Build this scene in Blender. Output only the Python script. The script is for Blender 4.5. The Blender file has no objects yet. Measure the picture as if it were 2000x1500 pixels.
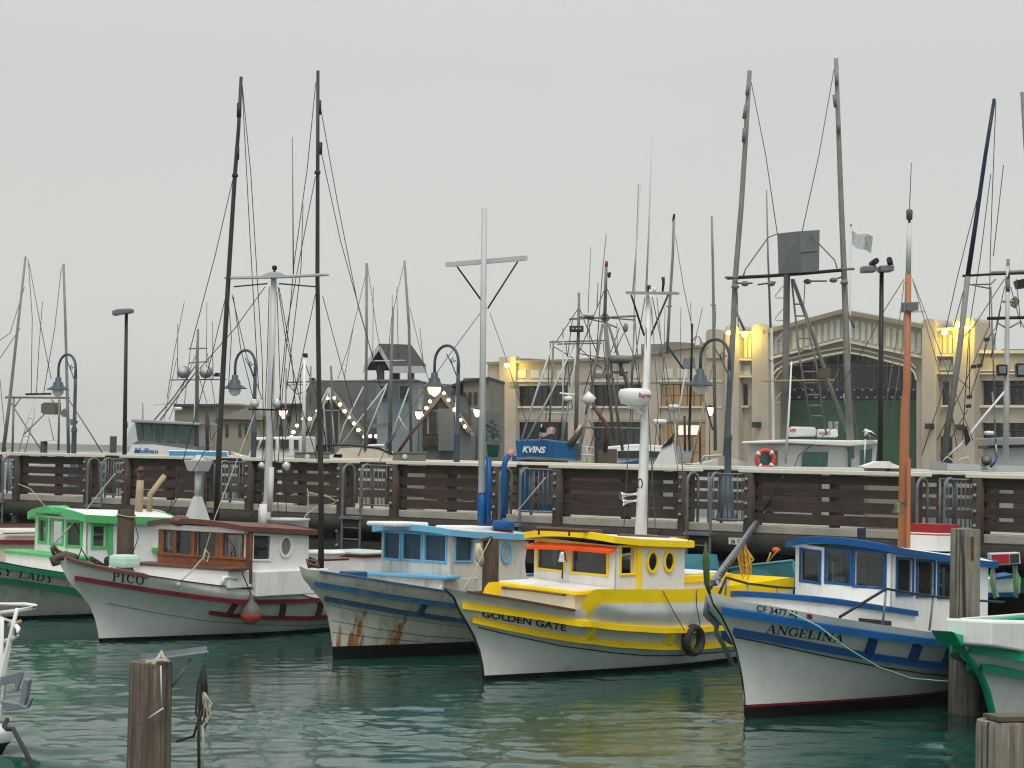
import bpy, bmesh, math, random
import numpy as np
from mathutils import Vector, Matrix
V = Vector
rad = math.radians
random.seed(7)
SC = bpy.context.scene
COL = SC.collection

# ------------------------------------------------------------------ camera, sky, sun, exposure
F = 4280.0                                   # focal length in pixels of a 2000 px wide frame
EYE = V((0, 0, 3.6))
PITCH, ROLL = rad(1.78), rad(1.03)
RC = Matrix.Rotation(rad(90) + PITCH, 3, 'X') @ Matrix.Rotation(ROLL, 3, 'Z')
RCT = RC.transposed()
cd = bpy.data.cameras.new('camera')
cd.sensor_width = 36
cd.lens = F / 2000 * 36
cd.clip_end = 20000
cam = bpy.data.objects.new('camera', cd)
COL.objects.link(cam)
cam.matrix_world = Matrix.Translation(EYE) @ RC.to_4x4()
SC.camera = cam

HAZE = 0.0003
SUN_EL, SUN_AZ = rad(60), rad(178)           # azimuth clockwise from +Y (the view direction)
wd = bpy.data.worlds.new('World')
SC.world = wd
wd.use_nodes = True
wt = wd.node_tree
for n in list(wt.nodes):
    wt.nodes.remove(n)
sky = wt.nodes.new('ShaderNodeTexSky')
sky.sky_type = 'NISHITA'
sky.sun_disc = False
sky.sun_elevation = SUN_EL
sky.sun_rotation = SUN_AZ
sky.air_density = 2.0
sky.dust_density = 6.0
hs = wt.nodes.new('ShaderNodeHueSaturation')
hs.inputs['Saturation'].default_value = 0.12
wt.links.new(sky.outputs[0], hs.inputs['Color'])
# overcast: the fog layer evens the clear sky out to a grey that is a little paler low down
tc = wt.nodes.new('ShaderNodeTexCoord')
sp = wt.nodes.new('ShaderNodeSeparateXYZ')
wt.links.new(tc.outputs['Generated'], sp.inputs[0])
rp = wt.nodes.new('ShaderNodeValToRGB')
rp.color_ramp.elements[0].position = 0.0
rp.color_ramp.elements[0].color = (5.75, 5.85, 5.58, 1)
rp.color_ramp.elements[1].position = 0.8
rp.color_ramp.elements[1].color = (8.8, 9.0, 8.9, 1)
e = rp.color_ramp.elements.new(0.07)
e.color = (5.98, 6.06, 5.80, 1)
e = rp.color_ramp.elements.new(0.17)
e.color = (5.5, 5.68, 5.52, 1)
wt.links.new(sp.outputs['Z'], rp.inputs[0])
mx = wt.nodes.new('ShaderNodeMix')
mx.data_type = 'RGBA'
mx.inputs[0].default_value = 0.93
wt.links.new(hs.outputs[0], mx.inputs['A'])
sn = wt.nodes.new('ShaderNodeTexNoise')
sn.inputs['Scale'].default_value = 3.5
sn.inputs['Detail'].default_value = 5
smp = wt.nodes.new('ShaderNodeMapping')
smp.inputs['Scale'].default_value = (1, 1, 2.5)
wt.links.new(tc.outputs['Generated'], smp.inputs[0])
wt.links.new(smp.outputs[0], sn.inputs['Vector'])
smr = wt.nodes.new('ShaderNodeMapRange')
smr.inputs[3].default_value = 0.95
smr.inputs[4].default_value = 1.05
wt.links.new(sn.outputs[0], smr.inputs[0])
svm = wt.nodes.new('ShaderNodeVectorMath')
svm.operation = 'SCALE'
wt.links.new(rp.outputs[0], svm.inputs[0])
wt.links.new(smr.outputs[0], svm.inputs['Scale'])
wt.links.new(svm.outputs[0], mx.inputs['B'])
bg = wt.nodes.new('ShaderNodeBackground')
bg.inputs['Strength'].default_value = 0.10
wt.links.new(mx.outputs['Result'], bg.inputs['Color'])
wo = wt.nodes.new('ShaderNodeOutputWorld')
wt.links.new(bg.outputs[0], wo.inputs[0])

sd = bpy.data.lights.new('sun', 'SUN')
sd.energy = 1.5
sd.angle = rad(25)
sd.color = (1.0, 0.97, 0.93)
sun = bpy.data.objects.new('sun', sd)
COL.objects.link(sun)
sdir = V((math.sin(SUN_AZ) * math.cos(SUN_EL), math.cos(SUN_AZ) * math.cos(SUN_EL), math.sin(SUN_EL)))
sun.rotation_euler = sdir.to_track_quat('Z', 'Y').to_euler()
sun.location = sdir * 50
SC.view_settings.view_transform = 'Standard'
SC.view_settings.look = 'None'
SC.view_settings.exposure = 0.25
SC.view_settings.gamma = 1.0
SC.cycles.use_denoising = True
SC.cycles.max_bounces = 8
SC.cycles.transparent_max_bounces = 12
SC.cycles.volume_bounces = 0
SC.cycles.sample_clamp_indirect = 14.0
SC.cycles.filter_width = 1.2

# ------------------------------------------------------------------ photo pixels (2000 x 1500) to world points
def ray(px, py):
    return RC @ V(((px - 1000) / F, (750 - py) / F, -1))
def at(px, py, Y):
    d = ray(px, py)
    return EYE + d * (Y / d.y)
def atz(px, py, z):
    d = ray(px, py)
    return EYE + d * ((z - EYE.z) / d.z)
def onp(px, py, P, n):
    d = ray(px, py)
    return EYE + d * ((P - EYE).dot(n) / d.dot(n))
def proj(p):
    q = RCT @ (p - EYE)
    return (1000 + F * q.x / -q.z, 750 - F * q.y / -q.z)
def lerp(a, b, t):
    return a + (b - a) * t
def interp(x, pts):
    if x <= pts[0][0]:
        return pts[0][1]
    for (x0, y0), (x1, y1) in zip(pts, pts[1:]):
        if x <= x1:
            return y0 + (y1 - y0) * (x - x0) / max(1e-9, x1 - x0)
    return pts[-1][1]

# ------------------------------------------------------------------ materials
def lin(c):
    return c / 12.92 if c <= 0.04045 else ((c + 0.055) / 1.055) ** 2.4
def rgb(r, g, b, k=1.0):
    return (lin(r / 255) * k, lin(g / 255) * k, lin(b / 255) * k)

def mat(name, col, rough=0.55, var=0.10, scale=2.5, metal=0.0, dirt=None, damt=0.0, dscale=(3, 3, 0.5), dlo=0.52, bump=0.0,
        bscale=30, bstretch=(1, 1, 1), emit=None, estr=0.0, alpha=1.0, spec=0.5, coat=0.0, world=False):
    m = bpy.data.materials.new(name)
    m.use_nodes = True
    t = m.node_tree
    p = t.nodes['Principled BSDF']
    p.inputs['Roughness'].default_value = rough
    p.inputs['Metallic'].default_value = metal
    p.inputs['Specular IOR Level'].default_value = spec
    p.inputs['Coat Weight'].default_value = coat
    L = t.links.new
    tcn = t.nodes.new('ShaderNodeTexCoord')
    co = tcn.outputs['Object']
    n1 = t.nodes.new('ShaderNodeTexNoise')
    n1.inputs['Scale'].default_value = scale
    n1.inputs['Detail'].default_value = 6
    n1.inputs['Roughness'].default_value = 0.65
    L(co, n1.inputs['Vector'])
    mr = t.nodes.new('ShaderNodeMapRange')
    mr.inputs[1].default_value = 0.3
    mr.inputs[2].default_value = 0.7
    mr.inputs[3].default_value = 1 - var
    mr.inputs[4].default_value = 1 + var * 0.6
    L(n1.outputs[0], mr.inputs[0])
    vm = t.nodes.new('ShaderNodeVectorMath')
    vm.operation = 'SCALE'
    vm.inputs[0].default_value = col[:3]
    L(mr.outputs[0], vm.inputs['Scale'])
    out = vm.outputs[0]
    if dirt:
        mp = t.nodes.new('ShaderNodeMapping')
        mp.inputs['Scale'].default_value = dscale
        L(co, mp.inputs[0])
        n2 = t.nodes.new('ShaderNodeTexNoise')
        n2.inputs['Scale'].default_value = 2.0
        n2.inputs['Detail'].default_value = 8
        n2.inputs['Roughness'].default_value = 0.7
        L(mp.outputs[0], n2.inputs['Vector'])
        m2 = t.nodes.new('ShaderNodeMapRange')
        m2.inputs[1].default_value = dlo
        m2.inputs[2].default_value = dlo + 0.2
        m2.inputs[4].default_value = damt
        L(n2.outputs[0], m2.inputs[0])
        mi = t.nodes.new('ShaderNodeMix')
        mi.data_type = 'RGBA'
        L(m2.outputs[0], mi.inputs[0])
        L(out, mi.inputs['A'])
        mi.inputs['B'].default_value = (*dirt[:3], 1)
        out = mi.outputs['Result']
    L(out, p.inputs['Base Color'])
    if bump:
        mp = t.nodes.new('ShaderNodeMapping')
        mp.inputs['Scale'].default_value = bstretch
        L(co, mp.inputs[0])
        n3 = t.nodes.new('ShaderNodeTexNoise')
        n3.inputs['Scale'].default_value = bscale
        n3.inputs['Detail'].default_value = 5
        L(mp.outputs[0], n3.inputs['Vector'])
        b = t.nodes.new('ShaderNodeBump')
        b.inputs['Strength'].default_value = bump
        b.inputs['Distance'].default_value = 0.02
        L(n3.outputs[0], b.inputs['Height'])
        L(b.outputs[0], p.inputs['Normal'])
    if emit:
        p.inputs['Emission Color'].default_value = (*emit[:3], 1)
        p.inputs['Emission Strength'].default_value = estr
    if alpha < 1:
        p.inputs['Alpha'].default_value = alpha
    return m

def glassmat(name, tint, gl=0.12, see=0.55):
    m = bpy.data.materials.new(name)
    m.use_nodes = True
    t = m.node_tree
    t.nodes.remove(t.nodes['Principled BSDF'])
    o = t.nodes['Material Output']
    tr = t.nodes.new('ShaderNodeBsdfTransparent')
    tr.inputs[0].default_value = (*tint, 1)
    df = t.nodes.new('ShaderNodeBsdfDiffuse')
    df.inputs[0].default_value = (tint[0] * 0.06, tint[1] * 0.07, tint[2] * 0.07, 1)
    m0 = t.nodes.new('ShaderNodeMixShader')
    m0.inputs[0].default_value = see
    t.links.new(df.outputs[0], m0.inputs[1])
    t.links.new(tr.outputs[0], m0.inputs[2])
    gs = t.nodes.new('ShaderNodeBsdfGlossy')
    gs.inputs['Roughness'].default_value = 0.04
    fr = t.nodes.new('ShaderNodeFresnel')
    fr.inputs[0].default_value = 1.45
    ad = t.nodes.new('ShaderNodeMath')
    ad.operation = 'ADD'
    ad.inputs[1].default_value = gl * 0.4
    t.links.new(fr.outputs[0], ad.inputs[0])
    mx = t.nodes.new('ShaderNodeMixShader')
    t.links.new(ad.outputs[0], mx.inputs[0])
    t.links.new(m0.outputs[0], mx.inputs[1])
    t.links.new(gs.outputs[0], mx.inputs[2])
    t.links.new(mx.outputs[0], o.inputs[0])
    return m

GRIME = (0.16, 0.14, 0.11)
M = {}
def paint(key, c, rough=0.42, k=0.85, damt=0.35, dlo=0.56, var=0.07):
    M[key] = mat(key, rgb(*c, k), rough, var, 2.0, dirt=GRIME, damt=damt, dlo=dlo, bump=0.07, bscale=14, spec=.3)
paint('white paint', (240, 240, 238))
paint('clean white', (244, 244, 241), damt=0.2, dlo=.52)
paint('old white', (222, 220, 212), damt=0.5, dlo=0.5)
paint('cream paint', (226, 214, 190), damt=0.3)
paint('yellow paint', (255, 216, 14), k=1.0, damt=0.15)
paint('orange paint', (255, 92, 20), damt=0.1)
paint('blue paint', (0, 86, 150), damt=0.2)
paint('dull blue', (18, 84, 128), damt=0.45, dlo=0.5)
paint('sky blue', (118, 192, 232), damt=0.3)
paint('green paint', (92, 194, 118), damt=0.25)
paint('dull green', (25, 125, 92), damt=0.35)
paint('sea green', (0, 168, 128), damt=0.12)
paint('maroon paint', (112, 28, 40), damt=0.2)
paint('red paint', (165, 35, 45), damt=0.2)
paint('mast orange', (184, 118, 80), damt=0.25)
paint('transom blue', (18, 98, 150), damt=0.15)
paint('teal paint', (88, 160, 172), damt=0.2)
paint('pale green', (190, 222, 208), damt=0.2)
paint('grey paint', (168, 172, 174), damt=0.3)
paint('light grey', (205, 208, 208), damt=0.3)
paint('mid grey', (120, 124, 126), damt=0.3)
paint('lamp blue', (70, 84, 94), damt=0.2)
paint('dark paint', (30, 30, 33), damt=0.1)
paint('bottom black', (10, 15, 16), damt=0.2)
paint('bottom red', (150, 25, 45), damt=0.1)
paint('navy paint', (28, 38, 66), damt=0.1)
paint('tan pipe', (186, 164, 132), damt=0.5, dlo=0.48)
paint('taupe paint', (128, 122, 112), damt=0.2)
M['black letter'] = mat('black letter', (0.012, 0.012, 0.014), 0.5, 0.1)
M['white letter'] = mat('white letter', (0.8, 0.8, 0.78), 0.5, 0.05)
M['red letter'] = mat('red letter', (0.35, 0.02, 0.04), 0.5, 0.05)
M['blue letter'] = mat('blue letter', (0.02, 0.13, 0.36), 0.5, 0.05)
M['black'] = mat('black', (0.02, 0.02, 0.022), 0.6, 0.2)
M['rubber'] = mat('rubber', (0.018, 0.018, 0.02), 0.75, 0.3, 8, bump=0.1)
M['varnish'] = mat('varnish', rgb(150, 82, 36), 0.3, 0.35, 4, dirt=(0.06, 0.03, 0.012), damt=0.7, dscale=(6, 6, 0.8), dlo=0.48, bump=0.1)
M['brown wood'] = mat('brown wood', rgb(98, 60, 44), 0.5, 0.3, 4, dirt=(0.05, 0.03, 0.02), damt=0.6, dscale=(5, 5, 1), dlo=0.5)
M['stem wood'] = mat('stem wood', rgb(92, 80, 66), 0.8, 0.35, 6, dirt=(0.05, 0.04, 0.03), damt=0.6, bump=0.4)
M['fence wood'] = mat('fence wood', rgb(62, 50, 44), 0.85, 0.45, 3, dirt=rgb(92, 82, 74), damt=0.5, dscale=(0.8, 0.8, 9), dlo=0.5, bump=0.3, bscale=8, bstretch=(1, 1, 12))
M['post wood'] = mat('post wood', rgb(66, 53, 46), 0.85, 0.4, 3, dirt=rgb(100, 92, 84), damt=0.5, dscale=(9, 9, 0.5), dlo=0.52, bump=0.4, bscale=10, bstretch=(3, 3, 0.4))
M['stringer wood'] = mat('stringer wood', rgb(50, 47, 42), 0.9, 0.4, 3, dirt=(0.02, 0.018, 0.015), damt=0.7, dscale=(1.2, 1.2, 6), dlo=0.5, bump=0.5, bscale=6)
M['cap paint'] = mat('cap paint', rgb(226, 222, 208, .9), 0.6, 0.1, 1.2, dirt=GRIME, damt=0.35, dscale=(1, 1, 3), dlo=0.55)
M['concrete'] = mat('concrete', rgb(168, 163, 151, .9), 0.9, 0.2, 1.5, dirt=(0.15, 0.14, 0.12), damt=0.5, dscale=(1, 1, 2), bump=0.2)
M['steel'] = mat('steel', rgb(122, 130, 136), 0.5, 0.2, 5, 0.3, dirt=(0.12, 0.09, 0.07), damt=0.4)
M['gate steel'] = mat('gate steel', rgb(104, 112, 116), 0.55, 0.2, 5, 0.2, dirt=(0.1, 0.08, 0.06), damt=0.4)
M['chrome'] = mat('chrome', (0.72, 0.72, 0.72), 0.12, 0.1, 5, 1.0)
M['wire'] = mat('wire', rgb(92, 94, 92), 0.6, 0.2, 5)
M['dark wire'] = mat('dark wire', rgb(52, 50, 48), 0.6, 0.2, 5)
M['rope'] = mat('rope', rgb(170, 164, 148), 0.9, 0.25, 30)
M['dark rope'] = mat('dark rope', rgb(48, 46, 46), 0.9, 0.25, 30)
M['yellow rope'] = mat('yellow rope', rgb(206, 158, 48), 0.9, 0.25, 20)
M['green rope'] = mat('green rope', rgb(150, 200, 180), 0.9, 0.2, 20)
M['black pole'] = mat('black pole', rgb(46, 40, 40), 0.5, 0.3, 2, dirt=rgb(82, 72, 66), damt=0.4, dscale=(6, 6, 0.4))
M['grey pole'] = mat('grey pole', rgb(132, 130, 126), 0.6, 0.2, 2, dirt=rgb(70, 64, 58), damt=0.5, dscale=(6, 6, 0.5))
M['rig grey'] = mat('rig grey', rgb(118, 116, 112), 0.6, 0.25, 3, dirt=(0.08, 0.05, 0.03), damt=0.5)
M['bronze'] = mat('bronze', rgb(92, 100, 76), 0.5, 0.25, 8, 0.6)
M['lens'] = mat('lens', (0.6, 0.6, 0.58), 0.15, 0.05, spec=0.8)
M['gull'] = mat('gull', (0.78, 0.78, 0.77), 0.8, 0.05)
M['gull dark'] = mat('gull dark', (0.05, 0.055, 0.065), 0.8, 0.1)
M['canvas'] = mat('canvas', rgb(196, 188, 166), 0.9, 0.15, 6, bump=0.4, bscale=12)
M['buoy'] = mat('buoy', rgb(92, 88, 88), 0.6, 0.25, 6)
M['buoy orange'] = mat('buoy orange', rgb(190, 74, 52), 0.6, 0.3, 8, dirt=rgb(92, 88, 88), damt=.8, dscale=(3, 3, 3), dlo=.5)
M['life ring'] = mat('life ring', rgb(205, 70, 60), 0.6, 0.15, 6)
M['glass'] = glassmat('glass', (0.72, 0.8, 0.78))
M['teal glass'] = mat('teal glass', rgb(44, 98, 92), 0.08, 0.25, 1.2, spec=0.7)
M['curtain'] = mat('curtain', rgb(30, 66, 88), 0.5, 0.6, 1.2, dirt=rgb(150, 172, 180), damt=0.45, dscale=(12, 12, 0.25), dlo=0.56, spec=0.6)
M['dark glass'] = mat('dark glass', (0.016, 0.022, 0.024), 0.08, 0.4, 1.5, spec=0.6)
M['interior'] = mat('interior', rgb(58, 54, 48), 0.8, 0.2)
M['bulb'] = mat('bulb', (1, .9, .7), 0.4, 0, emit=(1.0, 0.72, 0.42), estr=9)
M['pink bulb'] = mat('pink bulb', (1, .9, .8), 0.4, 0, emit=(1.0, 0.70, 0.58), estr=7)
M['globe'] = mat('globe', rgb(196, 200, 196), 0.3, 0.05)
M['lit globe'] = mat('lit globe', (1, .9, .7), 0.4, 0, emit=(1.0, 0.66, 0.34), estr=1.6)
M['lantern'] = mat('lantern', (1, .9, .7), 0.4, 0, emit=(1.0, 0.66, 0.38), estr=6)

# ------------------------------------------------------------------ mesh builder: every point is a world point
INV = {}
class MB:
    def __init__(s):
        s.v, s.f, s.m, s.sm = [], [], [], []
    def add(s, pts, faces, mi=0, smooth=False):
        o = len(s.v)
        s.v += [V(p) for p in pts]
        for f in faces:
            s.f.append([o + i for i in f])
            s.m.append(mi)
            s.sm.append(smooth)
    def hexa(s, c, d, mi=0):
        c = [V(p) for p in c]
        k = len(c)
        e = [p + V(d) for p in c]
        s.add(c + e, [list(range(k))[::-1], [k + i for i in range(k)]] + [[i, (i + 1) % k, k + (i + 1) % k, k + i] for i in range(k)], mi)
    prism = hexa
    def pts8(s, c, e, mi=0):
        k = len(c)
        s.add(list(c) + list(e), [list(range(k))[::-1], [k + i for i in range(k)]] + [[i, (i + 1) % k, k + (i + 1) % k, k + i] for i in range(k)], mi)
    def box(s, c, sx, sy, sz, rz=0.0, mi=0):
        ca, sa = math.cos(rz), math.sin(rz)
        def q(x, y, z):
            return V((c[0] + x * ca - y * sa, c[1] + x * sa + y * ca, c[2] + z))
        x, y, z = sx / 2, sy / 2, sz / 2
        s.pts8([q(-x, -y, -z), q(x, -y, -z), q(x, y, -z), q(-x, y, -z)], [q(-x, -y, z), q(x, -y, z), q(x, y, z), q(-x, y, z)], mi)
    def tube(s, path, r, n=8, mi=0, smooth=True, caps=True):
        path = [V(p) for p in path]
        k = len(path)
        rs = r if isinstance(r, (list, tuple)) else [r] * k
        t = [(path[min(i + 1, k - 1)] - path[max(i - 1, 0)]).normalized() for i in range(k)]
        up = V((0, 0, 1)) if abs(t[0].z) < 0.9 else V((1, 0, 0))
        a = t[0].cross(up).normalized()
        pts = []
        for i in range(k):
            a = (a - t[i] * a.dot(t[i]))
            a = a.normalized() if a.length > 1e-6 else t[i].orthogonal().normalized()
            b = t[i].cross(a)
            for j in range(n):
                w = 2 * math.pi * j / n
                pts.append(path[i] + (a * math.cos(w) + b * math.sin(w)) * rs[i])
        fs = []
        for i in range(k - 1):
            for j in range(n):
                fs.append([i * n + j, i * n + (j + 1) % n, (i + 1) * n + (j + 1) % n, (i + 1) * n + j])
        s.add(pts, fs, mi, smooth)
        if caps:
            o = len(s.v) - k * n
            s.f.append([o + j for j in range(n)][::-1]); s.m.append(mi); s.sm.append(False)
            s.f.append([o + (k - 1) * n + j for j in range(n)]); s.m.append(mi); s.sm.append(False)
    def line(s, pts, w, n=5, mi=0):                      # pts: (px, py, depth), w: width in photo pixels
        P = [at(*p) for p in pts]
        s.tube(P, [max(0.004, w * p.y / F / 2) for p in P], n, mi)
    def bar(s, pts, w0, w1=None, n=8, mi=0):
        w1 = w0 if w1 is None else w1
        P = [at(*p) for p in pts]
        k = len(P) - 1
        s.tube(P, [lerp(w0, w1, i / k) * p.y / F / 2 for i, p in enumerate(P)], n, mi)
    def lathe(s, o, prof, n=16, axis=V((0, 0, 1)), mi=0, smooth=True):
        o = V(o); ax = V(axis).normalized()
        a = ax.orthogonal().normalized(); b = ax.cross(a)
        pts = []
        for r, h in prof:
            for j in range(n):
                w = 2 * math.pi * j / n
                pts.append(o + ax * h + (a * math.cos(w) + b * math.sin(w)) * max(r, 1e-4))
        k = len(prof)
        fs = [[i * n + j, i * n + (j + 1) % n, (i + 1) * n + (j + 1) % n, (i + 1) * n + j] for i in range(k - 1) for j in range(n)]
        s.add(pts, fs, mi, smooth)
        oo = len(s.v) - k * n
        if prof[0][0] > 1e-3:
            s.f.append([oo + j for j in range(n)][::-1]); s.m.append(mi); s.sm.append(False)
        if prof[-1][0] > 1e-3:
            s.f.append([oo + (k - 1) * n + j for j in range(n)]); s.m.append(mi); s.sm.append(False)
    def ball(s, c, r, n=12, mi=0, sq=(1, 1, 1)):
        prof = [(r * math.sin(math.pi * i / n), -r * math.cos(math.pi * i / n)) for i in range(n + 1)]
        o = len(s.v)
        s.lathe(c, prof, n + 4, mi=mi)
        c = V(c)
        for i in range(o, len(s.v)):
            d = s.v[i] - c
            s.v[i] = c + V((d.x * sq[0], d.y * sq[1], d.z * sq[2]))
    def strip(s, rows, mi=0, smooth=True, close=False):  # rows of equally many points, skinned
        k, n = len(rows), len(rows[0])
        fs = [[i * n + j, i * n + j + 1, (i + 1) * n + j + 1, (i + 1) * n + j] for i in range(k - 1) for j in range(n - 1)]
        if close:
            fs += [[i * n + n - 1, i * n, (i + 1) * n, (i + 1) * n + n - 1] for i in range(k - 1)]
        s.add([p for r in rows for p in r], fs, mi, smooth)
    def build(s, name, mats, parent=None, origin=None, bevel=0.0, loc=None):
        me = bpy.data.meshes.new(name)
        if parent is not None:
            inv = INV[parent.name]
        else:
            o = V(origin) if origin is not None else V((0, 0, 0))
            inv = Matrix.Translation(-o)
        me.from_pydata([inv @ p for p in s.v], [], s.f)
        ml = mats if isinstance(mats, (list, tuple)) else [mats]
        for m in ml:
            me.materials.append(M[m] if isinstance(m, str) else m)
        me.polygons.foreach_set('material_index', s.m)
        me.polygons.foreach_set('use_smooth', s.sm)
        bm = bmesh.new()
        bm.from_mesh(me)
        bmesh.ops.recalc_face_normals(bm, faces=bm.faces)
        bm.to_mesh(me)
        bm.free()
        ob = bpy.data.objects.new(name, me)
        COL.objects.link(ob)
        if parent is not None:
            ob.parent = parent
        else:
            ob.location = -inv.translation
        INV[ob.name] = inv
        if bevel:
            bv = ob.modifiers.new('bevel', 'BEVEL')
            bv.width = bevel
            bv.segments = 2
            bv.limit_method = 'ANGLE'
            bv.angle_limit = rad(40)
        return ob

def tag(o, label, cat, group=None):
    o['label'] = label
    o['category'] = cat
    if group:
        o['group'] = group
    return o
def thing(name, label, cat, loc, rz=0.0, group=None):
    o = bpy.data.objects.new(name, None)
    COL.objects.link(o)
    o.empty_display_size = 0.2
    o.location = loc
    o.rotation_euler = (0, 0, rz)
    INV[o.name] = (Matrix.Translation(V(loc)) @ Matrix.Rotation(rz, 4, 'Z')).inverted()
    return tag(o, label, cat, group)
def struct(o, kind='structure'):
    o['kind'] = kind
    return o
CH = {}
def copy_tree(o, parent=None):
    c = o.copy()
    COL.objects.link(c)
    if parent is not None:
        c.parent = parent
    for ch in list(o.children):
        copy_tree(ch, c)
    return c

# ------------------------------------------------------------------ lettering
def textpoly(s, bold=0.0, shear=0.0):
    cu = bpy.data.curves.new('t', 'FONT')
    cu.body = s
    cu.size = 1.0
    cu.offset = bold
    cu.shear = shear
    ob = bpy.data.objects.new('t', cu)
    COL.objects.link(ob)
    dg = bpy.context.evaluated_depsgraph_get()
    me = bpy.data.meshes.new_from_object(ob.evaluated_get(dg))
    vs = [(v.co.x, v.co.y) for v in me.vertices]
    fs = [list(p.vertices) for p in me.polygons]
    bpy.data.objects.remove(ob)
    bpy.data.curves.remove(cu)
    bpy.data.meshes.remove(me)
    x0 = min(v[0] for v in vs); x1 = max(v[0] for v in vs)
    y0 = 0.0; y1 = max(v[1] for v in vs)
    return [((x - x0) / (x1 - x0), (y - y0) / (y1 - y0)) for x, y in vs], fs
TK, TN = 0.17, 0.075
def arc(cx, cy, rx, ry, a0, a1, n=14, vary=True):
    out = []
    for i in range(n + 1):
        a = rad(lerp(a0, a1, i / n))
        w = lerp(TN, TK, abs(math.cos(a))) if vary else TK
        out.append((cx + rx * math.cos(a), cy + ry * math.sin(a), w))
    return out
def st(x0, y0, x1, y1, w):
    return [(x0, y0, w), (x1, y1, w)]
def srf(x, y, h=0.17):
    return st(x - h, y, x + h, y, TN)
SERIF = {
    'P': (0.72, [st(.2, 0, .2, 1, TK), srf(.2, .035), [(.05, .965, TN), (.4, .965, TN)] + arc(.4, .74, .24, .225, 90, -90)[1:] + [(.2, .515, TN)]]),
    'I': (0.44, [st(.22, 0, .22, 1, TK), srf(.22, .035), srf(.22, .965)]),
    'C': (0.80, [arc(.45, .5, .34, .465, 42, 318), st(.74, .62, .74, .97, TN)]),
    'O': (0.88, [arc(.44, .5, .34, .465, 0, 360, 26)]),
    'A': (0.92, [st(.14, .03, .47, 1, TN), st(.47, .98, .78, .03, TK), st(.26, .33, .66, .33, TN), srf(.14, .035, .13), srf(.78, .035, .15)]),
    'N': (0.98, [st(.18, 0, .18, 1, TN), st(.82, 0, .82, 1, TN), st(.18, .95, .82, .05, TK), srf(.18, .035, .14), srf(.82, .965, .14), srf(.14, .965, .12)]),
    'G': (0.90, [arc(.46, .5, .36, .465, 45, 325), st(.76, .05, .76, .42, TK), srf(.74, .44, .16), st(.76, .62, .76, .95, TN)]),
    'E': (0.76, [st(.2, 0, .2, 1, TK), st(.05, .965, .68, .965, TN), st(.05, .035, .70, .035, TN), st(.2, .51, .55, .51, TN), st(.66, .76, .66, .97, TN), st(.68, .03, .68, .27, TN), st(.54, .4, .54, .62, TN)]),
    'L': (0.74, [st(.2, 0, .2, 1, TK), srf(.2, .965), st(.05, .035, .68, .035, TN), st(.66, .03, .66, .28, TN)]),
    'U': (0.92, [[(.2, 1, TK), (.2, .35, TK)] + arc(.45, .33, .25, .29, 180, 360)[1:] + [(.7, 1, TN)], srf(.2, .965), srf(.7, .965, .13)]),
    'K': (0.90, [st(.2, 0, .2, 1, TK), srf(.2, .035), srf(.2, .965), st(.26, .42, .72, .97, TN), st(.38, .55, .76, .03, TK), srf(.72, .965, .13), srf(.76, .035, .14)]),
    'Y': (0.88, [st(.14, .97, .45, .45, TK), st(.76, .97, .45, .45, TN), st(.45, 0, .45, .48, TK), srf(.45, .035), srf(.14, .965, .14), srf(.76, .965, .12)]),
    'D': (0.90, [st(.2, 0, .2, 1, TK), [(.05, .965, TN), (.42, .965, TN)] + arc(.42, .5, .36, .465, 90, -90)[1:] + [(.05, .035, TN)]]),
    ' ': (0.5, []),
}
def serifpoly(s, gap=0.06):
    vs, fs, x = [], [], 0.0
    for chx in s:
        w, strokes = SERIF[chx]
        for sk in strokes:
            o = len(vs)
            k = len(sk)
            for i, (px, py, ww) in enumerate(sk):
                ax, ay, _ = sk[max(0, i - 1)]
                bx, by, _ = sk[min(k - 1, i + 1)]
                d = math.hypot(bx - ax, by - ay) or 1
                nx, ny = -(by - ay) / d, (bx - ax) / d
                vs.append((x + px + nx * ww / 2, py + ny * ww / 2))
                vs.append((x + px - nx * ww / 2, py - ny * ww / 2))
            for i in range(k - 1):
                fs.append([o + 2 * i, o + 2 * i + 1, o + 2 * i + 3, o + 2 * i + 2])
        x += w + gap
    return [(a / (x - gap), b) for a, b in vs], fs
def put_text(poly, fn, name, m, parent):
    vs, fs = poly
    b = MB()
    b.add([fn(s, t) for s, t in vs], fs)
    return b.build(name, m, parent)
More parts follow.
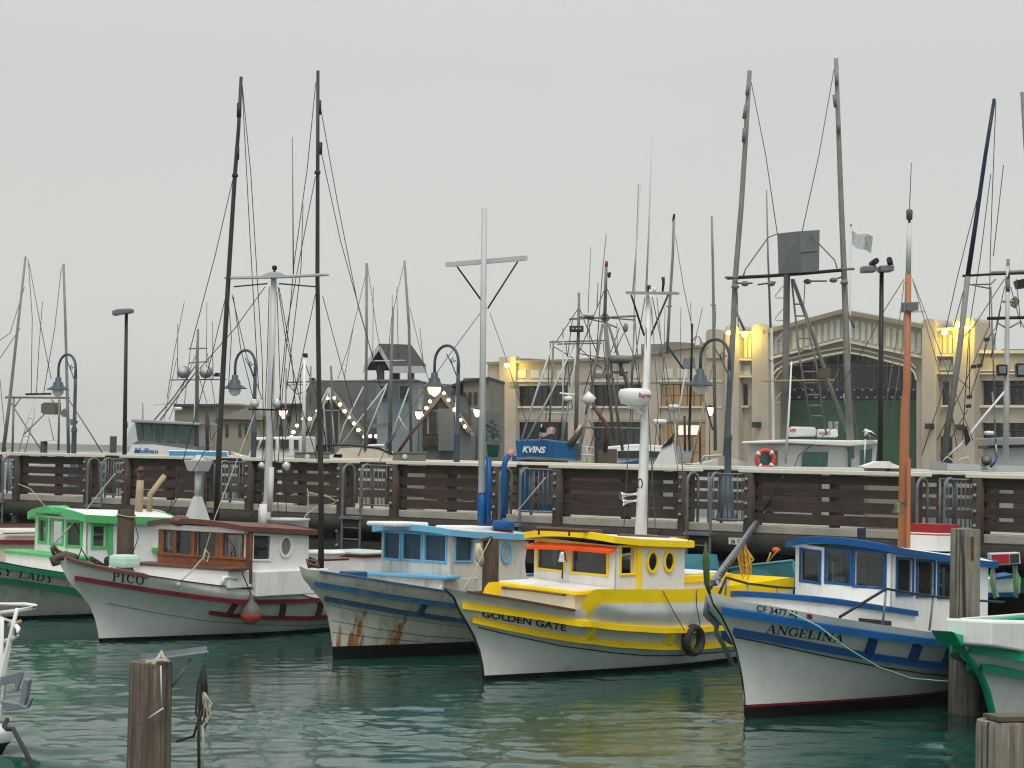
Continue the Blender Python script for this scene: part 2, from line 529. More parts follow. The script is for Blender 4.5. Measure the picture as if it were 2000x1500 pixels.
# ------------------------------------------------------------------ water, pier, fence, far shore
def grid_water():
    rng = np.random.RandomState(11)
    NX, NY = 460, 560
    ys = 17.0 * (66.0 / 17.0) ** (np.arange(NY) / (NY - 1))
    sx = np.linspace(-1, 1, NX)
    Y = np.repeat(ys[:, None], NX, 1)
    X = sx[None, :] * Y * 0.275
    Z = np.zeros_like(X)
    patch = np.zeros_like(X)
    for k in range(9):
        a = rng.uniform(0, 2 * np.pi); w = 2 * np.pi / rng.uniform(4, 11)
        patch += np.sin(w * (X * np.cos(a) + Y * np.sin(a)) + rng.uniform(0, 6.28))
    patch = np.clip(0.62 + 0.22 * patch, 0.25, 1.25)
    near = np.clip((34 - Y) / 9, 0, 1)
    left = np.clip((1.5 - X) / 6.0, 0, 1)
    patch *= 1.0
    wx = 0.35 * np.sin(X * 0.9 + Y * 0.5) + 0.25 * np.sin(X * 0.4 - Y * 0.8 + 1.0)
    fine = 0.50 + 0.25 * near + 0.25 * left
    for k in range(60):                              # short ripples running every way
        lam = rng.uniform(0.20, 0.62)
        a = rng.uniform(0, 2 * np.pi)
        amp = 0.019 * lam / (2 * np.pi)
        Z += amp * fine * np.sin(2 * np.pi / lam * (X * np.cos(a) + Y * np.sin(a)) + rng.uniform(0, 6.28))
    long_ = 0.16 + 0.84 * np.clip((31.5 - Y) / 6, 0, 1) * np.clip(0.45 + 0.4 * (1 - left) * 0.6 + 0.5 * left, 0, 1)
    for k in range(22):                              # longer crests lying across the view near the camera
        lam = rng.uniform(0.65, 1.7)
        a = rad(98) + rng.normal(0, 0.30)
        amp = 0.036 * lam / (2 * np.pi)
        ph = 2 * np.pi / lam * (X * np.cos(a) + Y * np.sin(a) + wx) + rng.uniform(0, 6.28)
        Z += amp * long_ * (np.sin(ph) + 0.35 * np.sin(2 * ph + 0.7))
    edge = np.minimum(np.minimum(np.clip((1 - np.abs(sx))[None, :] * 14, 0, 1), np.clip((66 - Y) / 5, 0, 1)), np.clip((Y - 17) / 1.2, 0, 1))
    Z *= patch * edge
    vs = np.stack([X, Y, Z], -1).reshape(-1, 3)
    i = np.arange(NY - 1)[:, None] * NX + np.arange(NX - 1)[None, :]
    fs = np.stack([i, i + 1, i + NX + 1, i + NX], -1).reshape(-1, 4)
    n = len(vs)
    far = np.array([(-5000, -300, 0), (5000, -300, 0), (5000, 7000, 0), (-5000, 7000, 0)], float)
    vs = np.concatenate([vs, far])
    q = [0, NX - 1, (NY - 1) * NX + NX - 1, (NY - 1) * NX]
    me = bpy.data.meshes.new('water')
    rim_b = list(range(0, NX))
    rim_r = [r * NX + NX - 1 for r in range(NY)]
    rim_t = list(range((NY - 1) * NX, NY * NX))
    rim_l = [r * NX for r in range(NY)]
    F4 = fs.tolist()
    F4 += [[n, n + 1] + rim_b[::-1], [n + 1, n + 2] + rim_r[::-1], [n + 2, n + 3] + rim_t, [n + 3, n] + rim_l]
    me.from_pydata(vs.tolist(), [], F4)
    me.polygons.foreach_set('use_smooth', [True] * len(fs) + [False] * 4)
    m = bpy.data.materials.new('harbour water')
    m.use_nodes = True
    t = m.node_tree
    p = t.nodes['Principled BSDF']
    p.inputs['Roughness'].default_value = 0.035
    p.inputs['IOR'].default_value = 1.33
    p.inputs['Specular IOR Level'].default_value = 0.5
    p.inputs['Specular Tint'].default_value = (.86, .97, .92, 1)
    tcn = t.nodes.new('ShaderNodeTexCoord')
    n1 = t.nodes.new('ShaderNodeTexNoise')
    n1.inputs['Scale'].default_value = 0.25
    n1.inputs['Detail'].default_value = 4
    t.links.new(tcn.outputs['Object'], n1.inputs['Vector'])
    r = t.nodes.new('ShaderNodeValToRGB')
    r.color_ramp.elements[0].position = 0.35
    r.color_ramp.elements[0].color = (0.008, 0.045, 0.035, 1)
    r.color_ramp.elements[1].position = 0.7
    r.color_ramp.elements[1].color = (0.012, 0.064, 0.048, 1)
    t.links.new(n1.outputs[0], r.inputs[0])
    t.links.new(r.outputs[0], p.inputs['Base Color'])
    mp = t.nodes.new('ShaderNodeMapping')
    mp.inputs['Scale'].default_value = (0.7, 1.5, 1)
    t.links.new(tcn.outputs['Object'], mp.inputs[0])
    n2 = t.nodes.new('ShaderNodeTexNoise')
    n2.inputs['Scale'].default_value = 7
    n2.inputs['Detail'].default_value = 4
    t.links.new(mp.outputs[0], n2.inputs['Vector'])
    b = t.nodes.new('ShaderNodeBump')
    b.inputs['Strength'].default_value = 0.11
    b.inputs['Distance'].default_value = 0.04
    t.links.new(n2.outputs[0], b.inputs['Height'])
    t.links.new(b.outputs[0], p.inputs['Normal'])
    me.materials.append(m)
    ob = bpy.data.objects.new('water', me)
    COL.objects.link(ob)
    struct(ob)
grid_water()

TH = rad(40)
UX = V((math.cos(TH), -math.sin(TH), 0))             # along the pier, towards the right of the photo
UB = V((math.sin(TH), math.cos(TH), 0))              # away from the boats, across the pier
FP0 = V((-12.7, 60.4, 0))
def fence(px, py, off=0.0):
    return onp(px, py, FP0 + UB * off, UB)
def fz(px, z, off=0.0, py=930):
    """point on the fence line (set back by off) at photo column px and height z"""
    p = fence(px, py, off)
    for _ in range(3):
        q = proj(V((p.x, p.y, z)))
        p = fence(px, q[1], off)
    return V((p.x, p.y, z))
DECK, CAP, LOWB = 2.05, 3.30, 2.24
def pier_s(px, off=0.0):
    return (fz(px, CAP, off) - FP0).dot(UX)
def PS(s, off, z):
    return FP0 + UX * s + UB * off + V((0, 0, z))
RZP = -TH

def sbox(b, s0, s1, o0, o1, z0, z1, mi=0):
    b.pts8([PS(s0, o0, z0), PS(s1, o0, z0), PS(s1, o1, z0), PS(s0, o1, z0)], [PS(s0, o0, z1), PS(s1, o0, z1), PS(s1, o1, z1), PS(s0, o1, z1)], mi)

SW = 7.4                                              # pier width
b = MB()
sbox(b, -14, 40, -0.02, SW, DECK - 0.16, DECK)
sbox(b, -14, 40, -0.10, 0.32, DECK - 0.03, DECK + 0.14)
struct(b.build('pier_deck', 'concrete', bevel=0.015))
b = MB()
r2 = random.Random(3)
for off in (-0.16, SW - 0.1):
    sx = -14.0
    while sx < 40:
        L = r2.uniform(5, 7)
        b.tube([PS(sx, off + .02, DECK - .24 + r2.uniform(-.02, .02)), PS(sx + L - .03, off + .02, DECK - .24)], .2, 12)
        sbox(b, sx + .4, sx + L + .37, off - .02, off + .28, 1.12, 1.40)
        sx += L
sx = -13.5
while sx < 40:
    sbox(b, sx, sx + .3, 0.2, SW - .3, 1.1, DECK - .2)
    for o in (1.2, 3.6, 6.0):
        b.tube([PS(sx + .15, o, -1.5), PS(sx + .15, o, 1.3)], .17, 8)
    sx += 2.4
sbox(b, -14, 40, 2.6, 2.75, -1.0, DECK - .2)  # added bulkhead: blocks the bright view beyond so the underside stays dark
struct(b.build('pier_framing_and_screen', 'stringer wood'))

# fence panels (planks between posts under a pale cap), gates, ladders, fender piles
PANELS = [(-118, -4), (36, 186), (250, 410), (490, 683), (772, 988), (1090, 1352), (1462, 1798), (1906, 2200)]
def make_panel(s0, s1, off, label, grp):
    t = thing('fence_panel', label, 'fence panel', PS(s0, off, DECK), RZP, grp)
    b = MB()
    n = 4
    for k, (z0, z1) in enumerate(((3.06, 3.25), (2.79, 2.98), (2.50, 2.71), (2.24, 2.44))):
        w = (s1 - s0) * 0.004
        sbox(b, s0 + .05, s1 - .05, off - .035 + .006 * k, off + .035, z0 + random.uniform(-.012, .012), z1 + random.uniform(-.012, .012))
    b.build('planks', 'fence wood', t, bevel=.008)
    k = max(2, round((s1 - s0) / 1.7) + 1)
    for i in range(k):
        x = lerp(s0 + .14, s1 - .14, i / (k - 1))
        b = MB()
        sbox(b, x - .08, x + .08, off + .04, off + .2, DECK - .1, 3.26)
        b.build('backing_post', 'fence wood', t)
    b = MB()
    sbox(b, s0 - .12, s1 + .12, off - .2, off + .24, 3.262, 3.345)
    b.build('cap_rail', 'cap paint', t, bevel=.012)
    return t
WHICH = ['plank fence panel at the far left end of the pier', 'plank fence panel under the leftmost arched lamp',
         'plank fence panel behind the chimney pipes of the green-trimmed boat', 'plank fence panel behind the mast of the maroon-railed boat',
         'plank fence panel behind the blue and white mast of the pale blue boat', 'plank fence panel behind the yellow boat mast with round radar',
         'wide plank fence panel left of the orange mast', 'plank fence panel right of the tall grey piling']
SEG = []
for (x0, x1), lb in zip(PANELS, WHICH):
    s0, s1 = pier_s(x0), pier_s(x1)
    SEG.append((s0, s1))
    make_panel(s0, s1, 0.0, 'dark brown ' + lb, 'plank fence panels along the near side of the pier')
fs = -8.0
k = 0
while fs < 38:
    make_panel(fs, fs + 4.4, SW, 'dark brown plank fence panel with pale cap on the far side of the pier', 'plank fence panels along the far side of the pier')
    fs += 4.75
def make_pile(s, off, label):
    t = thing('fender_pile', label, 'pile', PS(s, off, 0), RZP, 'fender piles along the pier fence')
    b = MB()
    c = [PS(s, off, z) for z in (-1.2, 0.9, 2.2, 3.255)]
    b.tube(c, [.14, .13, .122, .115], 12)
    b.build('pole', 'post wood', t)
    for z in (1.28, 1.62, 2.34, 2.62, 2.92, 3.12)[::1]:
        b = MB()
        b.lathe(PS(s, off - .12, z), [(.04, 0), (.045, .025), (.03, .03), (.03, .05), (0.001, .052)], 8, -UB)
        b.build('bolt', 'steel', t)
    return t
p0 = None
for i, (s0, s1) in enumerate(SEG):
    for e, s in ((0, s0 + .12), (1, s1 - .12)):
        nm = WHICH[i].replace('wide plank fence panel', 'fence').replace('plank fence panel', 'fence')
        lb = 'brown round fender pile at the %s end of the %s' % (('left', 'right')[e], nm)
        lb = ' '.join(lb.split()[:16])
        if p0 is None:
            p0 = make_pile(s, -.13, lb); S0 = s
        else:
            c = copy_tree(p0)
            c.location = PS(s, -.13, 0)
            c['label'] = lb
def make_gate(s0, s1, label):
    t = thing('metal_gate', label, 'gate', PS(s0, 0, DECK), RZP, 'steel gates between the fence panels')
    b = MB()
    o = 0.02
    for s in (s0, s1):
        b.tube([PS(s, o, DECK), PS(s, o, 3.24)], .028, 6)
    for z in (3.22, 2.27):
        b.tube([PS(s0, o, z), PS(s1, o, z)], .026, 6)
    b.build('frame', 'gate steel', t)
    for i in range(1, 8):
        s = lerp(s0, s1, i / 8)
        b = MB()
        b.tube([PS(s, o, 2.27), PS(s, o, 3.22)], .014, 5)
        b.build('bar', 'gate steel', t)
    return t
def make_ladder(s, label):
    t = thing('pier_ladder', label, 'ladder', PS(s, -.2, 0), RZP, 'steel ladders with looped handrails on the pier')
    for d in (-.3, .3):
        P = [PS(s + d, -.34, -.4), PS(s + d, -.34, 1.8), PS(s + d, -.34, 3.0)]
        for i in range(9):
            a = math.pi * i / 8
            P.append(PS(s + d, -.14 - .2 * math.cos(a), 3.02 + .22 * math.sin(a)))
        P += [PS(s + d, .06, 3.0), PS(s + d, .06, DECK + .05)]
        b = MB()
        b.tube(P, .033, 7)
        b.build('handrail', 'gate steel', t)
    for i in range(8):
        z = 0.1 + .27 * i
        b = MB()
        b.tube([PS(s - .3, -.34, z), PS(s + .3, -.34, z)], .018, 6)
        b.build('rung', 'gate steel', t)
    b = MB()
    sbox(b, s - .34, s + .34, -.42, -.1, DECK - .12, DECK - .06)
    b.build('step_plate', 'gate steel', t)
    return t
GL = ['left edge of the photo', 'left of the tall dark lamp pole', 'behind the black pole nearest the radar pedestal', 'right of the tallest black pole',
      'right of the blue exhaust pipe', 'left of the twisted rope of the blue boat', 'behind the tall grey piling']
g0 = l0 = None
for i in range(7):
    s0, s1 = SEG[i][1] + .42, SEG[i + 1][0] - .04
    lg, ll = 'grey barred gate in the pier fence, ' + GL[i], 'grey pier ladder with hooped handrails, ' + GL[i]
    make_gate(s0, s1, lg)
    if l0 is None:
        l0 = make_ladder(SEG[i][1] + .42, ll)
    else:
        c = copy_tree(l0); c.location = PS(SEG[i][1] + .42, -.2, 0); c['label'] = ll

# berth number boards on the pier framing
def board(pts, text, label):
    t = thing('number_board', label, 'sign', fence(*pts[0], -.40), RZP, 'berth number boards on the pier')
    b = MB()
    q = [fence(x, y, -.40) for x, y in pts]
    b.hexa(q, UB * .03)
    b.build('plate', 'old white', t)
    (xa, ya), (xb, yb), _, (xd, yd) = pts
    put_text(textpoly(text, .02), lambda s, tt: fence(lerp(xa, xb, .12 + .76 * s), lerp(lerp(ya, yb, s), lerp(ya, yb, s) + (yd - ya), .82 - .62 * tt), -.408), 'number', 'black letter', t)
board([(1423, 1050), (1452, 1051), (1452, 1064), (1423, 1063)], 'J6 11', 'white berth number board behind the thick mooring rope of the blue boat')
board([(746, 1018), (767, 1019), (767, 1030), (746, 1029)], '1751', 'white berth number board above the pale blue wheelhouse roof')

# far shore
b = MB()
b.pts8([V((-420, 1500, -1)), V((-230, 1500, -1)), V((-230, 1540, -1)), V((-420, 1540, -1))], [V((-420, 1504, 3.9)), V((-230, 1504, 3.4)), V((-230, 1530, 3.4)), V((-420, 1530, 4.2))])
struct(b.build('breakwater', mat('breakwater rock', (0.14, 0.135, 0.125), 0.9, 0.4, 0.2, bump=0.6, bscale=1)))
b = MB()
b.pts8([V((-60, 205, -1)), V((60, 104, -1)), V((140, 170, -1)), V((30, 330, -1))], [V((-60, 205, 2.4)), V((60, 104, 2.4)), V((140, 170, 2.4)), V((30, 330, 2.4))])
struct(b.build('quay_ground', 'concrete'))
# ------------------------------------------------------------------ boat builder
class Boat:
    def __init__(s, name, label, wl_px, deg=40.0, cat='boat', group=None):
        o = atz(wl_px[0], wl_px[1], 0)
        s.o = o
        th = rad(deg)
        s.A = V((math.sin(th), math.cos(th), 0))          # aft
        s.B = V((math.cos(th), -math.sin(th), 0))         # towards the side seen in the photo
        s.root = thing(name, label, cat, o + s.A * 3.5, rad(90) - th, group)
    def W(s, a, b, z):
        return s.o + s.A * a + s.B * b + V((0, 0, z))
    def loc(s, p):
        d = p - s.o
        return d.dot(s.A), d.dot(s.B), p.z
    def side(s, px, py, b=0.0):
        return s.loc(onp(px, py, s.W(0, b, 0), s.B))
    def front(s, px, py, a):
        return s.loc(onp(px, py, s.W(a, 0, 0), s.A))
    def sideW(s, px, py, b=0.0):
        return onp(px, py, s.W(0, b, 0), s.B)
    def frontW(s, px, py, a):
        return onp(px, py, s.W(a, 0, 0), s.A)
    def corner(s, pxL, pxR, py):
        lo, hi = -1.0, 9.0
        f = lambda a: s.front(pxR, py, a)[1] + s.front(pxL, py, a)[1]
        for _ in range(50):
            m = (lo + hi) / 2
            if f(lo) * f(m) <= 0:
                hi = m
            else:
                lo = m
        a = (lo + hi) / 2
        return a, s.front(pxR, py, a)[1]
    # hull ------------------------------------------------------------
    def hull(s, stem, sheer, aend, Bs, Bw, mats, boot=0.08, boot2=None, pe=(1.35, 3.0), ps=(2.0, 3.4), um=0.5, band=None, zdeck=None, deckmat='light grey', aw=None, vsat=1.0):
        s.vsat = vsat
        st = sorted([s.side(x, y, 0)[0::2] for x, y in stem], key=lambda q: q[1])   # (a, z)
        s.stem = [(z, a) for a, z in st]
        zb = st[-1][1]
        s.zb = zb
        s.Bs, s.Bw, s.pe, s.ps, s.um = Bs, Bw, pe, ps, um
        s.aend = aend
        s.aendw = aw if aw is not None else aend - 0.25
        ab = interp(zb, s.stem)
        NU, NV = 84, 22
        zs = []
        for i in range(NU + 1):
            u = i / NU
            a = lerp(ab, aend, u); bb = s.beam(u, 1.0)
            z = zb if i == 0 else zs[-1]
            for _ in range(8):
                px, py = proj(s.W(a, bb, z))
                ty = interp(px, sheer)
                z += (py - ty) * (s.W(a, bb, z).y) / F
            zs.append(z)
        zs[0] = zb
        s.zs = zs
        s.NU = NU
        mb = MB()
        bd = band[1] if band else 0.0
        def vrow(u):
            z = s.zsh(u)
            lv = [-0.30, -0.12, 0.0] + ([boot2] if boot2 else []) + [boot]
            top = z - bd
            lv += [lerp(boot, top, k / NV) for k in range(1, NV + 1)]
            if band:
                lv += [lerp(top, z, k / 4) for k in range(1, 5)]
            return [q / z for q in lv]
        nlow = 3 if boot2 else 3
        for sd in (1, -1):
            rows = [[s.S(i / NU, v, sd) for v in vrow(i / NU)] for i in range(NU + 1)]
            o = len(mb.f)
            mb.strip(rows)
            n = len(rows[0])
            nb = n - 5 if band else 10 ** 6
            for fi in range(o, len(mb.f)):
                k = (fi - o) // (n - 1); jv = (fi - o) % (n - 1)
                u = (k + .5) / NU
                if jv < 3:
                    mb.m[fi] = 1
                elif boot2 and jv == 3:
                    mb.m[fi] = 2
                elif band and u > band[0] and jv >= nb:
                    mb.m[fi] = 3
        s.hullob = mb.build('hull', mats, s.root)
        # waterline bands follow the water exactly: thin overlay is not needed, rows are dense
        # deck
        zd = zdeck or [(0, zb - .12), (1, zb - .3)]
        rows = []
        for i in range(NU + 1):
            u = i / NU
            z = min(interp(u, zd), s.zsh(u) - .04)
            v = z / s.zsh(u)
            p = s.S(u, v, 1); q = s.S(u, v, -1)
            a, bb, _ = s.loc(p)
            rows.append([s.W(a, bb * t, z + .05 * (1 - t * t)) for t in (-1, -.5, 0, .5, 1)])
        d = MB(); d.strip(rows)
        s.deck = d.build('deck', deckmat, s.root)
        g = []
        for i in range(161):
            for j in range(29):
                u, v = i / 160, -0.1 + 1.12 * j / 28
                g.append((u, v, *proj(s.S(u, v, 1))))
        s.G = np.array(g)
    def zsh(s, u):
        x = min(max(u, 0), 1) * s.NU
        i = min(int(x), s.NU - 1)
        return lerp(s.zs[i], s.zs[i + 1], x - i)
    def beam(s, u, v):
        u = min(max(u, 0.0), 1.0)
        vv = min(1.0, max(v, 0) / lerp(1.0, s.vsat, min(1.0, max(0.0, (u - .14) / .16))))
        Bv = lerp(s.Bw, s.Bs, vv ** 0.75)
        if v < 0:
            Bv *= 1 + v * 1.6
        k = vv ** 1.15
        if u < s.um:
            g = 1 - (1 - u / s.um) ** lerp(s.pe[0], s.pe[1], k)
        else:
            g = 1 - (1 - (1 - u) / (1 - s.um)) ** lerp(s.ps[0], s.ps[1], k)
        return Bv * g
    def S(s, u, v, sd=1):
        z = s.zsh(u) * v
        zst = s.zb * v
        a0 = interp(zst, s.stem) if v >= 0 else interp(0, s.stem) - v * .5
        a1 = lerp(s.aendw, s.aend, max(v, 0) ** 1.5) + (v * .6 if v < 0 else 0)
        return s.W(lerp(a0, a1, u), sd * s.beam(u, v), z)
    def uv(s, px, py):
        d = (s.G[:, 2] - px) ** 2 + (s.G[:, 3] - py) ** 2
        k = int(np.argmin(d))
        u, v = s.G[k, 0], s.G[k, 1]
        e = 1e-3
        for _ in range(6):
            x, y = proj(s.S(u, v))
            xu, yu = proj(s.S(u + e, v)); xv, yv = proj(s.S(u, v + e))
            a, b, c, dd = (xu - x) / e, (xv - x) / e, (yu - y) / e, (yv - y) / e
            det = a * dd - b * c
            if abs(det) < 1e-6:
                break
            ex, ey = px - x, py - y
            u = min(max(u + max(-.05, min(.05, (dd * ex - b * ey) / det)), 0), 1)
            v = min(max(v + max(-.1, min(.1, (a * ey - c * ex) / det)), -.2), 1.15)
        return u, v
    def N(s, u, v, sd=1):
        e = 2e-3
        u = min(max(u, .004), .996)
        du = s.S(u + e, v, sd) - s.S(u - e, v, sd)
        dv = s.S(u, v + e, sd) - s.S(u, v - e, sd)
        n = du.cross(dv).normalized()
        if n.dot(s.B) * sd < 0:
            n = -n
        return n
    def hp(s, px, py, off=0.006):
        u, v = s.uv(px, py)
        return s.S(u, v) + s.N(u, v) * off
    def rail(s, name, pts, th, proud, m, extend=True, both=True, bevel=.012, so=.05):
        """a strip of timber bent round the hull along a traced line"""
        uvs = []
        for (x0, y0), (x1, y1) in zip(pts, pts[1:]):
            k = max(2, int(abs(x1 - x0) / 12))
            for i in range(k):
                uvs.append(s.uv(lerp(x0, x1, i / k), lerp(y0, y1, i / k)))
        uvs.append(s.uv(*pts[-1]))
        # keep the line smooth in height
        us = [q[0] for q in uvs]
        hs = [q[1] * s.zsh(q[0]) for q in uvs]
        if extend and us[-1] < .97:
            h = hs[-1]
            k = 14
            slope = (hs[-1] - hs[-4]) / max(1e-4, us[-1] - us[-4])
            for i in range(1, k + 1):
                u = lerp(us[-1], .985, i / k)
                us.append(u); hs.append(h + max(0, slope) * .35 * (u - uvs[-1][0]) + .25 * (u - uvs[-1][0]) ** 2)
        for sd in ((1, -1) if both else (1,)):
            b = MB()
            rows = []
            for u, h in zip(us, hs):
                if sd < 0 and u < us[0] + so:
                    continue
                v = h / s.zsh(u)
                p = s.S(u, v, sd); n = s.N(u, v, sd)
                n = V((n.x, n.y, n.z * .3)).normalized()
                up = V((0, 0, th / 2))
                rows.append([p - n * .02 + up, p + n * proud + up * .9, p + n * proud - up * .9, p - n * .02 - up, p - n * .02 + up])
            b.strip(rows, smooth=False)
            b.add(rows[0][:4], [[0, 1, 2, 3]]); b.add(rows[-1][:4], [[0, 1, 2, 3]])
            b.build(name, m, s.root)
    def cross(s, name, ptop, pbot, w, proud, m):
        b = MB()
        q = []
        for (x, y) in (ptop, pbot):
            for dx in (-w / 2, w / 2):
                u, v = s.uv(x + dx, y)
                n = s.N(u, v)
                q.append((s.S(u, v) - n * .01, s.S(u, v) + n * proud))
        c = [q[0], q[1], q[3], q[2]]
        b.pts8([k[0] for k in c], [k[1] for k in c])
        b.build(name, m, s.root)
    def name(s, poly, p0, p1, h, m, lean=0.0, name='name_lettering', off=.009):
        (x0, y0), (x1, y1) = p0, p1
        return put_text(poly, lambda a, t: s.hp(lerp(x0, x1, a) + lean * t * h, lerp(y0, y1, a) - t * h, off), name, m, s.root)
    # prisms traced on planes of the boat -------------------------------
    def fprism(s, pts, a0, a1, b=None):
        b = b or MB()
        b.hexa([s.frontW(x, y, a0) for x, y in pts], s.A * (a1 - a0))
        return b
    def sprism(s, pts, b0, b1, b=None):
        b = b or MB()
        b.hexa([s.sideW(x, y, b0) for x, y in pts], s.B * (b1 - b0))
        return b
    def lbox(s, a0, a1, b0, b1, z0, z1, b=None, mi=0):
        b = b or MB()
        b.pts8([s.W(a0, b0, z0), s.W(a1, b0, z0), s.W(a1, b1, z0), s.W(a0, b1, z0)], [s.W(a0, b0, z1), s.W(a1, b0, z1), s.W(a1, b1, z1), s.W(a0, b1, z1)], mi)
        return b
    def stick(s, pts, w0, w1=None, n=10, b=None, boff=0.0):
        """round pole traced on the centre plane (or a plane beside it)"""
        w1 = w0 if w1 is None else w1
        b = b or MB()
        P = [s.sideW(x, y, boff) for x, y in pts]
        k = len(P) - 1
        b.tube(P, [lerp(w0, w1, i / k) * p.y / F / 2 for i, p in enumerate(P)], n)
        return b
    def wire(s, pts, w=1.6, b=None):
        """pts: (px, py, b-plane)"""
        b = b or MB()
        P = [s.sideW(x, y, o) for x, y, o in pts]
        b.tube(P, [max(.004, w * p.y / F / 2) for p in P], 5)
        return b
    # wheelhouse ---------------------------------------------------------
    def house(s, L, R, back, top, bot, backtop, fw, sw, wall='clean white', trim='blue paint', bow=0.0, glass='glass', tw=0.035, zlow=None, aftwin=True, sideframes=None, frontwall=None):
        pm = (top[1] + bot[1]) / 2
        a0, bw = s.corner(L, R, pm)
        a1 = s.side(back, pm, bw)[0]
        s.ha0, s.hbw, s.ha1, s.hbow = a0, bw, a1, bow
        ztR = s.front(R, top[1], a0)[2]; ztL = s.front(L, top[0], a0)[2]
        zb = s.front(R, bot[1], a0)[2] if zlow is None else zlow
        zt1 = s.side(back, backtop, bw)[2]
        ztF = (ztR + ztL) / 2
        s.hz = (zb, ztF, zt1)
        th = .05
        def wf(a, b):
            return a - bow * (1 - (b / bw) ** 2)
        def fr(px, py):
            a = a0
            for _ in range(5):
                bb, z = s.front(px, py, a)[1:]
                a = wf(a0, max(-bw, min(bw, bb)))
            return bb, z
        walls = MB()
        def wall_grid(P, inn, xs, zs_, holes, xr, zr):
            """P(x, z) -> world, inn = inward vector; emits cells that are not in a hole"""
            X = sorted(set([xr[0], xr[1]] + [h[0] for h in holes] + [h[1] for h in holes] + xs))
            Z = sorted(set([zr[0], zr[1]] + [h[2] for h in holes] + [h[3] for h in holes]))
            solid = {}
            for i in range(len(X) - 1):
                for j in range(len(Z) - 1):
                    xm, zm = (X[i] + X[i + 1]) / 2, (Z[j] + Z[j + 1]) / 2
                    solid[i, j] = not any(h[0] < xm < h[1] and h[2] < zm < h[3] for h in holes)
            for (i, j), ok in solid.items():
                if not ok:
                    continue
                c = [P(X[i], Z[j]), P(X[i + 1], Z[j]), P(X[i + 1], Z[j + 1]), P(X[i], Z[j + 1])]
                d = [p + inn for p in c]
                walls.add(c, [[0, 1, 2, 3]])
                walls.add(d, [[3, 2, 1, 0]], 1)
                for (di, dj, e) in ((-1, 0, (3, 0)), (1, 0, (1, 2)), (0, -1, (0, 1)), (0, 1, (2, 3))):
                    if not solid.get((i + di, j + dj), False):
                        walls.add([c[e[0]], c[e[1]], d[e[1]], d[e[0]]], [[0, 1, 2, 3]])
        # front
        fh = []
        for (x0, y0, x1, y1) in fw:
            b0, z0 = fr(x0, y0); b1, _ = fr(x1, y0)
            zlo = (fr(x0, y1)[1] + fr(x1, y1)[1]) / 2
            zhi = (fr(x0, y0)[1] + fr(x1, y0)[1]) / 2
            kz = (lerp(ztL, ztR, ((b0 + b1) / 2 + bw) / (2 * bw)) - zb) / (ztF - zb)
            fh.append((b0, b1, zb + (zlo - zb) / kz, zb + (zhi - zb) / kz))
        def Pf(b, z):
            k = (z - zb) / (ztF - zb)
            return s.W(wf(a0, b), b, zb + k * (lerp(ztL, ztR, (b + bw) / (2 * bw)) - zb))
        extra = [bw * (i / 6 - 1) for i in range(1, 12)] if bow else []
        wall_grid(Pf, s.A * th, extra, [], fh, (-bw, bw), (zb, ztF))
        # sides
        sh = []
        for (x0, y0, x1, y1) in sw:
            A0, Z1 = s.side(x0, y0, bw)[0::2]; A1, _, z2 = s.side(x1, y0, bw); _, _, Z0 = s.side(x0, y1, bw); z3 = s.side(x1, y1, bw)[2]
            kz = (lerp(ztR, zt1, ((A0 + A1) / 2 - a0) / (a1 - a0)) - zb) / (ztF - zb)
            sh.append((A0, A1, zb + ((Z0 + z3) / 2 - zb) / kz, zb + ((Z1 + z2) / 2 - zb) / kz))
        def Ps(sd):
            def f(a, z):
                k = (z - zb) / (ztF - zb)
                zt = lerp(ztR if sd > 0 else ztL, zt1 + (0 if sd > 0 else ztL - ztR), (a - a0) / (a1 - a0))
                return s.W(a, sd * bw, zb + k * (zt - zb))
            return f
        for sd in (1, -1):
            ins = -s.B * sd * th
            P = Ps(sd)
            wall_grid(P, ins, [], [], sh, (a0 + .001, a1), (zb, ztF))
        kb = (zt1 - zb) / (ztF - zb)
        ah = [(-bw * .5, bw * .5, lerp(zb, ztF, .35), lerp(zb, ztF, .9))] if aftwin else []
        wall_grid(lambda b, z: s.W(a1, b, zb + (z - zb) * kb), -s.A * th, [], [], ah, (-bw + .001, bw - .001), (zb, ztF))
        s.house_ob = walls.build('wheelhouse', [frontwall or wall, 'interior'], s.root)
        # windows
        def window(P, inn, h, frame_m, n=1):
            x0, x1, z0, z1 = h
            f = MB(); o = -inn.normalized() * .022; w = tw
            wz = w
            def ring(X0, X1, Z0, Z1):
                for (A_, B_, C_, D_) in ((X0 - w, X1 + w, Z0 - wz, Z0), (X0 - w, X1 + w, Z1, Z1 + wz), (X0 - w, X0, Z0, Z1), (X1, X1 + w, Z0, Z1)):
                    c = [P(A_, C_), P(B_, C_), P(B_, D_), P(A_, D_)]
                    f.pts8([p + o for p in c], [p + inn * .9 for p in c])
            ring(x0, x1, z0, z1)
            fo = f.build('window', frame_m, s.root, bevel=.006)
            g = MB()
            c = [P(x0, z0), P(x1, z0), P(x1, z1), P(x0, z1)]
            g.add([p + inn * .55 for p in c], [[0, 1, 2, 3]])
            g.build('pane', glass, fo)
        for h in fh:
            window(Pf, s.A * th, h, trim)
        for sd in (1, -1):
            for h, m in zip(sh, sideframes or [trim] * len(sh)):
                window(Ps(sd), -s.B * sd * th, h, m)
        return s
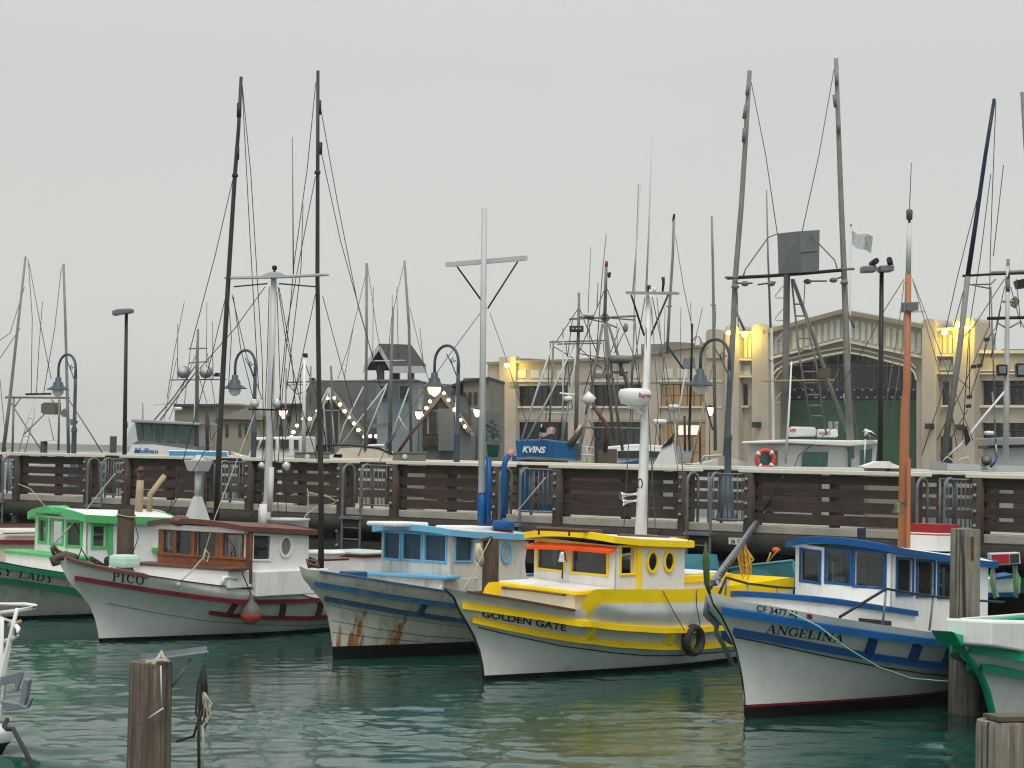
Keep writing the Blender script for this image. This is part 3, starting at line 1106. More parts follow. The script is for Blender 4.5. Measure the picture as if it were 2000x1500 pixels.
    def port(s, cx, cy, rx, ry, m, glass='dark glass', ring=.05):
        a, _, z = s.side(cx, cy, s.hbw)
        da = abs(s.side(cx + rx, cy, s.hbw)[0] - a)
        dz = abs(s.side(cx, cy - ry, s.hbw)[2] - z)
        for sd in (1, -1):
            f = MB(); rows = []
            for i in range(25):
                w = 2 * math.pi * i / 24
                c, n = math.cos(w), math.sin(w)
                pt = lambda ra, rz, o: s.W(a + ra * c, sd * (s.hbw + o), z + rz * n)
                rows.append([pt(da - ring, dz - ring, 0), pt(da - ring, dz - ring, .03), pt(da, dz, .03), pt(da, dz, 0)])
            f.strip(rows, smooth=False)
            fo = f.build('porthole', m, s.root)
            g = MB()
            P = [s.W(a + (da - ring + .005) * math.cos(w), sd * (s.hbw + .012), z + (dz - ring + .005) * math.sin(w)) for w in [2 * math.pi * i / 24 for i in range(24)]]
            g.add(P, [list(range(24))])
            g.build('pane', glass, fo)
    def roof(s, edge, m_top, m_rim, ov=.10, of=.14, oa=.12, t=.09, camber=.10, bow=None, rimlift=0.0, a1=None):
        """edge: traced top line of the roof edge on the seen side, front to back"""
        bw, bow = s.hbw + ov, s.hbow if bow is None else bow
        pts = sorted([s.side(x, y, bw)[0::2] for x, y in edge])
        A0, A1 = s.ha0 - of, (s.ha1 if a1 is None else a1) + oa
        NA, NB = 16, 10
        def P(i, j, dz):
            b = bw * (2 * j / NB - 1)
            a = lerp(A0, A1, i / NA)
            af = a - (bow + .05) * (1 - (b / bw) ** 2) * (1 - i / NA)
            z = interp(a, pts) + camber * (1 - (b / bw) ** 2)
            return s.W(af, b, z + dz)
        top = MB()
        top.strip([[P(i, j, -.004) for j in range(NB + 1)] for i in range(NA + 1)])
        top.strip([[P(i, j, -t * .8) for j in range(NB + 1)] for i in range(NA + 1)])
        r = top.build('roof', m_top, s.root)
        loop = [(i, NB) for i in range(NA + 1)] + [(NA, j) for j in range(NB - 1, -1, -1)] + [(i, 0) for i in range(NA - 1, -1, -1)] + [(0, j) for j in range(1, NB)]
        rim = MB()
        rows = []
        c = s.W((A0 + A1) / 2, 0, 0)
        for (i, j) in loop + loop[:1]:
            p = P(i, j, 0)
            d = V((p.x - c.x, p.y - c.y, 0))
            o = V((0, 0, 0))
            if j == NB: o += s.B
            if j == 0: o -= s.B
            if i == 0: o -= s.A
            if i == NA: o += s.A
            o = o.normalized()
            z = V((0, 0, 1))
            rows.append([p - o * .03 + z * (.012 + rimlift), p + o * .012 + z * (.008 + rimlift), p + o * .012 - z * t, p - o * .03 - z * t, p - o * .03 + z * (.012 + rimlift)])
        rim.strip(rows, smooth=False)
        rim.build('roof_trim', m_rim, s.root)
        return r
    def part(s, mb, name, m, bevel=0.0, parent=None):
        return mb.build(name, m, parent or s.root, bevel=bevel)
# ------------------------------------------------------------------ the moored boats in front of the pier
FLEET = 'wooden fishing boats moored in a row at the pier'
def floodlight(bt, x, y, r, boff=0.0, parent=None, name='floodlight'):
    p = bt.sideW(x, y, boff)
    R_ = r * p.y / F
    d = (V((0, 0, 3.0)) - p); d.z = -p.y * .12
    d = d.normalized()
    b = MB()
    b.lathe(p, [(R_ * .2, -R_ * .9), (R_ * .75, -R_ * .6), (R_, 0), (R_ * 1.02, .02), (R_ * .9, .03)], 14, d)
    o = b.build(name, 'chrome', parent or bt.root)
    g = MB()
    g.lathe(p, [(R_ * .9, .025), (R_ * .5, .05), (.001, .06)], 14, d)
    g.build('lens', 'lens', o if parent is None else parent)

# ---- yellow and white boat
GG = Boat('fishing_boat', 'white boat with yellow trim, orange visor and a tyre hung on its side', (945, 1330), 40, group=FLEET)
b = GG
aend = b.side(1545, 1130, 0)[0]
b.hull([(866, 1146), (885, 1166), (896, 1192), (910, 1215), (925, 1243), (935, 1270), (941, 1300), (945, 1330)],
       [(860, 1147), (900, 1154), (912, 1157), (1000, 1171), (1122, 1193), (1131, 1193), (1138, 1177), (1148, 1160), (1160, 1151), (1250, 1151), (1330, 1151), (1410, 1146), (1470, 1139), (1545, 1128)],
       aend, 1.28, 0.80, ['clean white', 'bottom black', 'bottom black', 'yellow paint'], boot=.085, band=(.215, .225), vsat=.72,
       zdeck=[(0, 1.36), (.1, 1.2), (.25, .98), (.5, .82), (1, .95)], deckmat='old white')
b.rail('rub_rail', [(902, 1181), (960, 1189), (1040, 1201), (1120, 1214), (1200, 1223), (1290, 1229.5), (1360, 1229), (1402, 1225)], .105, .075, 'yellow paint')
b.rail('rub_rail', [(921, 1208), (980, 1221), (1050, 1235), (1120, 1246), (1200, 1256), (1290, 1262), (1370, 1261), (1418, 1256)], .105, .075, 'yellow paint')
for (p, q) in (((1158, 1222), (1147, 1246)), ((1311, 1234), (1301, 1257))):
    b.cross('rail_bracket', p, q, 9, .07, 'yellow paint')
b.rail('pin_stripe', [(934, 1225), (1000, 1241), (1100, 1262), (1200, 1275), (1260, 1280), (1330, 1280), (1430, 1271)], .018, .012, 'black', bevel=0)
b.rail('rail_pipe', [(912, 1156), (1000, 1170), (1122, 1192)], .045, .03, 'brown wood', extend=False)
b.name(textpoly('GOLDEN GATE', .022), (941, 1204), (1105, 1232), 12.8, 'black letter', 0.10)
b.part(b.stick([(868, 1150), (886, 1167), (897, 1193), (911, 1216), (926, 1244), (936, 1271), (942, 1301), (945, 1329)], 5), 'stem_band', 'black')
b.house(1043, 1200, 1337, (1048, 1066), (1133, 1146), 1066, [(1052, 1060, 1101, 1111), (1117, 1066, 1186, 1119)], [(1213, 1069, 1239, 1120)], trim='yellow paint', bow=.06, zlow=.85)
b.roof([(1195, 1048), (1250, 1054), (1345, 1058)], 'clean white', 'yellow paint', t=.10, camber=.07)
b.port(1273, 1097, 11.5, 23, 'yellow paint')
b.port(1305.5, 1096, 11, 22, 'yellow paint')
m = MB()
b.sprism([(1242, 1062), (1251, 1062), (1250, 1150), (1242, 1150)], b.hbw - .01, b.hbw + .03, m)
b.sprism([(1251.5, 1062), (1334, 1066), (1334, 1072), (1251.5, 1070)], b.hbw - .01, b.hbw + .03, m)
b.part(m, 'door_post', 'yellow paint')
m = MB()
aw = b.ha0
for i in range(8):
    b0, b1 = lerp(-b.hbw - .06, b.hbw + .06, i / 8), lerp(-b.hbw - .06, b.hbw + .06, (i + 1) / 8)
    zf = lambda q: b.hz[1] - .085 - .02 * (q / b.hbw) ** 2
    af = lambda q: -.07 * (1 - (q / b.hbw) ** 2)
    m.pts8([b.W(aw - .19 + af(b0), b0, zf(b0) - .01), b.W(aw - .19 + af(b1), b1, zf(b1) - .01), b.W(aw - .02 + af(b1), b1, zf(b1) + .05), b.W(aw - .02 + af(b0), b0, zf(b0) + .05)],
           [b.W(aw - .19 + af(b0), b0, zf(b0) - .06), b.W(aw - .19 + af(b1), b1, zf(b1) - .06), b.W(aw - .02 + af(b1), b1, zf(b1) + .02), b.W(aw - .02 + af(b0), b0, zf(b0) + .02)])
b.part(m, 'visor', 'orange paint')
# trunk cabin ahead of the wheelhouse
a0t = b.corner(976, 1122, 1150)[0]
m = b.fprism([(978, 1142), (1122, 1161), (1122, 1200), (978, 1185)], a0t, b.ha0 + .05)
tk = b.part(m, 'trunk_cabin', 'cream paint', bevel=.01)
b.part(b.fprism([(973, 1136), (1126, 1155), (1126, 1163), (973, 1144)], a0t - .05, b.ha0 - .06), 'trunk_rim', 'yellow paint', bevel=.01)
b.part(b.fprism([(976, 1133.6), (1124, 1152.5), (1124, 1156), (976, 1137)], a0t - .02, b.ha0 - .07), 'trunk_top', 'clean white')
m = MB()
P = [b.frontW(x, y, a0t - .07) for x, y in ((981, 1149), (1040, 1154), (1099, 1162))]
m.tube(P, .016, 6)
for p in P:
    m.tube([p, p + b.A * .08], .02, 6)
b.part(m, 'grab_rail', 'brown wood')
for pts in ([(1046, 1032), (1175, 1038)], [(1208, 1046), (1338, 1052)]):
    m = MB(); P = [b.sideW(x, y, .45) for x, y in pts]
    m.tube(P, .035, 7)
    for k in (.05, .5, .95):
        p = P[0].lerp(P[1], k); m.tube([p, p - V((0, 0, .1))], .02, 6)
    b.part(m, 'roof_rail', 'brown wood')
# after cabin box and coaming
m = b.lbox(b.ha1 + .02, b.ha1 + 1.55, -.7, .72, .85, b.side(1380, 1125, .72)[2])
b.part(m, 'after_hatch', 'clean white', bevel=.02)
z = b.side(1380, 1122, .76)[2]
b.part(b.lbox(b.ha1 + .02, b.ha1 + 1.6, -.76, .76, z - .13, z), 'hatch_rim', 'yellow paint', bevel=.02)
b.part(b.lbox(b.ha1 + .05, b.ha1 + 1.5, -.7, .7, z + .003, z + .03), 'hatch_top', 'clean white', bevel=.02)
b.part(b.lbox(b.ha1 - .1, b.ha1 + 1.35, .82, .9, z - .38, z - .31), 'coaming_rail', 'yellow paint', bevel=.01)
# wheelhouse bell
p = b.frontW(1099, 1085, b.ha0 - .22)
m = MB(); m.lathe(p + V((0, 0, -.1)), [(.09, 0), (.075, .03), (.06, .07), (.055, .13), (.03, .17), (.012, .18), (.012, .24)], 14)
bl = b.part(m, 'ship_bell', 'chrome')
m = MB(); m.tube([p + V((0, 0, -.06)), p + V((0, 0, -.38))], [.008, .016], 6)
m.build('bell_rope', 'dark rope', bl)
# mast
MA = b.side(1253, 1045, 0)[0]
m = b.stick([(1268, 565), (1262, 760), (1256, 940), (1251, 1052)], 11, 24, 4)
ms = b.part(m, 'mast', 'clean white')
m = MB(); b.fprism([(1222, 569), (1320, 570), (1320, 575), (1222, 574)], MA - .05, MA + .05, m)
b.part(m, 'crossbar', 'grey paint')
b.part(b.stick([(1233, 576), (1258, 655)], 4), 'brace', 'dark paint')
b.part(b.stick([(1305, 576), (1269, 660)], 4), 'brace', 'dark paint')
p = b.sideW(1240, 776, -.05)
R_ = 32 * p.y / F
m = MB(); m.lathe(p - V((0, 0, R_ * .52)), [(R_ * .35, 0), (R_ * .86, .03), (R_, R_ * .55), (R_, R_ * .82), (R_ * .9, R_ * 1.0), (R_ * .4, R_ * 1.07), (.001, R_ * 1.08)], 22)
rd = b.part(m, 'radar_dome', 'clean white')
def dome(s, t):
    px = lerp(1246, 1271, s); py = 777 - 9 * t
    q = onp(px, py, p, (EYE - p).normalized())
    d = V((q.x - p.x, q.y - p.y, 0)); c = math.sqrt(max(1e-6, (R_ + .006) ** 2 - d.length_squared * 0 - 0))
    lx = (q - p).dot(V((1, 0, 0)))
    return p + V((lx, -math.sqrt(max(1e-4, (R_ * 1.005) ** 2 - lx * lx)), (q - p).z))
put_text(textpoly('Rayma', .03), dome, 'lettering', 'red letter', rd)
m = MB(); m.tube([b.sideW(1240, 796, -.05), b.sideW(1258, 812, 0)], .035, 6); m.tube([b.sideW(1228, 794, -.05), b.sideW(1264, 795, 0)], .04, 6)
b.part(m, 'radar_bracket', 'clean white')
b.part(b.stick([(1273, 266), (1268, 430), (1262, 570)], 2.6, 4.5, 6), 'whip_antenna', 'light grey')
b.part(b.stick([(1251, 360), (1243, 480), (1236, 570)], 2.2, 3.4, 6, boff=-.4), 'whip_antenna', 'light grey')
b.part(b.stick([(1295, 541), (1296, 553), (1294, 570)], 7, 4, 8), 'mast_lamp', 'dark paint')
b.part(b.stick([(1267, 557), (1267, 570)], 8, 8, 8), 'mast_lamp', 'dark paint')
b.part(b.stick([(1279, 562), (1278, 570)], 9, 5, 8), 'mast_lamp', 'clean white')
m = MB(); b.wire([(1260, 580, 0), (1237, 720, -.5), (1228, 860, -.9), (1218, 1040, -1.0)], 2, m); b.wire([(1274, 580, 0), (1296, 690, .4), (1330, 880, .9), (1345, 1060, .9)], 2, m)
b.wire([(1271, 575, 0), (1286, 800, .3), (1262, 1045, 0)], 1.6, m); b.wire([(1280, 1030, .1), (1266, 800, .05), (1262, 640, 0)], 2, m)
b.wire([(1283, 580, .1), (1300, 760, .4), (1345, 1060, .8)], 1.6, m)
b.part(m, 'stays', 'wire')
for (x, y) in ((1257, 688), (1290, 688)):
    p = b.sideW(x, y, .2 if x > 1270 else -.3)
    m = MB(); m.ball(p, .045, 8, sq=(.8, .8, 1.7)); b.part(m, 'pulley_block', 'rig grey')
for (x, y, l) in ((1212, 968, 30), (1214, 981, 28)):
    p = b.sideW(x, y, -.25); q = b.sideW(x + l, y - 3, -.1)
    d = (q - p).normalized()
    m = MB(); m.lathe(p, [(.075, 0), (.05, .05), (.025, .12), (.018, .22), (.018, (q - p).length), (.035, (q - p).length + .01), (.03, (q - p).length + .06)], 12, d)
    b.part(m, 'air_horn', 'chrome')
m = MB(); c = b.sideW(1250, 945, .14); rr = .065
m.tube([c + b.A * (rr * math.cos(w)) + V((0, 0, 1.3 * rr * math.sin(w))) for w in [rad(-60 + 300 * i / 12) for i in range(13)]], .012, 6)
b.part(m, 'horseshoe', 'black')
m = MB(); m.lathe(b.W(MA + .35, .2, b.hz[2] + .08), [(.03, 0), (.03, .25), (.1, .25), (.1, .3), (.02, .42)], 10)
# tyre fender
t0 = b.hp(1344, 1244, .12)
tr = thing('tyre_fender', 'black car tyre hung by two lines on the yellow boat hull', 'tyre', t0)
n = b.N(*b.uv(1344, 1244)); n = V((n.x, n.y, 0)).normalized(); sx = n.cross(V((0, 0, 1)))
m = MB(); rows = []
for i in range(33):
    w = 2 * math.pi * i / 32; c = sx * math.cos(w) + V((0, 0, 1)) * math.sin(w)
    rows.append([t0 + c * (.212 + .062 * math.cos(q)) + n * .085 * math.sin(q) for q in [2 * math.pi * j / 12 for j in range(13)]])
m.strip(rows); m.build('tyre', 'rubber', tr)
for (x0, y0, x1, y1) in ((1292, 1154, 1327, 1226), (1357, 1152, 1357, 1216)):
    m = MB(); m.tube([b.hp(x0, y0, .03), b.hp((x0 + x1) / 2, (y0 + y1) / 2, .04), b.hp(x1, y1, .12)], .008, 5); m.build('hanging_line', 'dark rope', tr)

# ---- rusty pale blue boat
RB = Boat('fishing_boat', 'rust stained white boat with blue rails and a pale blue wheelhouse', (650, 1289), 40, group=FLEET)
b = RB
M['rust hull'] = mat('rust hull', rgb(226, 224, 214, .85), 0.5, 0.12, 2.5, dirt=(.22, .19, .14), damt=.6, dlo=.5, dscale=(2.5, 2.5, .6), bump=.12)
def add_rust(m, spots):
    t = m.node_tree; p = t.nodes['Principled BSDF']
    src = p.inputs['Base Color'].links[0].from_socket
    tcn = t.nodes.new('ShaderNodeTexCoord'); sp = t.nodes.new('ShaderNodeSeparateXYZ')
    t.links.new(tcn.outputs['Object'], sp.inputs[0])
    mp = t.nodes.new('ShaderNodeMapping'); mp.inputs['Scale'].default_value = (14, 14, 1.6)
    t.links.new(tcn.outputs['Object'], mp.inputs[0])
    n = t.nodes.new('ShaderNodeTexNoise'); n.inputs['Scale'].default_value = 1.0; n.inputs['Detail'].default_value = 7; n.inputs['Roughness'].default_value = .7
    t.links.new(mp.outputs[0], n.inputs['Vector'])
    def math_(op, a, b2):
        k = t.nodes.new('ShaderNodeMath'); k.operation = op
        for i, q in enumerate((a, b2)):
            if isinstance(q, (int, float)): k.inputs[i].default_value = q
            else: t.links.new(q, k.inputs[i])
        return k.outputs[0]
    for (x, w, z0, z1, amt) in spots:
        d = math_('ABSOLUTE', math_('SUBTRACT', sp.outputs[0], x), 0)
        hx = math_('SUBTRACT', 1.0, math_('DIVIDE', d, w))
        mz = t.nodes.new('ShaderNodeMapRange'); mz.inputs[1].default_value = z1; mz.inputs[2].default_value = z0
        t.links.new(sp.outputs[2], mz.inputs[0])
        k = math_('MULTIPLY', hx, mz.outputs[0])
        f = math_('ADD', math_('MULTIPLY', math_('SUBTRACT', n.outputs[0], .42), 3.2), math_('SUBTRACT', math_('MULTIPLY', k, 2.2), 1.0))
        c = t.nodes.new('ShaderNodeClamp'); t.links.new(math_('MULTIPLY', f, amt), c.inputs[0])
        cz = t.nodes.new('ShaderNodeMath'); cz.operation = 'MULTIPLY'; t.links.new(c.outputs[0], cz.inputs[0]); t.links.new(math_('GREATER_THAN', hx, 0), cz.inputs[1])
        mi = t.nodes.new('ShaderNodeMix'); mi.data_type = 'RGBA'
        t.links.new(cz.outputs[0], mi.inputs[0]); t.links.new(src, mi.inputs['A'])
        r = t.nodes.new('ShaderNodeValToRGB'); r.color_ramp.elements[0].color = (.42, .22, .07, 1); r.color_ramp.elements[0].position = .3; r.color_ramp.elements[1].color = (.24, .07, .015, 1); r.color_ramp.elements[1].position = .75
        t.links.new(n.outputs[0], r.inputs[0]); t.links.new(r.outputs[0], mi.inputs['B'])
        src = mi.outputs['Result']
    t.links.new(src, p.inputs['Base Color'])
add_rust(M['rust hull'], [(-3.12, .22, .0, 1.5, 1.7), (-3.2, .12, .1, 1.15, 2.2), (-2.45, .30, .1, 1.35, .9), (-2.40, .13, .2, 1.2, 1.9), (-3.42, .12, -.2, 1.1, 2)])
b.hull([(584, 1105), (590, 1124), (605, 1144), (620, 1162), (632, 1181), (640, 1204), (646, 1238), (649, 1262), (650, 1289)],
       [(575, 1104), (600, 1112), (622, 1114), (700, 1125), (780, 1138), (860, 1151), (930, 1160), (990, 1160), (1060, 1150), (1120, 1140), (1200, 1125)],
       7.6, 1.28, .82, ['rust hull', 'bottom black', 'bottom black', 'dull blue'], boot=.23, zdeck=[(0, 1.4), (.12, 1.22), (.3, 1.0), (1, .95)], deckmat='grey paint')
b.rail('rub_rail', [(614, 1139), (680, 1150), (760, 1164), (840, 1176), (883, 1182)], .085, .06, 'dull blue')
b.rail('rub_rail', [(634, 1168), (700, 1180), (780, 1194), (860, 1206), (905, 1212)], .085, .06, 'dull blue')
b.cross('rail_bracket', (829, 1178), (820, 1196), 9, .06, 'dull blue')
b.rail('sheer_strake', [(624, 1116), (700, 1127), (780, 1140), (860, 1153), (900, 1158)], .03, .03, 'dull blue')
for pts in ([(646, 1183), (720, 1197), (800, 1211), (880, 1222), (915, 1226)], [(648, 1212), (740, 1229), (830, 1242), (920, 1248)], [(650, 1235), (740, 1246), (850, 1256)]):
    b.rail('plank_seam', pts, .008, .004, 'dark paint', bevel=0, both=False, extend=False)
b.house(745, 880, 1024, (1033, 1043), (1112, 1119), 1050, [(752, 1041, 781, 1090), (789, 1043, 823, 1092), (832, 1046, 871, 1095)], [(890, 1049, 922, 1095)],
        wall='old white', trim='sky blue', bow=.05, zlow=.9, glass='curtain')
b.roof([(878, 1035), (930, 1040), (1026, 1044)], 'old white', 'sky blue', t=.10, camber=.06)
b.port(988, 1080, 11, 21, 'sky blue', glass='grey paint')
for (x0, y0, x1, y1, bb) in ((771, 1020, 838, 1029, 0.1), (905, 1028, 973, 1038, 0.3)):
    m = MB(); P0 = b.sideW(x0, y1, bb); P1 = b.sideW(x1, y1, bb); h = (y1 - y0) * P0.y / F
    m.hexa([P0, P1, P1 + V((0, 0, h)), P0 + V((0, 0, h))], -b.B * .7)
    b.part(m, 'roof_hatch', 'clean white', bevel=.03)
a0t = b.corner(700, 866, 1122)[0]
b.part(b.fprism([(702, 1121), (866, 1131), (866, 1165), (702, 1150)], a0t, b.ha0 + .05), 'trunk_cabin', 'old white', bevel=.01)
b.part(b.fprism([(697, 1116), (872, 1126), (872, 1132), (697, 1122)], a0t - .05, b.ha0 - .06), 'trunk_rim', 'sky blue', bevel=.01)
# curved after screen
m = MB(); zt = b.hz[2] - .05
prof = [(b.ha1, zt), (b.ha1 + .12, zt - .03), (b.ha1 + .06, zt - .2), (b.ha1 + .02, zt - .4), (b.ha1 + .06, zt - .62), (b.ha1 + .2, zt - .78), (b.ha1 + .5, zt - .86), (b.ha1 + .5, zt - 1.1), (b.ha1, zt - 1.1)]
m.hexa([b.W(a, b.hbw, z) for a, z in prof], -b.B * .05); m.hexa([b.W(a, -b.hbw, z) for a, z in prof], b.B * .05)
b.part(m, 'side_screen', 'old white')
m = MB(); rows = []
for i in range(13):
    w = math.pi / 2 * i / 12
m = MB(); pr = [(0, 0), (0, .25), (.06, .36), (.2, .42), (1.0, .42), (1.0, 0)]
q0 = b.side(860, 1152, 1.0)
m.hexa([b.W(q0[0] + x, 1.0, .95 + z) for x, z in pr], -b.B * .05)
b.part(m, 'side_coaming', 'old white', bevel=.01)
# mast
m = b.stick([(946, 407), (943, 700), (941, 962)], 10.5, 14, 4)
b.part(m, 'mast', 'light grey')
MA = b.side(946, 1028, 0)[0]
b.part(b.fprism([(870, 512.5), (1025, 499), (1025, 508), (870, 521)], MA - .05, MA + .03), 'crossbar', 'light grey')
b.part(b.stick([(893, 521), (942, 589)], 3.5, boff=-.1), 'brace', 'dark paint')
b.part(b.stick([(1011, 511), (953, 602)], 3.5, boff=.1), 'brace', 'dark paint')
b.part(b.stick([(955, 892), (952, 1030)], 11, 13, 4, boff=.05), 'mast_step', 'blue paint')
b.part(b.stick([(941, 958), (941, 1030)], 17, 17, 4, boff=-.02), 'mast_step', 'blue paint')
b.part(b.stick([(983, 1012), (985, 930), (984, 912), (988, 898), (995, 888)], 12, 11, 10, boff=.5), 'exhaust_pipe', 'blue paint')
b.part(b.stick([(993, 891), (1000, 881)], 12, 13, 10, boff=.5), 'exhaust_tip', mat('pipe tip', rgb(190, 130, 135), .6))
m = MB(); p = b.sideW(983, 1036, .55); m.lathe(p - V((0, 0, .18)), [(.17, 0), (.185, .22)], 16); bk = b.part(m, 'bucket', 'maroon paint')
m = MB(); m.lathe(p + V((0, 0, .02)), [(.2, 0), (.2, .14), (.18, .16), (.001, .17)], 16); m.build('bucket_lid', 'blue paint', bk)
m = MB()
b.wire([(942, 606, 0), (880, 690, -.8), (760, 860, -2.0), (700, 1000, -2.2)], 1.5, m); b.wire([(957, 612, 0), (985, 690, .8), (1030, 830, 1.2)], 1.5, m)
b.part(m, 'stays', 'wire')
m = MB(); b.wire([(1066, 932, .9), (1022, 985, .6), (972, 1036, .3)], 2, m); b.part(m, 'mooring_line', 'rope')
m = MB(); p = b.hp(604, 1108, 0) ; m.tube([p, p + V((-.05, .1, .12)), p + V((.1, .15, .1)), p + V((.15, .05, .0)), p + V((.0, 0, .06))], .03, 6); b.part(m, 'bow_fitting', 'brown wood')
m = b.lbox(.0, .35, .1, .45, 1.35, 1.52); b.part(m, 'anchor_chock', 'dull blue', bevel=.02)

# ---- white boat with maroon rails and varnished wheelhouse front
PC = Boat('fishing_boat', 'white boat with maroon rub rails, varnished wheelhouse windows and tall black poles', (194, 1254), 40, group=FLEET)
b = PC
b.hull([(112, 1090), (122, 1112), (135, 1138), (160, 1163), (175, 1183), (185, 1207), (191, 1232), (194, 1254)],
       [(105, 1083), (125, 1086), (150, 1096), (200, 1108), (280, 1122), (400, 1140), (500, 1149), (560, 1151), (590, 1160), (610, 1167), (640, 1170), (800, 1160)],
       7.9, 1.32, .82, ['clean white', 'bottom black', 'bottom red', 'clean white'], boot=.07, vsat=.85, zdeck=[(0, 1.6), (.12, 1.3), (.3, 1.05), (1, .9)], deckmat='old white')
b.rail('rub_rail', [(146, 1128), (200, 1137), (300, 1153), (400, 1167), (460, 1174), (520, 1175), (600, 1173), (640, 1172)], .085, .07, 'maroon paint')
b.rail('rub_rail', [(408, 1195), (450, 1201), (520, 1206), (600, 1207), (640, 1204)], .085, .07, 'maroon paint')
for p, q in (((458, 1177), (445, 1198)), ((552, 1178), (548, 1203)), ((624, 1176), (619, 1203))):
    b.cross('rail_bracket', p, q, 8, .07, 'maroon paint')
b.rail('pin_stripe', [(208, 1178), (300, 1196), (400, 1212), (500, 1220), (600, 1222), (640, 1219)], .012, .008, 'mid grey', bevel=0)
b.rail('sheer_line', [(288, 1124), (375, 1137), (470, 1149), (560, 1152), (610, 1168), (640, 1171)], .018, .02, 'dark paint', bevel=0, extend=False)
b.rail('bow_rail', [(130, 1089), (150, 1097), (200, 1109), (280, 1123), (289, 1126)], .07, .05, 'brown wood', extend=False)
b.name(serifpoly('PICO', .14), (219, 1134), (281, 1142), 16.5, 'black letter', .05)
m = b.stick([(146, 1092), (128, 1086), (112, 1087), (103, 1093), (106, 1100), (114, 1098)], 22, 12, 8); b.stick([(126, 1084), (112, 1076), (104, 1066), (101, 1070), (105, 1082)], 9, 7, 8, m)
b.part(m, 'carved_stem_head', 'stem wood')
b.house(309, 486, 603, (1030, 1040), (1100, 1112), 1046, [(320, 1038, 339, 1080), (347, 1039, 377, 1082), (386, 1041, 422, 1086), (441, 1045, 474, 1091)], [(495, 1046, 527, 1092)],
        trim='brown wood', bow=.10, zlow=.95, frontwall='clean white', sideframes=['clean white'])
# varnished front panelling over the front wall
m = MB()
for i in range(12):
    b0, b1 = lerp(-b.hbw, b.hbw, i / 12), lerp(-b.hbw, b.hbw, (i + 1) / 12)
    wf = lambda q, o: b.ha0 - b.hbow * (1 - (q / b.hbw) ** 2) - o
    zs_ = b.front(480, 1094, b.ha0)[2]
    for (z0, z1, o) in ((b.hz[0] + .02, zs_, .02), (zs_, zs_ + .05, .05)):
        m.pts8([b.W(wf(b0, o), b0, z0), b.W(wf(b1, o), b1, z0), b.W(wf(b1, 0), b1, z0), b.W(wf(b0, 0), b0, z0)],
               [b.W(wf(b0, o), b0, z1), b.W(wf(b1, o), b1, z1), b.W(wf(b1, 0), b1, z1), b.W(wf(b0, 0), b0, z1)])
for (x, w) in ((313, 7), (343, 4), (381, 4), (431, 9), (481, 5)):
    bb, zt = b.front(x, 1040, b.ha0 - .08)[1:]
    wd_ = w * 39 / F / .767
    wf2 = b.ha0 - b.hbow * (1 - (bb / b.hbw) ** 2)
    b.lbox(wf2 - .035, wf2 + .01, bb - wd_, bb + wd_, zs_, b.hz[1] - .02, m)
b.part(m, 'front_panelling', 'varnish', bevel=.006)
m = MB()
zt = b.hz[1]
for i in range(8):
    b0, b1 = lerp(-b.hbw - .1, b.hbw + .02, i / 8), lerp(-b.hbw - .1, b.hbw + .02, (i + 1) / 8)
    wf = lambda q, o: b.ha0 - b.hbow * (1 - (q / b.hbw) ** 2) - o
    m.pts8([b.W(wf(b0, .16), b0, zt - .02), b.W(wf(b1, .16), b1, zt - .02), b.W(wf(b1, 0), b1, zt - .02), b.W(wf(b0, 0), b0, zt - .02)],
           [b.W(wf(b0, .17), b0, zt + .09), b.W(wf(b1, .17), b1, zt + .09), b.W(wf(b1, 0), b1, zt + .09), b.W(wf(b0, 0), b0, zt + .09)])
b.part(m, 'eave_board', 'clean white', bevel=.01)
b.roof([(482, 1029), (520, 1031), (606, 1036)], 'brown wood', 'brown wood', t=.09, camber=.10, of=.2)
b.port(557, 1067, 13, 22, 'clean white', glass=mat('frosted', rgb(120, 122, 112), .4))
m = MB(); p = b.sideW(352, 1012, -.4); m.ball(p - V((0, 0, .05)), .2, 8, sq=(1, 1, .55)); b.part(m, 'roof_dome', 'brown wood')
m = b.lbox(b.ha0 - .04, b.ha0 + .05, b.hbw - .03, b.hbw + .06, b.hz[0], b.hz[1] + .02); b.part(m, 'corner_post', 'brown wood', bevel=.01)
a0t = b.corner(262, 446, 1108)[0]
b.part(b.fprism([(262, 1103), (446, 1115), (446, 1150), (262, 1130)], a0t, b.ha0 + .05), 'trunk_cabin', 'clean white', bevel=.02)
b.part(b.fprism([(256, 1097), (450, 1109), (450, 1115), (256, 1103)], a0t - .05, b.ha0 - .1), 'trunk_rim', 'brown wood', bevel=.015)
# white house side down to the deck edge
m = MB(); za = b.side(540, 1113, b.hbw + .35)[2]
m = b.lbox(b.ha0 + .1, b.ha0 + 2.0, -.95, b.hbw + .14, .8, b.side(540, 1115, b.hbw + .14)[2])
b.part(m, 'house_base', 'clean white', bevel=.02)
m = MB(); m.tube([b.hp(431, 1143, .05), b.hp(434, 1128, .05), b.hp(445, 1115, .05), b.hp(462, 1110, .05)], .04, 6); b.part(m, 'spray_fairing', 'clean white')
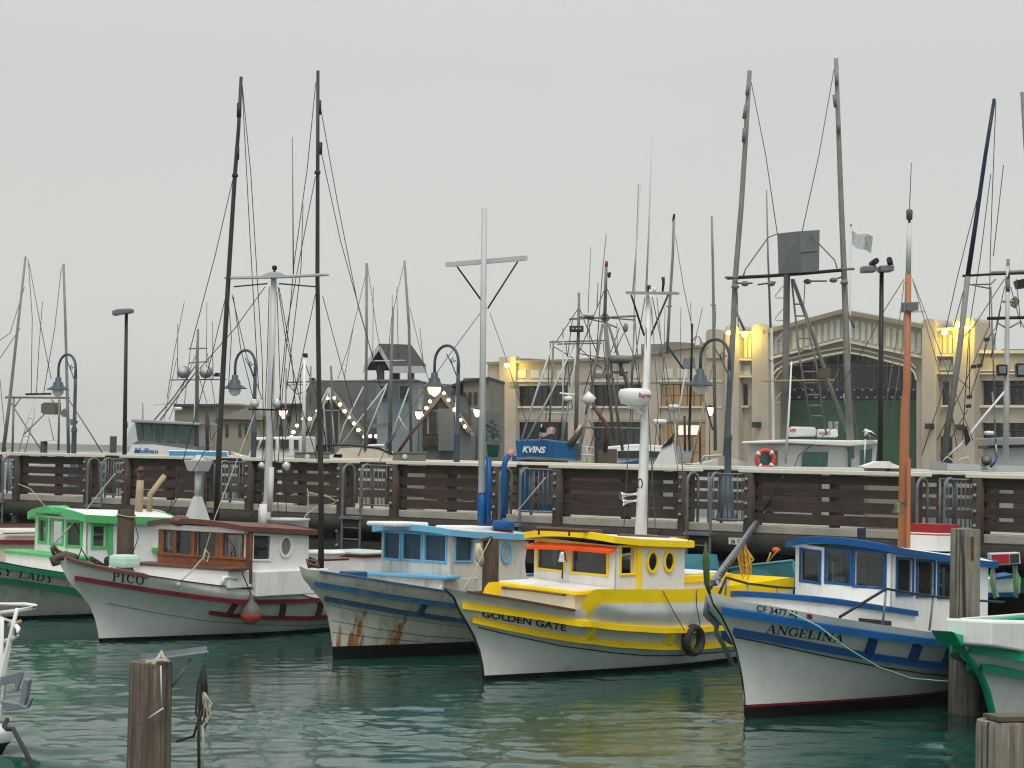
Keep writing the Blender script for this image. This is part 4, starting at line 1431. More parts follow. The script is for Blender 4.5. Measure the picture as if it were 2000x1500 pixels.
# winch and cleats on the foredeck
p = b.W(b.side(236, 1107, 0)[0], .1, 0); p.z = b.side(236, 1108, .1)[2]
m = MB(); rows = []
for i in range(9):
    w = math.pi * i / 8
m = b.lbox(b.loc(p)[0] - .22, b.loc(p)[0] + .22, -.12, .32, p.z, p.z + .23); wi = b.part(m, 'anchor_winch', 'pale green', bevel=.07)
m = MB(); m.lathe(b.W(b.loc(p)[0] - .1, -.12, p.z + .1), [(.07, 0), (.04, .05), (.04, .12), (.09, .14)], 10, -b.B); m.build('winch_drum', 'dark paint', wi)
m = MB()
for (x, y) in ((150, 1078), (160, 1070), (172, 1095)):
    pass
m.tube([b.sideW(150, 1098, .1), b.sideW(159, 1072, .1), b.sideW(172, 1094, .1)], .015, 6); m.tube([b.sideW(178, 1092, .05), b.sideW(196, 1102, .05)], .05, 6); m.tube([b.sideW(185, 1098, .15), b.sideW(210, 1106, .2)], .035, 6)
b.part(m, 'deck_gear', 'dark paint')
# after deck boxes
m = b.lbox(6.1, 7.3, -.6, .75, .9, b.side(690, 1090, .75)[2]); b.part(m, 'deck_box', 'clean white', bevel=.02)
z = b.side(690, 1084, .8)[2]; b.part(b.lbox(6.05, 7.4, -.66, .8, z - .05, z), 'box_rim', 'maroon paint', bevel=.01); b.part(b.lbox(6.07, 7.38, -.64, .78, z + .002, z + .03), 'box_lid', 'pale green')
p = b.sideW(631, 1081, .5); m = MB(); m.lathe(p, [(.2, -.1), (.46, .0), (.47, .03), (.4, .06), (.001, .08)], 18); b.part(m, 'bait_table', 'clean white')
b.part(b.sprism([(574, 1094), (677, 1090), (677, 1094), (574, 1098)], .9, .97), 'coaming_rail', 'maroon paint', bevel=.01)
p = b.sideW(560, 1022, .2); m = MB(); m.lathe(p - V((0, 0, .1)), [(.42, 0), (.44, .15), (.46, .16), (.46, .2), (.40, .2)], 18); b.part(m, 'roof_tub', 'light grey')
# mast, crossbar, floodlights, poles
b.part(b.stick([(535, 543), (529, 760), (523, 960), (519, 1030)], 12, 17, 12), 'mast', 'light grey')
b.part(b.stick([(517, 985), (516, 1031)], 23, 25, 4, boff=.02), 'mast_step', 'clean white')
b.part(b.stick([(530, 912), (527, 1000)], 11, 11, 8, boff=.25), 'mast_pipe', 'light grey')
MA = b.side(521, 1028, 0)[0]
b.part(b.fprism([(437, 540), (510, 538), (525, 531), (546, 531), (560, 537), (633, 533.5), (633, 538), (560, 542), (510, 543.5), (437, 545)], MA - .1, MA + .05), 'crossbar', 'light grey', bevel=.01)
m = MB(); m.lathe(b.sideW(536, 532, 0), [(.03, 0), (.02, .04), (.05, .06), (.05, .12), (.02, .14)], 10); b.part(m, 'mast_lamp', 'dark paint')
b.part(b.stick([(486, 799), (560, 801)], 4, 4, 6, boff=.12), 'light_bar', 'dark paint')
floodlight(b, 497, 788, 8.5, .12)
floodlight(b, 541, 788, 8.5, .12)
floodlight(b, 511, 909, 6.5, .12)
floodlight(b, 559, 910, 8.5, .2)
def pole(name, pts, w0, w1, boff, m):
    return b.part(b.stick(pts, w0, w1, 10, boff=boff), name, m)
pole('trolling_pole', [(471, 150), (466, 250), (459, 340), (446, 545), (437, 700), (428, 870), (422, 1020)], 6.5, 12, -1.15, 'black pole')
pole('trolling_pole', [(621, 138), (620.5, 340), (620, 540), (623, 760), (627, 950), (627, 1112)], 6.5, 12, 1.05, 'black pole')
m = MB()
for (x, y, o, h) in ((459, 343, -1.15, 3), (620, 337, 1.05, 3), (467, 215, -1.15, 14), (623, 210, 1.05, 14), (463, 300, -1.15, 12), (625, 290, 1.05, 12)):
    p = b.sideW(x, y, o); k = p.y / F
    m.tube([p - V((0, 0, h * k)), p + V((0, 0, h * k))], (6 if h < 5 else 4.6) * k, 8)
b.part(m, 'pole_fittings', 'black')
m = MB()
for (x0, y0, x1, y1) in ((457, 560, 522, 554), (545, 554, 618, 560)):
    b.wire([(x0, y0, -1 if x0 < 500 else .1), (x1, y1, -.1 if x0 < 500 else 1)], 3, m)
b.part(m, 'pole_ties', 'dark wire')
m = MB()
S_ = [((473, 165, -1.15), (490, 340, -.9), (512, 700, -.3), (516, 900, 0)), ((473, 170, -1.15), (486, 420, -1), (505, 760, -.5)), ((617, 160, 1.05), (600, 330, .8), (575, 510, .5), (552, 760, .2), (540, 960, 0)),
      ((616, 345, 1.05), (590, 480, .7), (560, 640, .3), (540, 840, 0)), ((627, 215, 1.05), (660, 400, 1.6), (700, 600, 2.4), (735, 720, 3)), ((628, 300, 1.05), (665, 470, 1.7), (712, 640, 2.6), (745, 760, 3.2)),
      ((456, 345, -1.15), (420, 500, -1.8), (372, 680, -2.6)), ((443, 570, -1.15), (415, 690, -1.6), (385, 800, -2.2), (330, 1000, -2.6)), ((453, 575, -1.15), (480, 690, -.6), (512, 780, -.1)),
      ((456, 580, -1.15), (470, 680, -.8), (500, 800, -.3)), ((616, 575, 1.05), (598, 660, .8), (560, 840, .3)), ((630, 578, 1.05), (660, 690, 1.6), (690, 800, 2.1)),
      ((526, 560, 0), (522, 700, 0), (515, 860, .1), (505, 990, .2)), ((543, 560, 0), (556, 650, .2), (590, 800, .6), (620, 900, 1)), ((545, 562, 0), (570, 700, .4), (580, 830, .5)),
      ((541, 570, 0), (548, 780, .1), (560, 1010, .25)), ((518, 560, 0), (460, 640, -.7), (390, 720, -1.6)), ((430, 830, -.9), (330, 1000, -1.6)), ((540, 560, 0), (530, 800, .1), (545, 1020, .3)),
      ((592, 400, .9), (588, 520, .7), (560, 760, .4)), ((444, 560, -1.1), (452, 660, -.9), (446, 760, -.8))]
for w in S_:
    b.wire(list(w), 1.7, m)
b.part(m, 'rigging', 'dark wire')
m = MB(); b.wire([(402, 1072, .6), (420, 1010, .4), (470, 880, .2), (512, 770, .05)], 2, m); b.wire([(345, 1142, 1.0), (372, 1118, .9), (400, 1085, .7)], 3, m); b.wire([(402, 1072, .6), (397, 1090, .6), (404, 1100, .6), (409, 1082, .6), (400, 1074, .6)], 4, m)
b.part(m, 'shroud_rope', 'rope')
m = MB(); b.wire([(345, 1143, 1.1), (350, 1141, 1.1)], 8, m); b.part(m, 'cleat', 'light grey')
m = MB(); b.wire([(600, 955, 0), (602, 963, .1), (601, 1030, .3)], 2, m); b.wire([(590, 1022, .3), (598, 1005, .3), (620, 990, .4), (652, 984, .5), (656, 978, .5), (640, 970, .5), (604, 962, .1)], 3, m); b.part(m, 'gaff_pole', 'rope')
b.part(b.stick([(571, 268), (572, 400), (573, 535)], 2.2, 3, 6, boff=.3), 'whip_antenna', 'grey pole')
m = MB(); b.sprism([(505, 1076), (521, 1075), (521, 1089), (505, 1090)], b.hbw - .04, b.hbw - .035, m); b.part(m, 'window_notice', 'sky blue')
# hanging buoy
p = b.hp(481, 1186, .2)
bu = thing('hanging_buoy', 'teardrop buoy, grey above and worn orange below, hung on the maroon rails', 'buoy', p)
m = MB(); m.lathe(p - V((0, 0, .19)), [(.001, 0), (.08, .015), (.15, .06), (.195, .14), (.2, .2), (.18, .28), (.13, .36), (.075, .43), (.05, .48), (.045, .54), (.02, .56)], 18); m.m = [1 if sum(m.v[i].z for i in f) / len(f) < p.z - .01 else 0 for f in m.f]; m.build('buoy_body', ['buoy', 'buoy orange'], bu)
m = MB(); m.tube([p + V((0, 0, .36)), b.sideW(474, 1122, b.hbw + .2), b.sideW(470, 1106, b.hbw + .1)], .012, 5); m.build('hanging_line', 'dark rope', bu)

# ---- green trimmed boat at the left
o = V((-11.55, 43.75, 0)); px = proj(o)
LL = Boat('fishing_boat', 'white boat with green bands and a green framed wheelhouse at the left edge', px, 40, group=FLEET)
b = LL
b.hull([(px[0] - 66, 1068), (px[0] - 50, 1096), (px[0] - 30, 1128), (px[0] - 14, 1160), px],
       [(-240, 1064), (-180, 1072), (-60, 1086), (0, 1096), (60, 1108), (126, 1118), (200, 1122), (300, 1118), (420, 1108), (600, 1090)],
       7.8, 1.28, .85, ['old white', 'bottom black', 'bottom black', 'dull green'], boot=.08, zdeck=[(0, 1.3), (.15, 1.15), (.3, .95), (1, .9)], deckmat='old white')
b.rail('rub_rail', [(-90, 1088), (0, 1103), (60, 1114), (127, 1124)], .10, .06, 'dull green')
b.rail('rub_rail', [(-90, 1117), (0, 1132), (60, 1141), (135, 1152), (158, 1157)], .12, .06, 'dull green')
b.name(serifpoly('LUCKY LADY', .12), (-62, 1112), (103, 1139), 14.5, 'black letter', .25)
b.rail('sheer_line', [(-90, 1084), (0, 1098), (60, 1109), (127, 1119)], .02, .02, 'dark paint', bevel=0, extend=False)
b.house(68, 168, 332, (1004, 1012), (1079, 1086), 1020, [(78, 1016, 91, 1057), (100, 1018, 122, 1060), (133, 1021, 158, 1065)], [(182, 1028, 205, 1067)], trim='green paint', bow=.12, zlow=.9, tw=.055)
b.roof([(166, 1006), (220, 1009), (334, 1012)], 'clean white', 'green paint', t=.15, camber=.14, of=.12)
b.port(240, 1052, 12, 21, 'green paint')
m = b.sprism([(209, 1012), (219, 1012), (219, 1082), (209, 1082)], b.hbw - .01, b.hbw + .03); b.part(m, 'door_post', 'green paint')
b.part(b.sprism([(296, 1069), (330, 1069), (330, 1077), (296, 1077)], b.hbw + .0, b.hbw + .1), 'coaming_rail', 'green paint', bevel=.01)
m = MB()
for i in range(10):
    b0, b1 = lerp(-.5, .35, i / 10), lerp(-.5, .35, (i + 1) / 10)
    h = lambda q: .12 * math.cos(math.pi * (q + .075) / .85) ** 2
    zz = b.hz[1] + .10; a = b.ha0 - .33
    m.pts8([b.W(a, b0, zz - .03), b.W(a, b1, zz - .03), b.W(a + .5, b1, zz - .03), b.W(a + .5, b0, zz - .03)], [b.W(a, b0, zz + h(b0)), b.W(a, b1, zz + h(b1)), b.W(a + .5, b1, zz + h(b1)), b.W(a + .5, b0, zz + h(b0))])
b.part(m, 'roof_brow', 'green paint')
a0t = b.corner(10, 140, 1080)[0]
b.part(b.fprism([(10, 1078), (140, 1092), (140, 1130), (10, 1110)], a0t, b.ha0 + .05), 'trunk_cabin', 'clean white', bevel=.02)
b.part(b.fprism([(6, 1073), (144, 1087), (144, 1094), (6, 1079)], a0t - .05, b.ha0 - .1), 'trunk_rim', 'green paint', bevel=.015)
zr = b.hz[2]
m = b.stick([(270, 1010), (273, 960), (274, 938)], 16, 14, 10, boff=.35); b.part(m, 'stove_pipe', 'tan pipe')
p = b.sideW(274, 938, .35); m = MB(); m.lathe(p, [(.075, 0), (.075, .18), (.06, .19), (.12, .2), (.03, .29), (.001, .3)], 8); b.part(m, 'pipe_cap', 'brown wood')
b.part(b.stick([(291, 1008), (293, 966), (321, 930)], 12, 11, 10, boff=.3), 'exhaust_elbow', 'tan pipe')
m = MB(); p = b.sideW(290, 1003, -.1); m.ball(p, .36, 10, sq=(1.1, 1.0, .28)); b.part(m, 'canvas_cover', 'canvas')
# radar on its pedestal
q = b.side(385, 1018, 0)
m = MB(); p = b.W(q[0], 0, q[2]); k = p.y / F
m.pts8([p + b.A * x * 1.0 + b.B * y for x, y in ((-.22, -.2), (.22, -.2), (.22, .2), (-.22, .2))], [p + b.A * x + b.B * y + V((0, 0, 48 * k)) for x, y in ((-.07, -.07), (.07, -.07), (.07, .07), (-.07, .07))])
m.tube([p + V((0, 0, 45 * k)), p + V((0, 0, 98 * k))], .075, 4)
pe = b.part(m, 'radar_pedestal', 'light grey')
m = MB(); z0, z1 = 97 * k, 119 * k
m.pts8([p + b.A * x + b.B * y + V((0, 0, z0)) for x, y in ((-.17, -.17), (.17, -.17), (.17, .17), (-.17, .17))], [p + b.A * x + b.B * y + V((0, 0, z1)) for x, y in ((-.24, -.24), (.24, -.24), (.24, .24), (-.24, .24))])
m.lathe(p + V((0, 0, z1)), [(.18, 0), (.1, .08), (.1, .12)], 12)
b.part(m, 'radar_gearbox', 'light grey', bevel=.02)
c = p + V((0, 0, 132 * k)); d = V((1, .12, 0)).normalized(); e = V((-.12, 1, 0)).normalized()
m = MB(); m.pts8([c + d * x * k + e * y + V((0, 0, -5.5 * k)) for x, y in ((-58, -.06), (58, -.06), (58, .06), (-58, .06))], [c + d * x * k + e * y + V((0, 0, 5.5 * k)) for x, y in ((-58, -.06), (58, -.06), (58, .06), (-58, .06))])
ra = b.part(m, 'radar_array', 'clean white', bevel=.02)
m = MB(); m.pts8([c + d * x * k - e * .07 + V((0, 0, -4 * k)) for x in (-57, 55)] + [c + d * x * k - e * .07 + V((0, 0, 4 * k)) for x in (55, -57)], [c + d * x * k - e * .05 + V((0, 0, -4 * k)) for x in (-57, 55)] + [c + d * x * k - e * .05 + V((0, 0, 4 * k)) for x in (55, -57)])
m.build('array_face', mat('array blue', rgb(70, 150, 195), .4), ra)
m = MB(); b.wire([(90, 992, 0), (60, 955, -.6), (35, 945, -1)], 2, m); b.wire([(165, 1000, .2), (200, 955, .4), (225, 925, .6)], 2.5, m); b.wire([(110, 1058, .5), (140, 1025, .5), (165, 1000, .5)], 3.5, m)
b.part(m, 'stays', 'rope')

# ---- blue and white boat at the right
AN = Boat('fishing_boat', 'white boat with bright blue rails, curved blue roof and an orange mast', (1455, 1405), 40, group=FLEET)
b = AN
b.hull([(1386, 1156), (1391, 1178), (1407, 1200), (1417, 1220), (1427, 1241), (1435, 1263), (1442, 1293), (1449, 1328), (1452, 1358), (1455, 1405)],
       [(1378, 1154), (1400, 1158), (1420, 1166), (1440, 1174), (1500, 1182), (1600, 1201), (1700, 1217), (1800, 1232), (1862, 1240), (1960, 1244), (2060, 1236), (2200, 1215)],
       7.8, 1.36, .84, ['clean white', 'bottom black', 'bottom red', 'clean white'], boot=.20, boot2=.165, zdeck=[(0, 1.42), (.1, 1.25), (.25, 1.05), (1, .9)], deckmat='old white')
b.rail('rub_rail', [(1410, 1190), (1500, 1204), (1600, 1222), (1700, 1237), (1800, 1251), (1866, 1258)], .10, .085, 'blue paint')
b.rail('rub_rail', [(1432, 1232), (1500, 1244), (1600, 1263), (1700, 1281), (1800, 1296), (1870, 1302)], .105, .085, 'blue paint')
for p, q in (((1703, 1246), (1693, 1277)), ((1789, 1258), (1778, 1290)), ((1855, 1266), (1846, 1296))):
    b.cross('rail_bracket', p, q, 13, .075, 'blue paint')
b.rail('pin_stripe', [(1436, 1244), (1500, 1257), (1600, 1279), (1700, 1299), (1800, 1315), (1868, 1322)], .018, .012, 'black', bevel=0)
b.name(serifpoly('ANGELINA', .05), (1494, 1234.5), (1645, 1256.5), 16.5, 'black letter', .32)
b.name(textpoly('CF 3477 AJ', .012), (1478, 1193), (1556, 1205.5), 12, 'black letter', 0, name='registration_number')
m = MB(); m.add([b.hp(x, y, .01) for x, y in ((1576, 1198), (1586, 1200), (1586, 1209), (1576, 1207))], [[0, 1, 2, 3]]); b.part(m, 'permit_sticker', 'red letter')
b.part(b.stick([(1387, 1162), (1394, 1182), (1409, 1203), (1419, 1223), (1429, 1244), (1437, 1266), (1444, 1296), (1450, 1330), (1454, 1362), (1455, 1400)], 4), 'stem_band', 'black')
m = b.stick([(1383, 1164), (1378, 1200), (1400, 1222), (1398, 1236), (1412, 1258), (1432, 1300)], 12, 9, 7, boff=-.25); b.part(m, 'anchor', 'steel')
b.house(1553, 1739, 1930, (1062, 1082), (1160, 1175), 1100, [(1565, 1077, 1601, 1135), (1615, 1075, 1661, 1138), (1671, 1078, 1727, 1145)],
        [(1752, 1093, 1782, 1160), (1791, 1097, 1824, 1163), (1833, 1102, 1866, 1166)], trim='blue paint', bow=.22, zlow=1.0)
b.roof([(1741, 1067), (1775, 1074), (1850, 1085), (1935, 1098)], 'clean white', 'blue paint', t=.088, camber=.10, of=.10)
a0t = b.corner(1508, 1700, 1170)[0]
m = MB(); rows = []; rim = []
bt_ = .86; zt = b.side(1700, 1190, bt_)[2]; ze = b.side(1786, 1197, bt_)[2]
a_e = b.side(1788, 1197, bt_)[0]; a_s = b.side(1491, 1162, 0)[0]
N_ = 24
def plan(i):
    w = math.pi * i / N_ - math.pi / 2
    a = a_s + .7 * (1 - math.cos(w)); bb = bt_ * math.sin(w)
    return a, bb
pl = [(a_e, -bt_)] + [plan(i) for i in range(N_ + 1)] + [(a_e, bt_)]
zz = lambda a: interp(a, [(a_s, b.side(1495, 1160, 0)[2]), (a_e, ze)])
m.strip([[b.W(a, q, 1.06), b.W(a, q, zz(a))] for a, q in pl], smooth=True)
m.add([b.W(a, q, zz(a)) for a, q in pl], [list(range(len(pl)))])
b.part(m, 'trunk_cabin', 'clean white')
m = MB()
rows = []
for k, (a, q) in enumerate(pl):
    o = V((0, 0, 0)); d = (b.W(a, q, 0) - b.W(a_e, 0, 0)); d.z = 0; d = d.normalized()
    p = b.W(a, q, zz(a))
    rows.append([p - d * .03 + V((0, 0, .03)), p + d * .05 + V((0, 0, .03)), p + d * .05 - V((0, 0, .05)), p - d * .0 - V((0, 0, .05)), p - d * .03 + V((0, 0, .03))])
m.strip(rows, smooth=False); m.add(rows[0][:4], [[0, 1, 2, 3]]); m.add(rows[-1][:4], [[0, 1, 2, 3]])
b.part(m, 'trunk_rim', 'blue paint', bevel=.01)
m = MB(); b.sprism([(1677, 1207), (1739, 1213), (1739, 1222), (1677, 1216)], bt_, bt_ + .02, m); b.part(m, 'scupper', 'black')
m = MB()
for (x, y, x2, y2) in ((1731, 1150, 1724, 1220), (1823, 1165, 1815, 1232), (1893, 1172, 1888, 1238)):
    m.tube([b.sideW(x, y, 1.2), b.sideW(x2, y2, 1.2)], .018, 6)
b.part(m, 'stanchion', 'steel'); m = MB()
for (x, y, x2, y2) in ((1418, 1128, 1417, 1163), (1461, 1140, 1458, 1178), (1518, 1147, 1520, 1180)):
    m.tube([b.sideW(x, y, -.7), b.sideW(x2, y2, -.7)], .016, 6)
b.part(m, 'stanchion', 'steel')
m = MB(); m.tube([b.sideW(x, y, 1.2) for x, y in ((1640, 1205), (1731, 1150), (1775, 1158), (1823, 1165), (1893, 1172), (1960, 1176))], .02, 6); b.part(m, 'hand_rail', 'dark paint')
m = MB(); m.tube([b.sideW(x, y, -.7) for x, y in ((1405, 1160), (1418, 1128), (1461, 1140), (1518, 1147), (1552, 1149))], .02, 6); b.part(m, 'hand_rail', 'dark paint')
m = b.stick([(1776, 436), (1774, 538)], 9, 11, 12); b.part(m, 'topmast', 'light grey')
m = b.stick([(1774, 536), (1771, 760), (1768, 790), (1766, 900), (1764, 1075)], 12.5, 22, 12); ms = b.part(m, 'mast', 'mast orange')
b.part(b.stick([(1775, 896), (1774, 1075)], 9, 9, 4, boff=.13), 'mast_cheek', 'mast orange', bevel=.01)
m = MB(); k = b.sideW(1776, 420, 0).y / F
m.lathe(b.sideW(1776, 437, 0), [(.02, 0), (.02, 6 * k), (6 * k, 9 * k), (6.5 * k, 24 * k), (5 * k, 28 * k), (.001, 29 * k)], 12); b.part(m, 'mast_lamp', 'bronze')
m = MB(); b.sprism([(1759, 591), (1772, 590), (1772, 607), (1759, 608)], -.08, .12, m); b.part(m, 'lantern_box', 'mid grey', bevel=.01)
m = MB(); b.sprism([(1757, 608), (1778, 608), (1778, 610.5), (1757, 610.5)], -.12, .14, m); b.part(m, 'lantern_shelf', 'light grey')
m = MB()
for w in (((1766, 545, 0), (1725, 610, -.6), (1700, 660, -1), (1620, 790, -2)), ((1766, 550, 0), (1755, 640, .1), (1738, 740, .2), (1725, 830, .3)), ((1770, 550, .1), (1760, 700, .3), (1735, 860, .5)),
          ((1782, 545, .1), (1810, 640, .5), (1870, 850, 1.2)), ((1784, 550, .1), (1826, 660, .7), (1900, 860, 1.6)), ((1776, 420, 0), (1780, 318, .1))):
    b.wire(list(w), 1.8, m)
b.part(m, 'stays', 'wire')
m = MB(); b.sprism([(1796, 1099), (1815, 1100), (1815, 1150), (1796, 1148)], b.hbw - .16, b.hbw - .14, m); b.part(m, 'red_curtain', 'red paint')
p = b.sideW(1754, 1000, .22); m = MB(); m.lathe(p - V((0, 0, .02)), [(.09, 0), (.085, .02), (.062, .05), (.058, .13), (.03, .17), (.001, .175)], 14); m.tube([p + V((0, 0, .15)), b.sideW(1768, 984, .05)], .02, 6)
b.part(m, 'ship_bell', 'bronze')
q0 = b.sideW(1777, 1071, .12)
for (y0, y1, mm) in ((1022, 1039, 'red paint'), (1039, 1041.5, 'clean white'), (1041.5, 1044, 'red paint'), (1044, 1066, 'clean white'), (1066, 1074, 'clean white')):
    b.part(b.sprism([(1777, y0), (1823, y0 + .4), (1823, y1 + .4), (1777, y1)], -.35, .12), 'funnel_band', mm)
m = b.lbox(b.ha0 + .9, b.ha0 + 1.0, -.3, -.2, b.hz[1], b.hz[1] + .28); b.part(m, 'roof_vent', 'navy paint', bevel=.01)
m = MB(); m.tube([b.hp(1541, 1193, .03), b.hp(1590, 1212, .14), b.hp(1640, 1245, .2), b.hp(1700, 1284, .22), b.hp(1760, 1306, .24), b.hp(1820, 1310, .3), b.sideW(1868, 1303, 1.7)], .011, 6); b.part(m, 'mooring_line', 'green rope')

# ---- sea-green bow at the right edge
SG = Boat('fishing_boat', 'sea green and white bow cut off by the right edge of the photo', (1944, 1418), 35, group=FLEET)
b = SG
b.hull([(1862, 1233), (1869, 1249), (1876, 1264), (1884, 1277), (1897, 1291), (1911, 1308), (1922, 1330), (1932, 1361), (1940, 1400), (1944, 1418)],
       [(1855, 1232), (1880, 1242), (1940, 1256), (2000, 1268), (2200, 1300), (2500, 1320)], 7.6, 1.2, .85, ['clean white', 'bottom black', 'bottom black', 'sea green'], boot=.06, zdeck=[(0, 1.2), (.15, 1.05), (1, .8)], deckmat='sea green', pe=(1.35, 1.9))
b.rail('rub_rail', [(1892, 1266), (1930, 1270), (1980, 1279), (2030, 1288), (2200, 1310)], .12, .09, 'sea green', so=-1)
b.rail('rub_rail', [(1914, 1300), (1940, 1303), (1980, 1312), (2030, 1321), (2200, 1345)], .10, .08, 'sea green', so=-1)
b.part(b.stick([(1864, 1237), (1872, 1256), (1886, 1281), (1900, 1298), (1915, 1320), (1926, 1345), (1935, 1380), (1941, 1412)], 17, 16, 4, boff=0), 'stem_post', 'sea green')
m = b.sprism([(1861, 1233), (1874, 1238), (1937, 1250), (1937, 1262), (1900, 1262), (1878, 1262)], .16, -.16); b.part(m, 'bow_knee', 'sea green', bevel=.02)
m = b.sprism([(1937, 1213), (2100, 1217), (2100, 1290), (1937, 1262)], .55, -.1); b.part(m, 'fore_locker', 'clean white', bevel=.03)
m = b.sprism([(1870, 1211), (1885, 1207), (2000, 1198), (2100, 1190), (2100, 1290), (1872, 1252)], -.62, -.68); b.part(m, 'high_bulwark', 'clean white', bevel=.01)
m = MB(); P = [b.W(a, -1.0 - .2 * math.sin(a), 1.42 + .03 * a) for a in (.3, .8, 1.5, 2.4, 3.4)]
m.tube([b.sideW(x, y, -.6) for x, y in ((1892, 1219), (1940, 1213), (2000, 1206), (2090, 1198))], .045, 6); b.part(m, 'bulwark_cap', 'sea green')

# ---- low teal skiff and cream boat behind
SK = Boat('skiff', 'low teal hull mostly hidden behind the yellow boat stern', (1290, 1208), 40, 'boat')
b = SK
m = MB(); c = [at(1320, 1082, 45.6), at(1395, 1083, 45.2), at(1400, 1112, 45.2), at(1320, 1112, 45.6)]; m.hexa(c, UB * .1)
m.build('transom_board', 'teal paint', b.root)
m = MB(); c = [at(1428, 1112, 44.6), at(1475, 1104, 44.0), at(1546, 1096, 43.0), at(1560, 1150, 43.0), at(1428, 1160, 44.6)]; m.hexa(c, UB * 1.2)
m.build('hull', 'teal paint', b.root, bevel=.02)
m = MB(); m.tube([at(1426, 1110, 44.6), at(1475, 1103, 44.0), at(1548, 1095, 43.0)], .03, 6); m.build('gunwale', 'teal paint', b.root)
CB = thing('cabin_boat', 'cream boat with brown trim behind the green wheelhouse at the left edge', 'boat', at(10, 1100, 50), rad(50))
m = MB(); m.hexa([at(-60, 1046, 50), at(72, 1046, 50), at(72, 1120, 50), at(-60, 1120, 50)], UB * 3); m.build('hull', 'cream paint', CB, bevel=.02)
m = MB(); m.hexa([at(-60, 1054, 49.9), at(74, 1055, 49.9), at(74, 1062, 49.9), at(-60, 1061, 49.9)], UB * .1); m.hexa([at(6, 1040.5, 49.9), at(72, 1039.5, 49.9), at(72, 1042, 49.9), at(6, 1043, 49.9)], UB * .1)
m.build('rub_strip', 'maroon paint', CB)
m = MB(); m.hexa([at(-60, 1031, 50.2), at(72, 1033, 50.2), at(72, 1045, 50.2), at(-60, 1045, 50.2)], UB * 1.8); m.build('cabin_top', 'clean white', CB, bevel=.03)
m = MB(); m.hexa([at(-60, 1025, 50.4), at(72, 1023, 50.4), at(72, 1031, 50.4), at(-60, 1031, 50.4)], UB * .1); m.build('coaming', 'brown wood', CB)

# ---- white bow with pipe pulpit at the lower left
WY = thing('motor_boat', 'white bow with a white pipe pulpit in the lower left corner', 'boat', at(-60, 1440, 25.6), rad(180))
def fl(x, y, Y=25.6):
    return at(x, y, Y)
m = MB()
rows = []
for i in range(15):
    t = i / 14
    L0 = lerp(29, -260, t)
    wdt = 1.1 * (1 - (1 - t) ** 2.2)
    yt = lerp(1424, 1395, t); 
    top = fl(L0, yt); kx = fl(lerp(12, -260, t), lerp(1458, 1520, t))
    mid = fl(lerp(30, -260, t), lerp(1432, 1430, t)); low = fl(lerp(22, -260, t), lerp(1448, 1470, t)); deep = fl(lerp(-40, -270, t), 1560)
    f = lambda p, k: V((p.x, p.y - wdt * k, p.z)); g = lambda p, k: V((p.x, p.y + wdt * k, p.z))
    rows.append([f(deep, .3), f(kx, .55), f(low, .9), f(mid, 1.0), f(top, 1.0), V((top.x, top.y, top.z + .10 * min(1, 3 * t))), g(top, 1.0), g(mid, 1.0), g(low, .9), g(kx, .55), g(deep, .3)])
m.strip(rows); 
for fi in range(len(m.f)):
    if fi % 10 in (0, 1, 8, 9): m.m[fi] = 1
m.build('hull', ['clean white', 'dark paint'], WY)
for k, (pts, w) in enumerate((([(-30, 1182), (0, 1180), (50, 1180), (70, 1183), (66, 1187), (30, 1193), (-30, 1200)], 7), ([(-30, 1200), (0, 1206), (25, 1215), (36, 1228), (33, 1240), (20, 1250), (-30, 1262)], 9), ([(34, 1188), (22, 1235), (8, 1290), (-4, 1340), (-8, 1400)], 8), ([(26, 1215), (12, 1300), (2, 1400)], 8), ([(4, 1206), (2, 1300), (0, 1340)], 9))):
    m = MB(); dz = [25.6 + (0.5 * math.sin(i * 1.3) if k < 2 else .12 * (k - 3)) for i in range(len(pts))]
    m.tube([at(x, y, d) for (x, y), d in zip(pts, dz)], w * 25.6 / F / 2, 9); m.build('pulpit_rail', 'clean white', WY)
m = MB(); m.tube([at(16, 1222, 25.5), at(42, 1213, 25.5)], .022, 7); m.build('rail_clamp', 'tan pipe', WY)
m = MB()
m.hexa([at(x, y, 25.4) for x, y in ((0, 1322), (44, 1310), (46, 1316), (34, 1350), (30, 1352), (28, 1333), (0, 1340))], V((0, .05, 0)))
m.hexa([at(x, y, 25.35) for x, y in ((46, 1325), (56, 1329), (48, 1378), (36, 1377))], V((0, .2, 0))); m.hexa([at(x, y, 25.3) for x, y in ((-2, 1368), (36, 1374), (50, 1380), (58, 1362), (62, 1364), (54, 1384), (10, 1390))], V((0, .15, 0)))
m.build('anchor', 'steel', WY, bevel=.01)
m = MB(); m.tube([at(*q) for q in ((14, 1405, 25.2), (8, 1418, 25.1), (14, 1424, 25.0), (26, 1424, 24.9), (40, 1450, 24.6), (72, 1512, 24.2))], .028, 8)
tag(m.build('mooring_rope', 'dark rope', None, at(14, 1405, 25.2)), 'dark mooring rope leading down from the white bow in the lower left corner', 'rope')
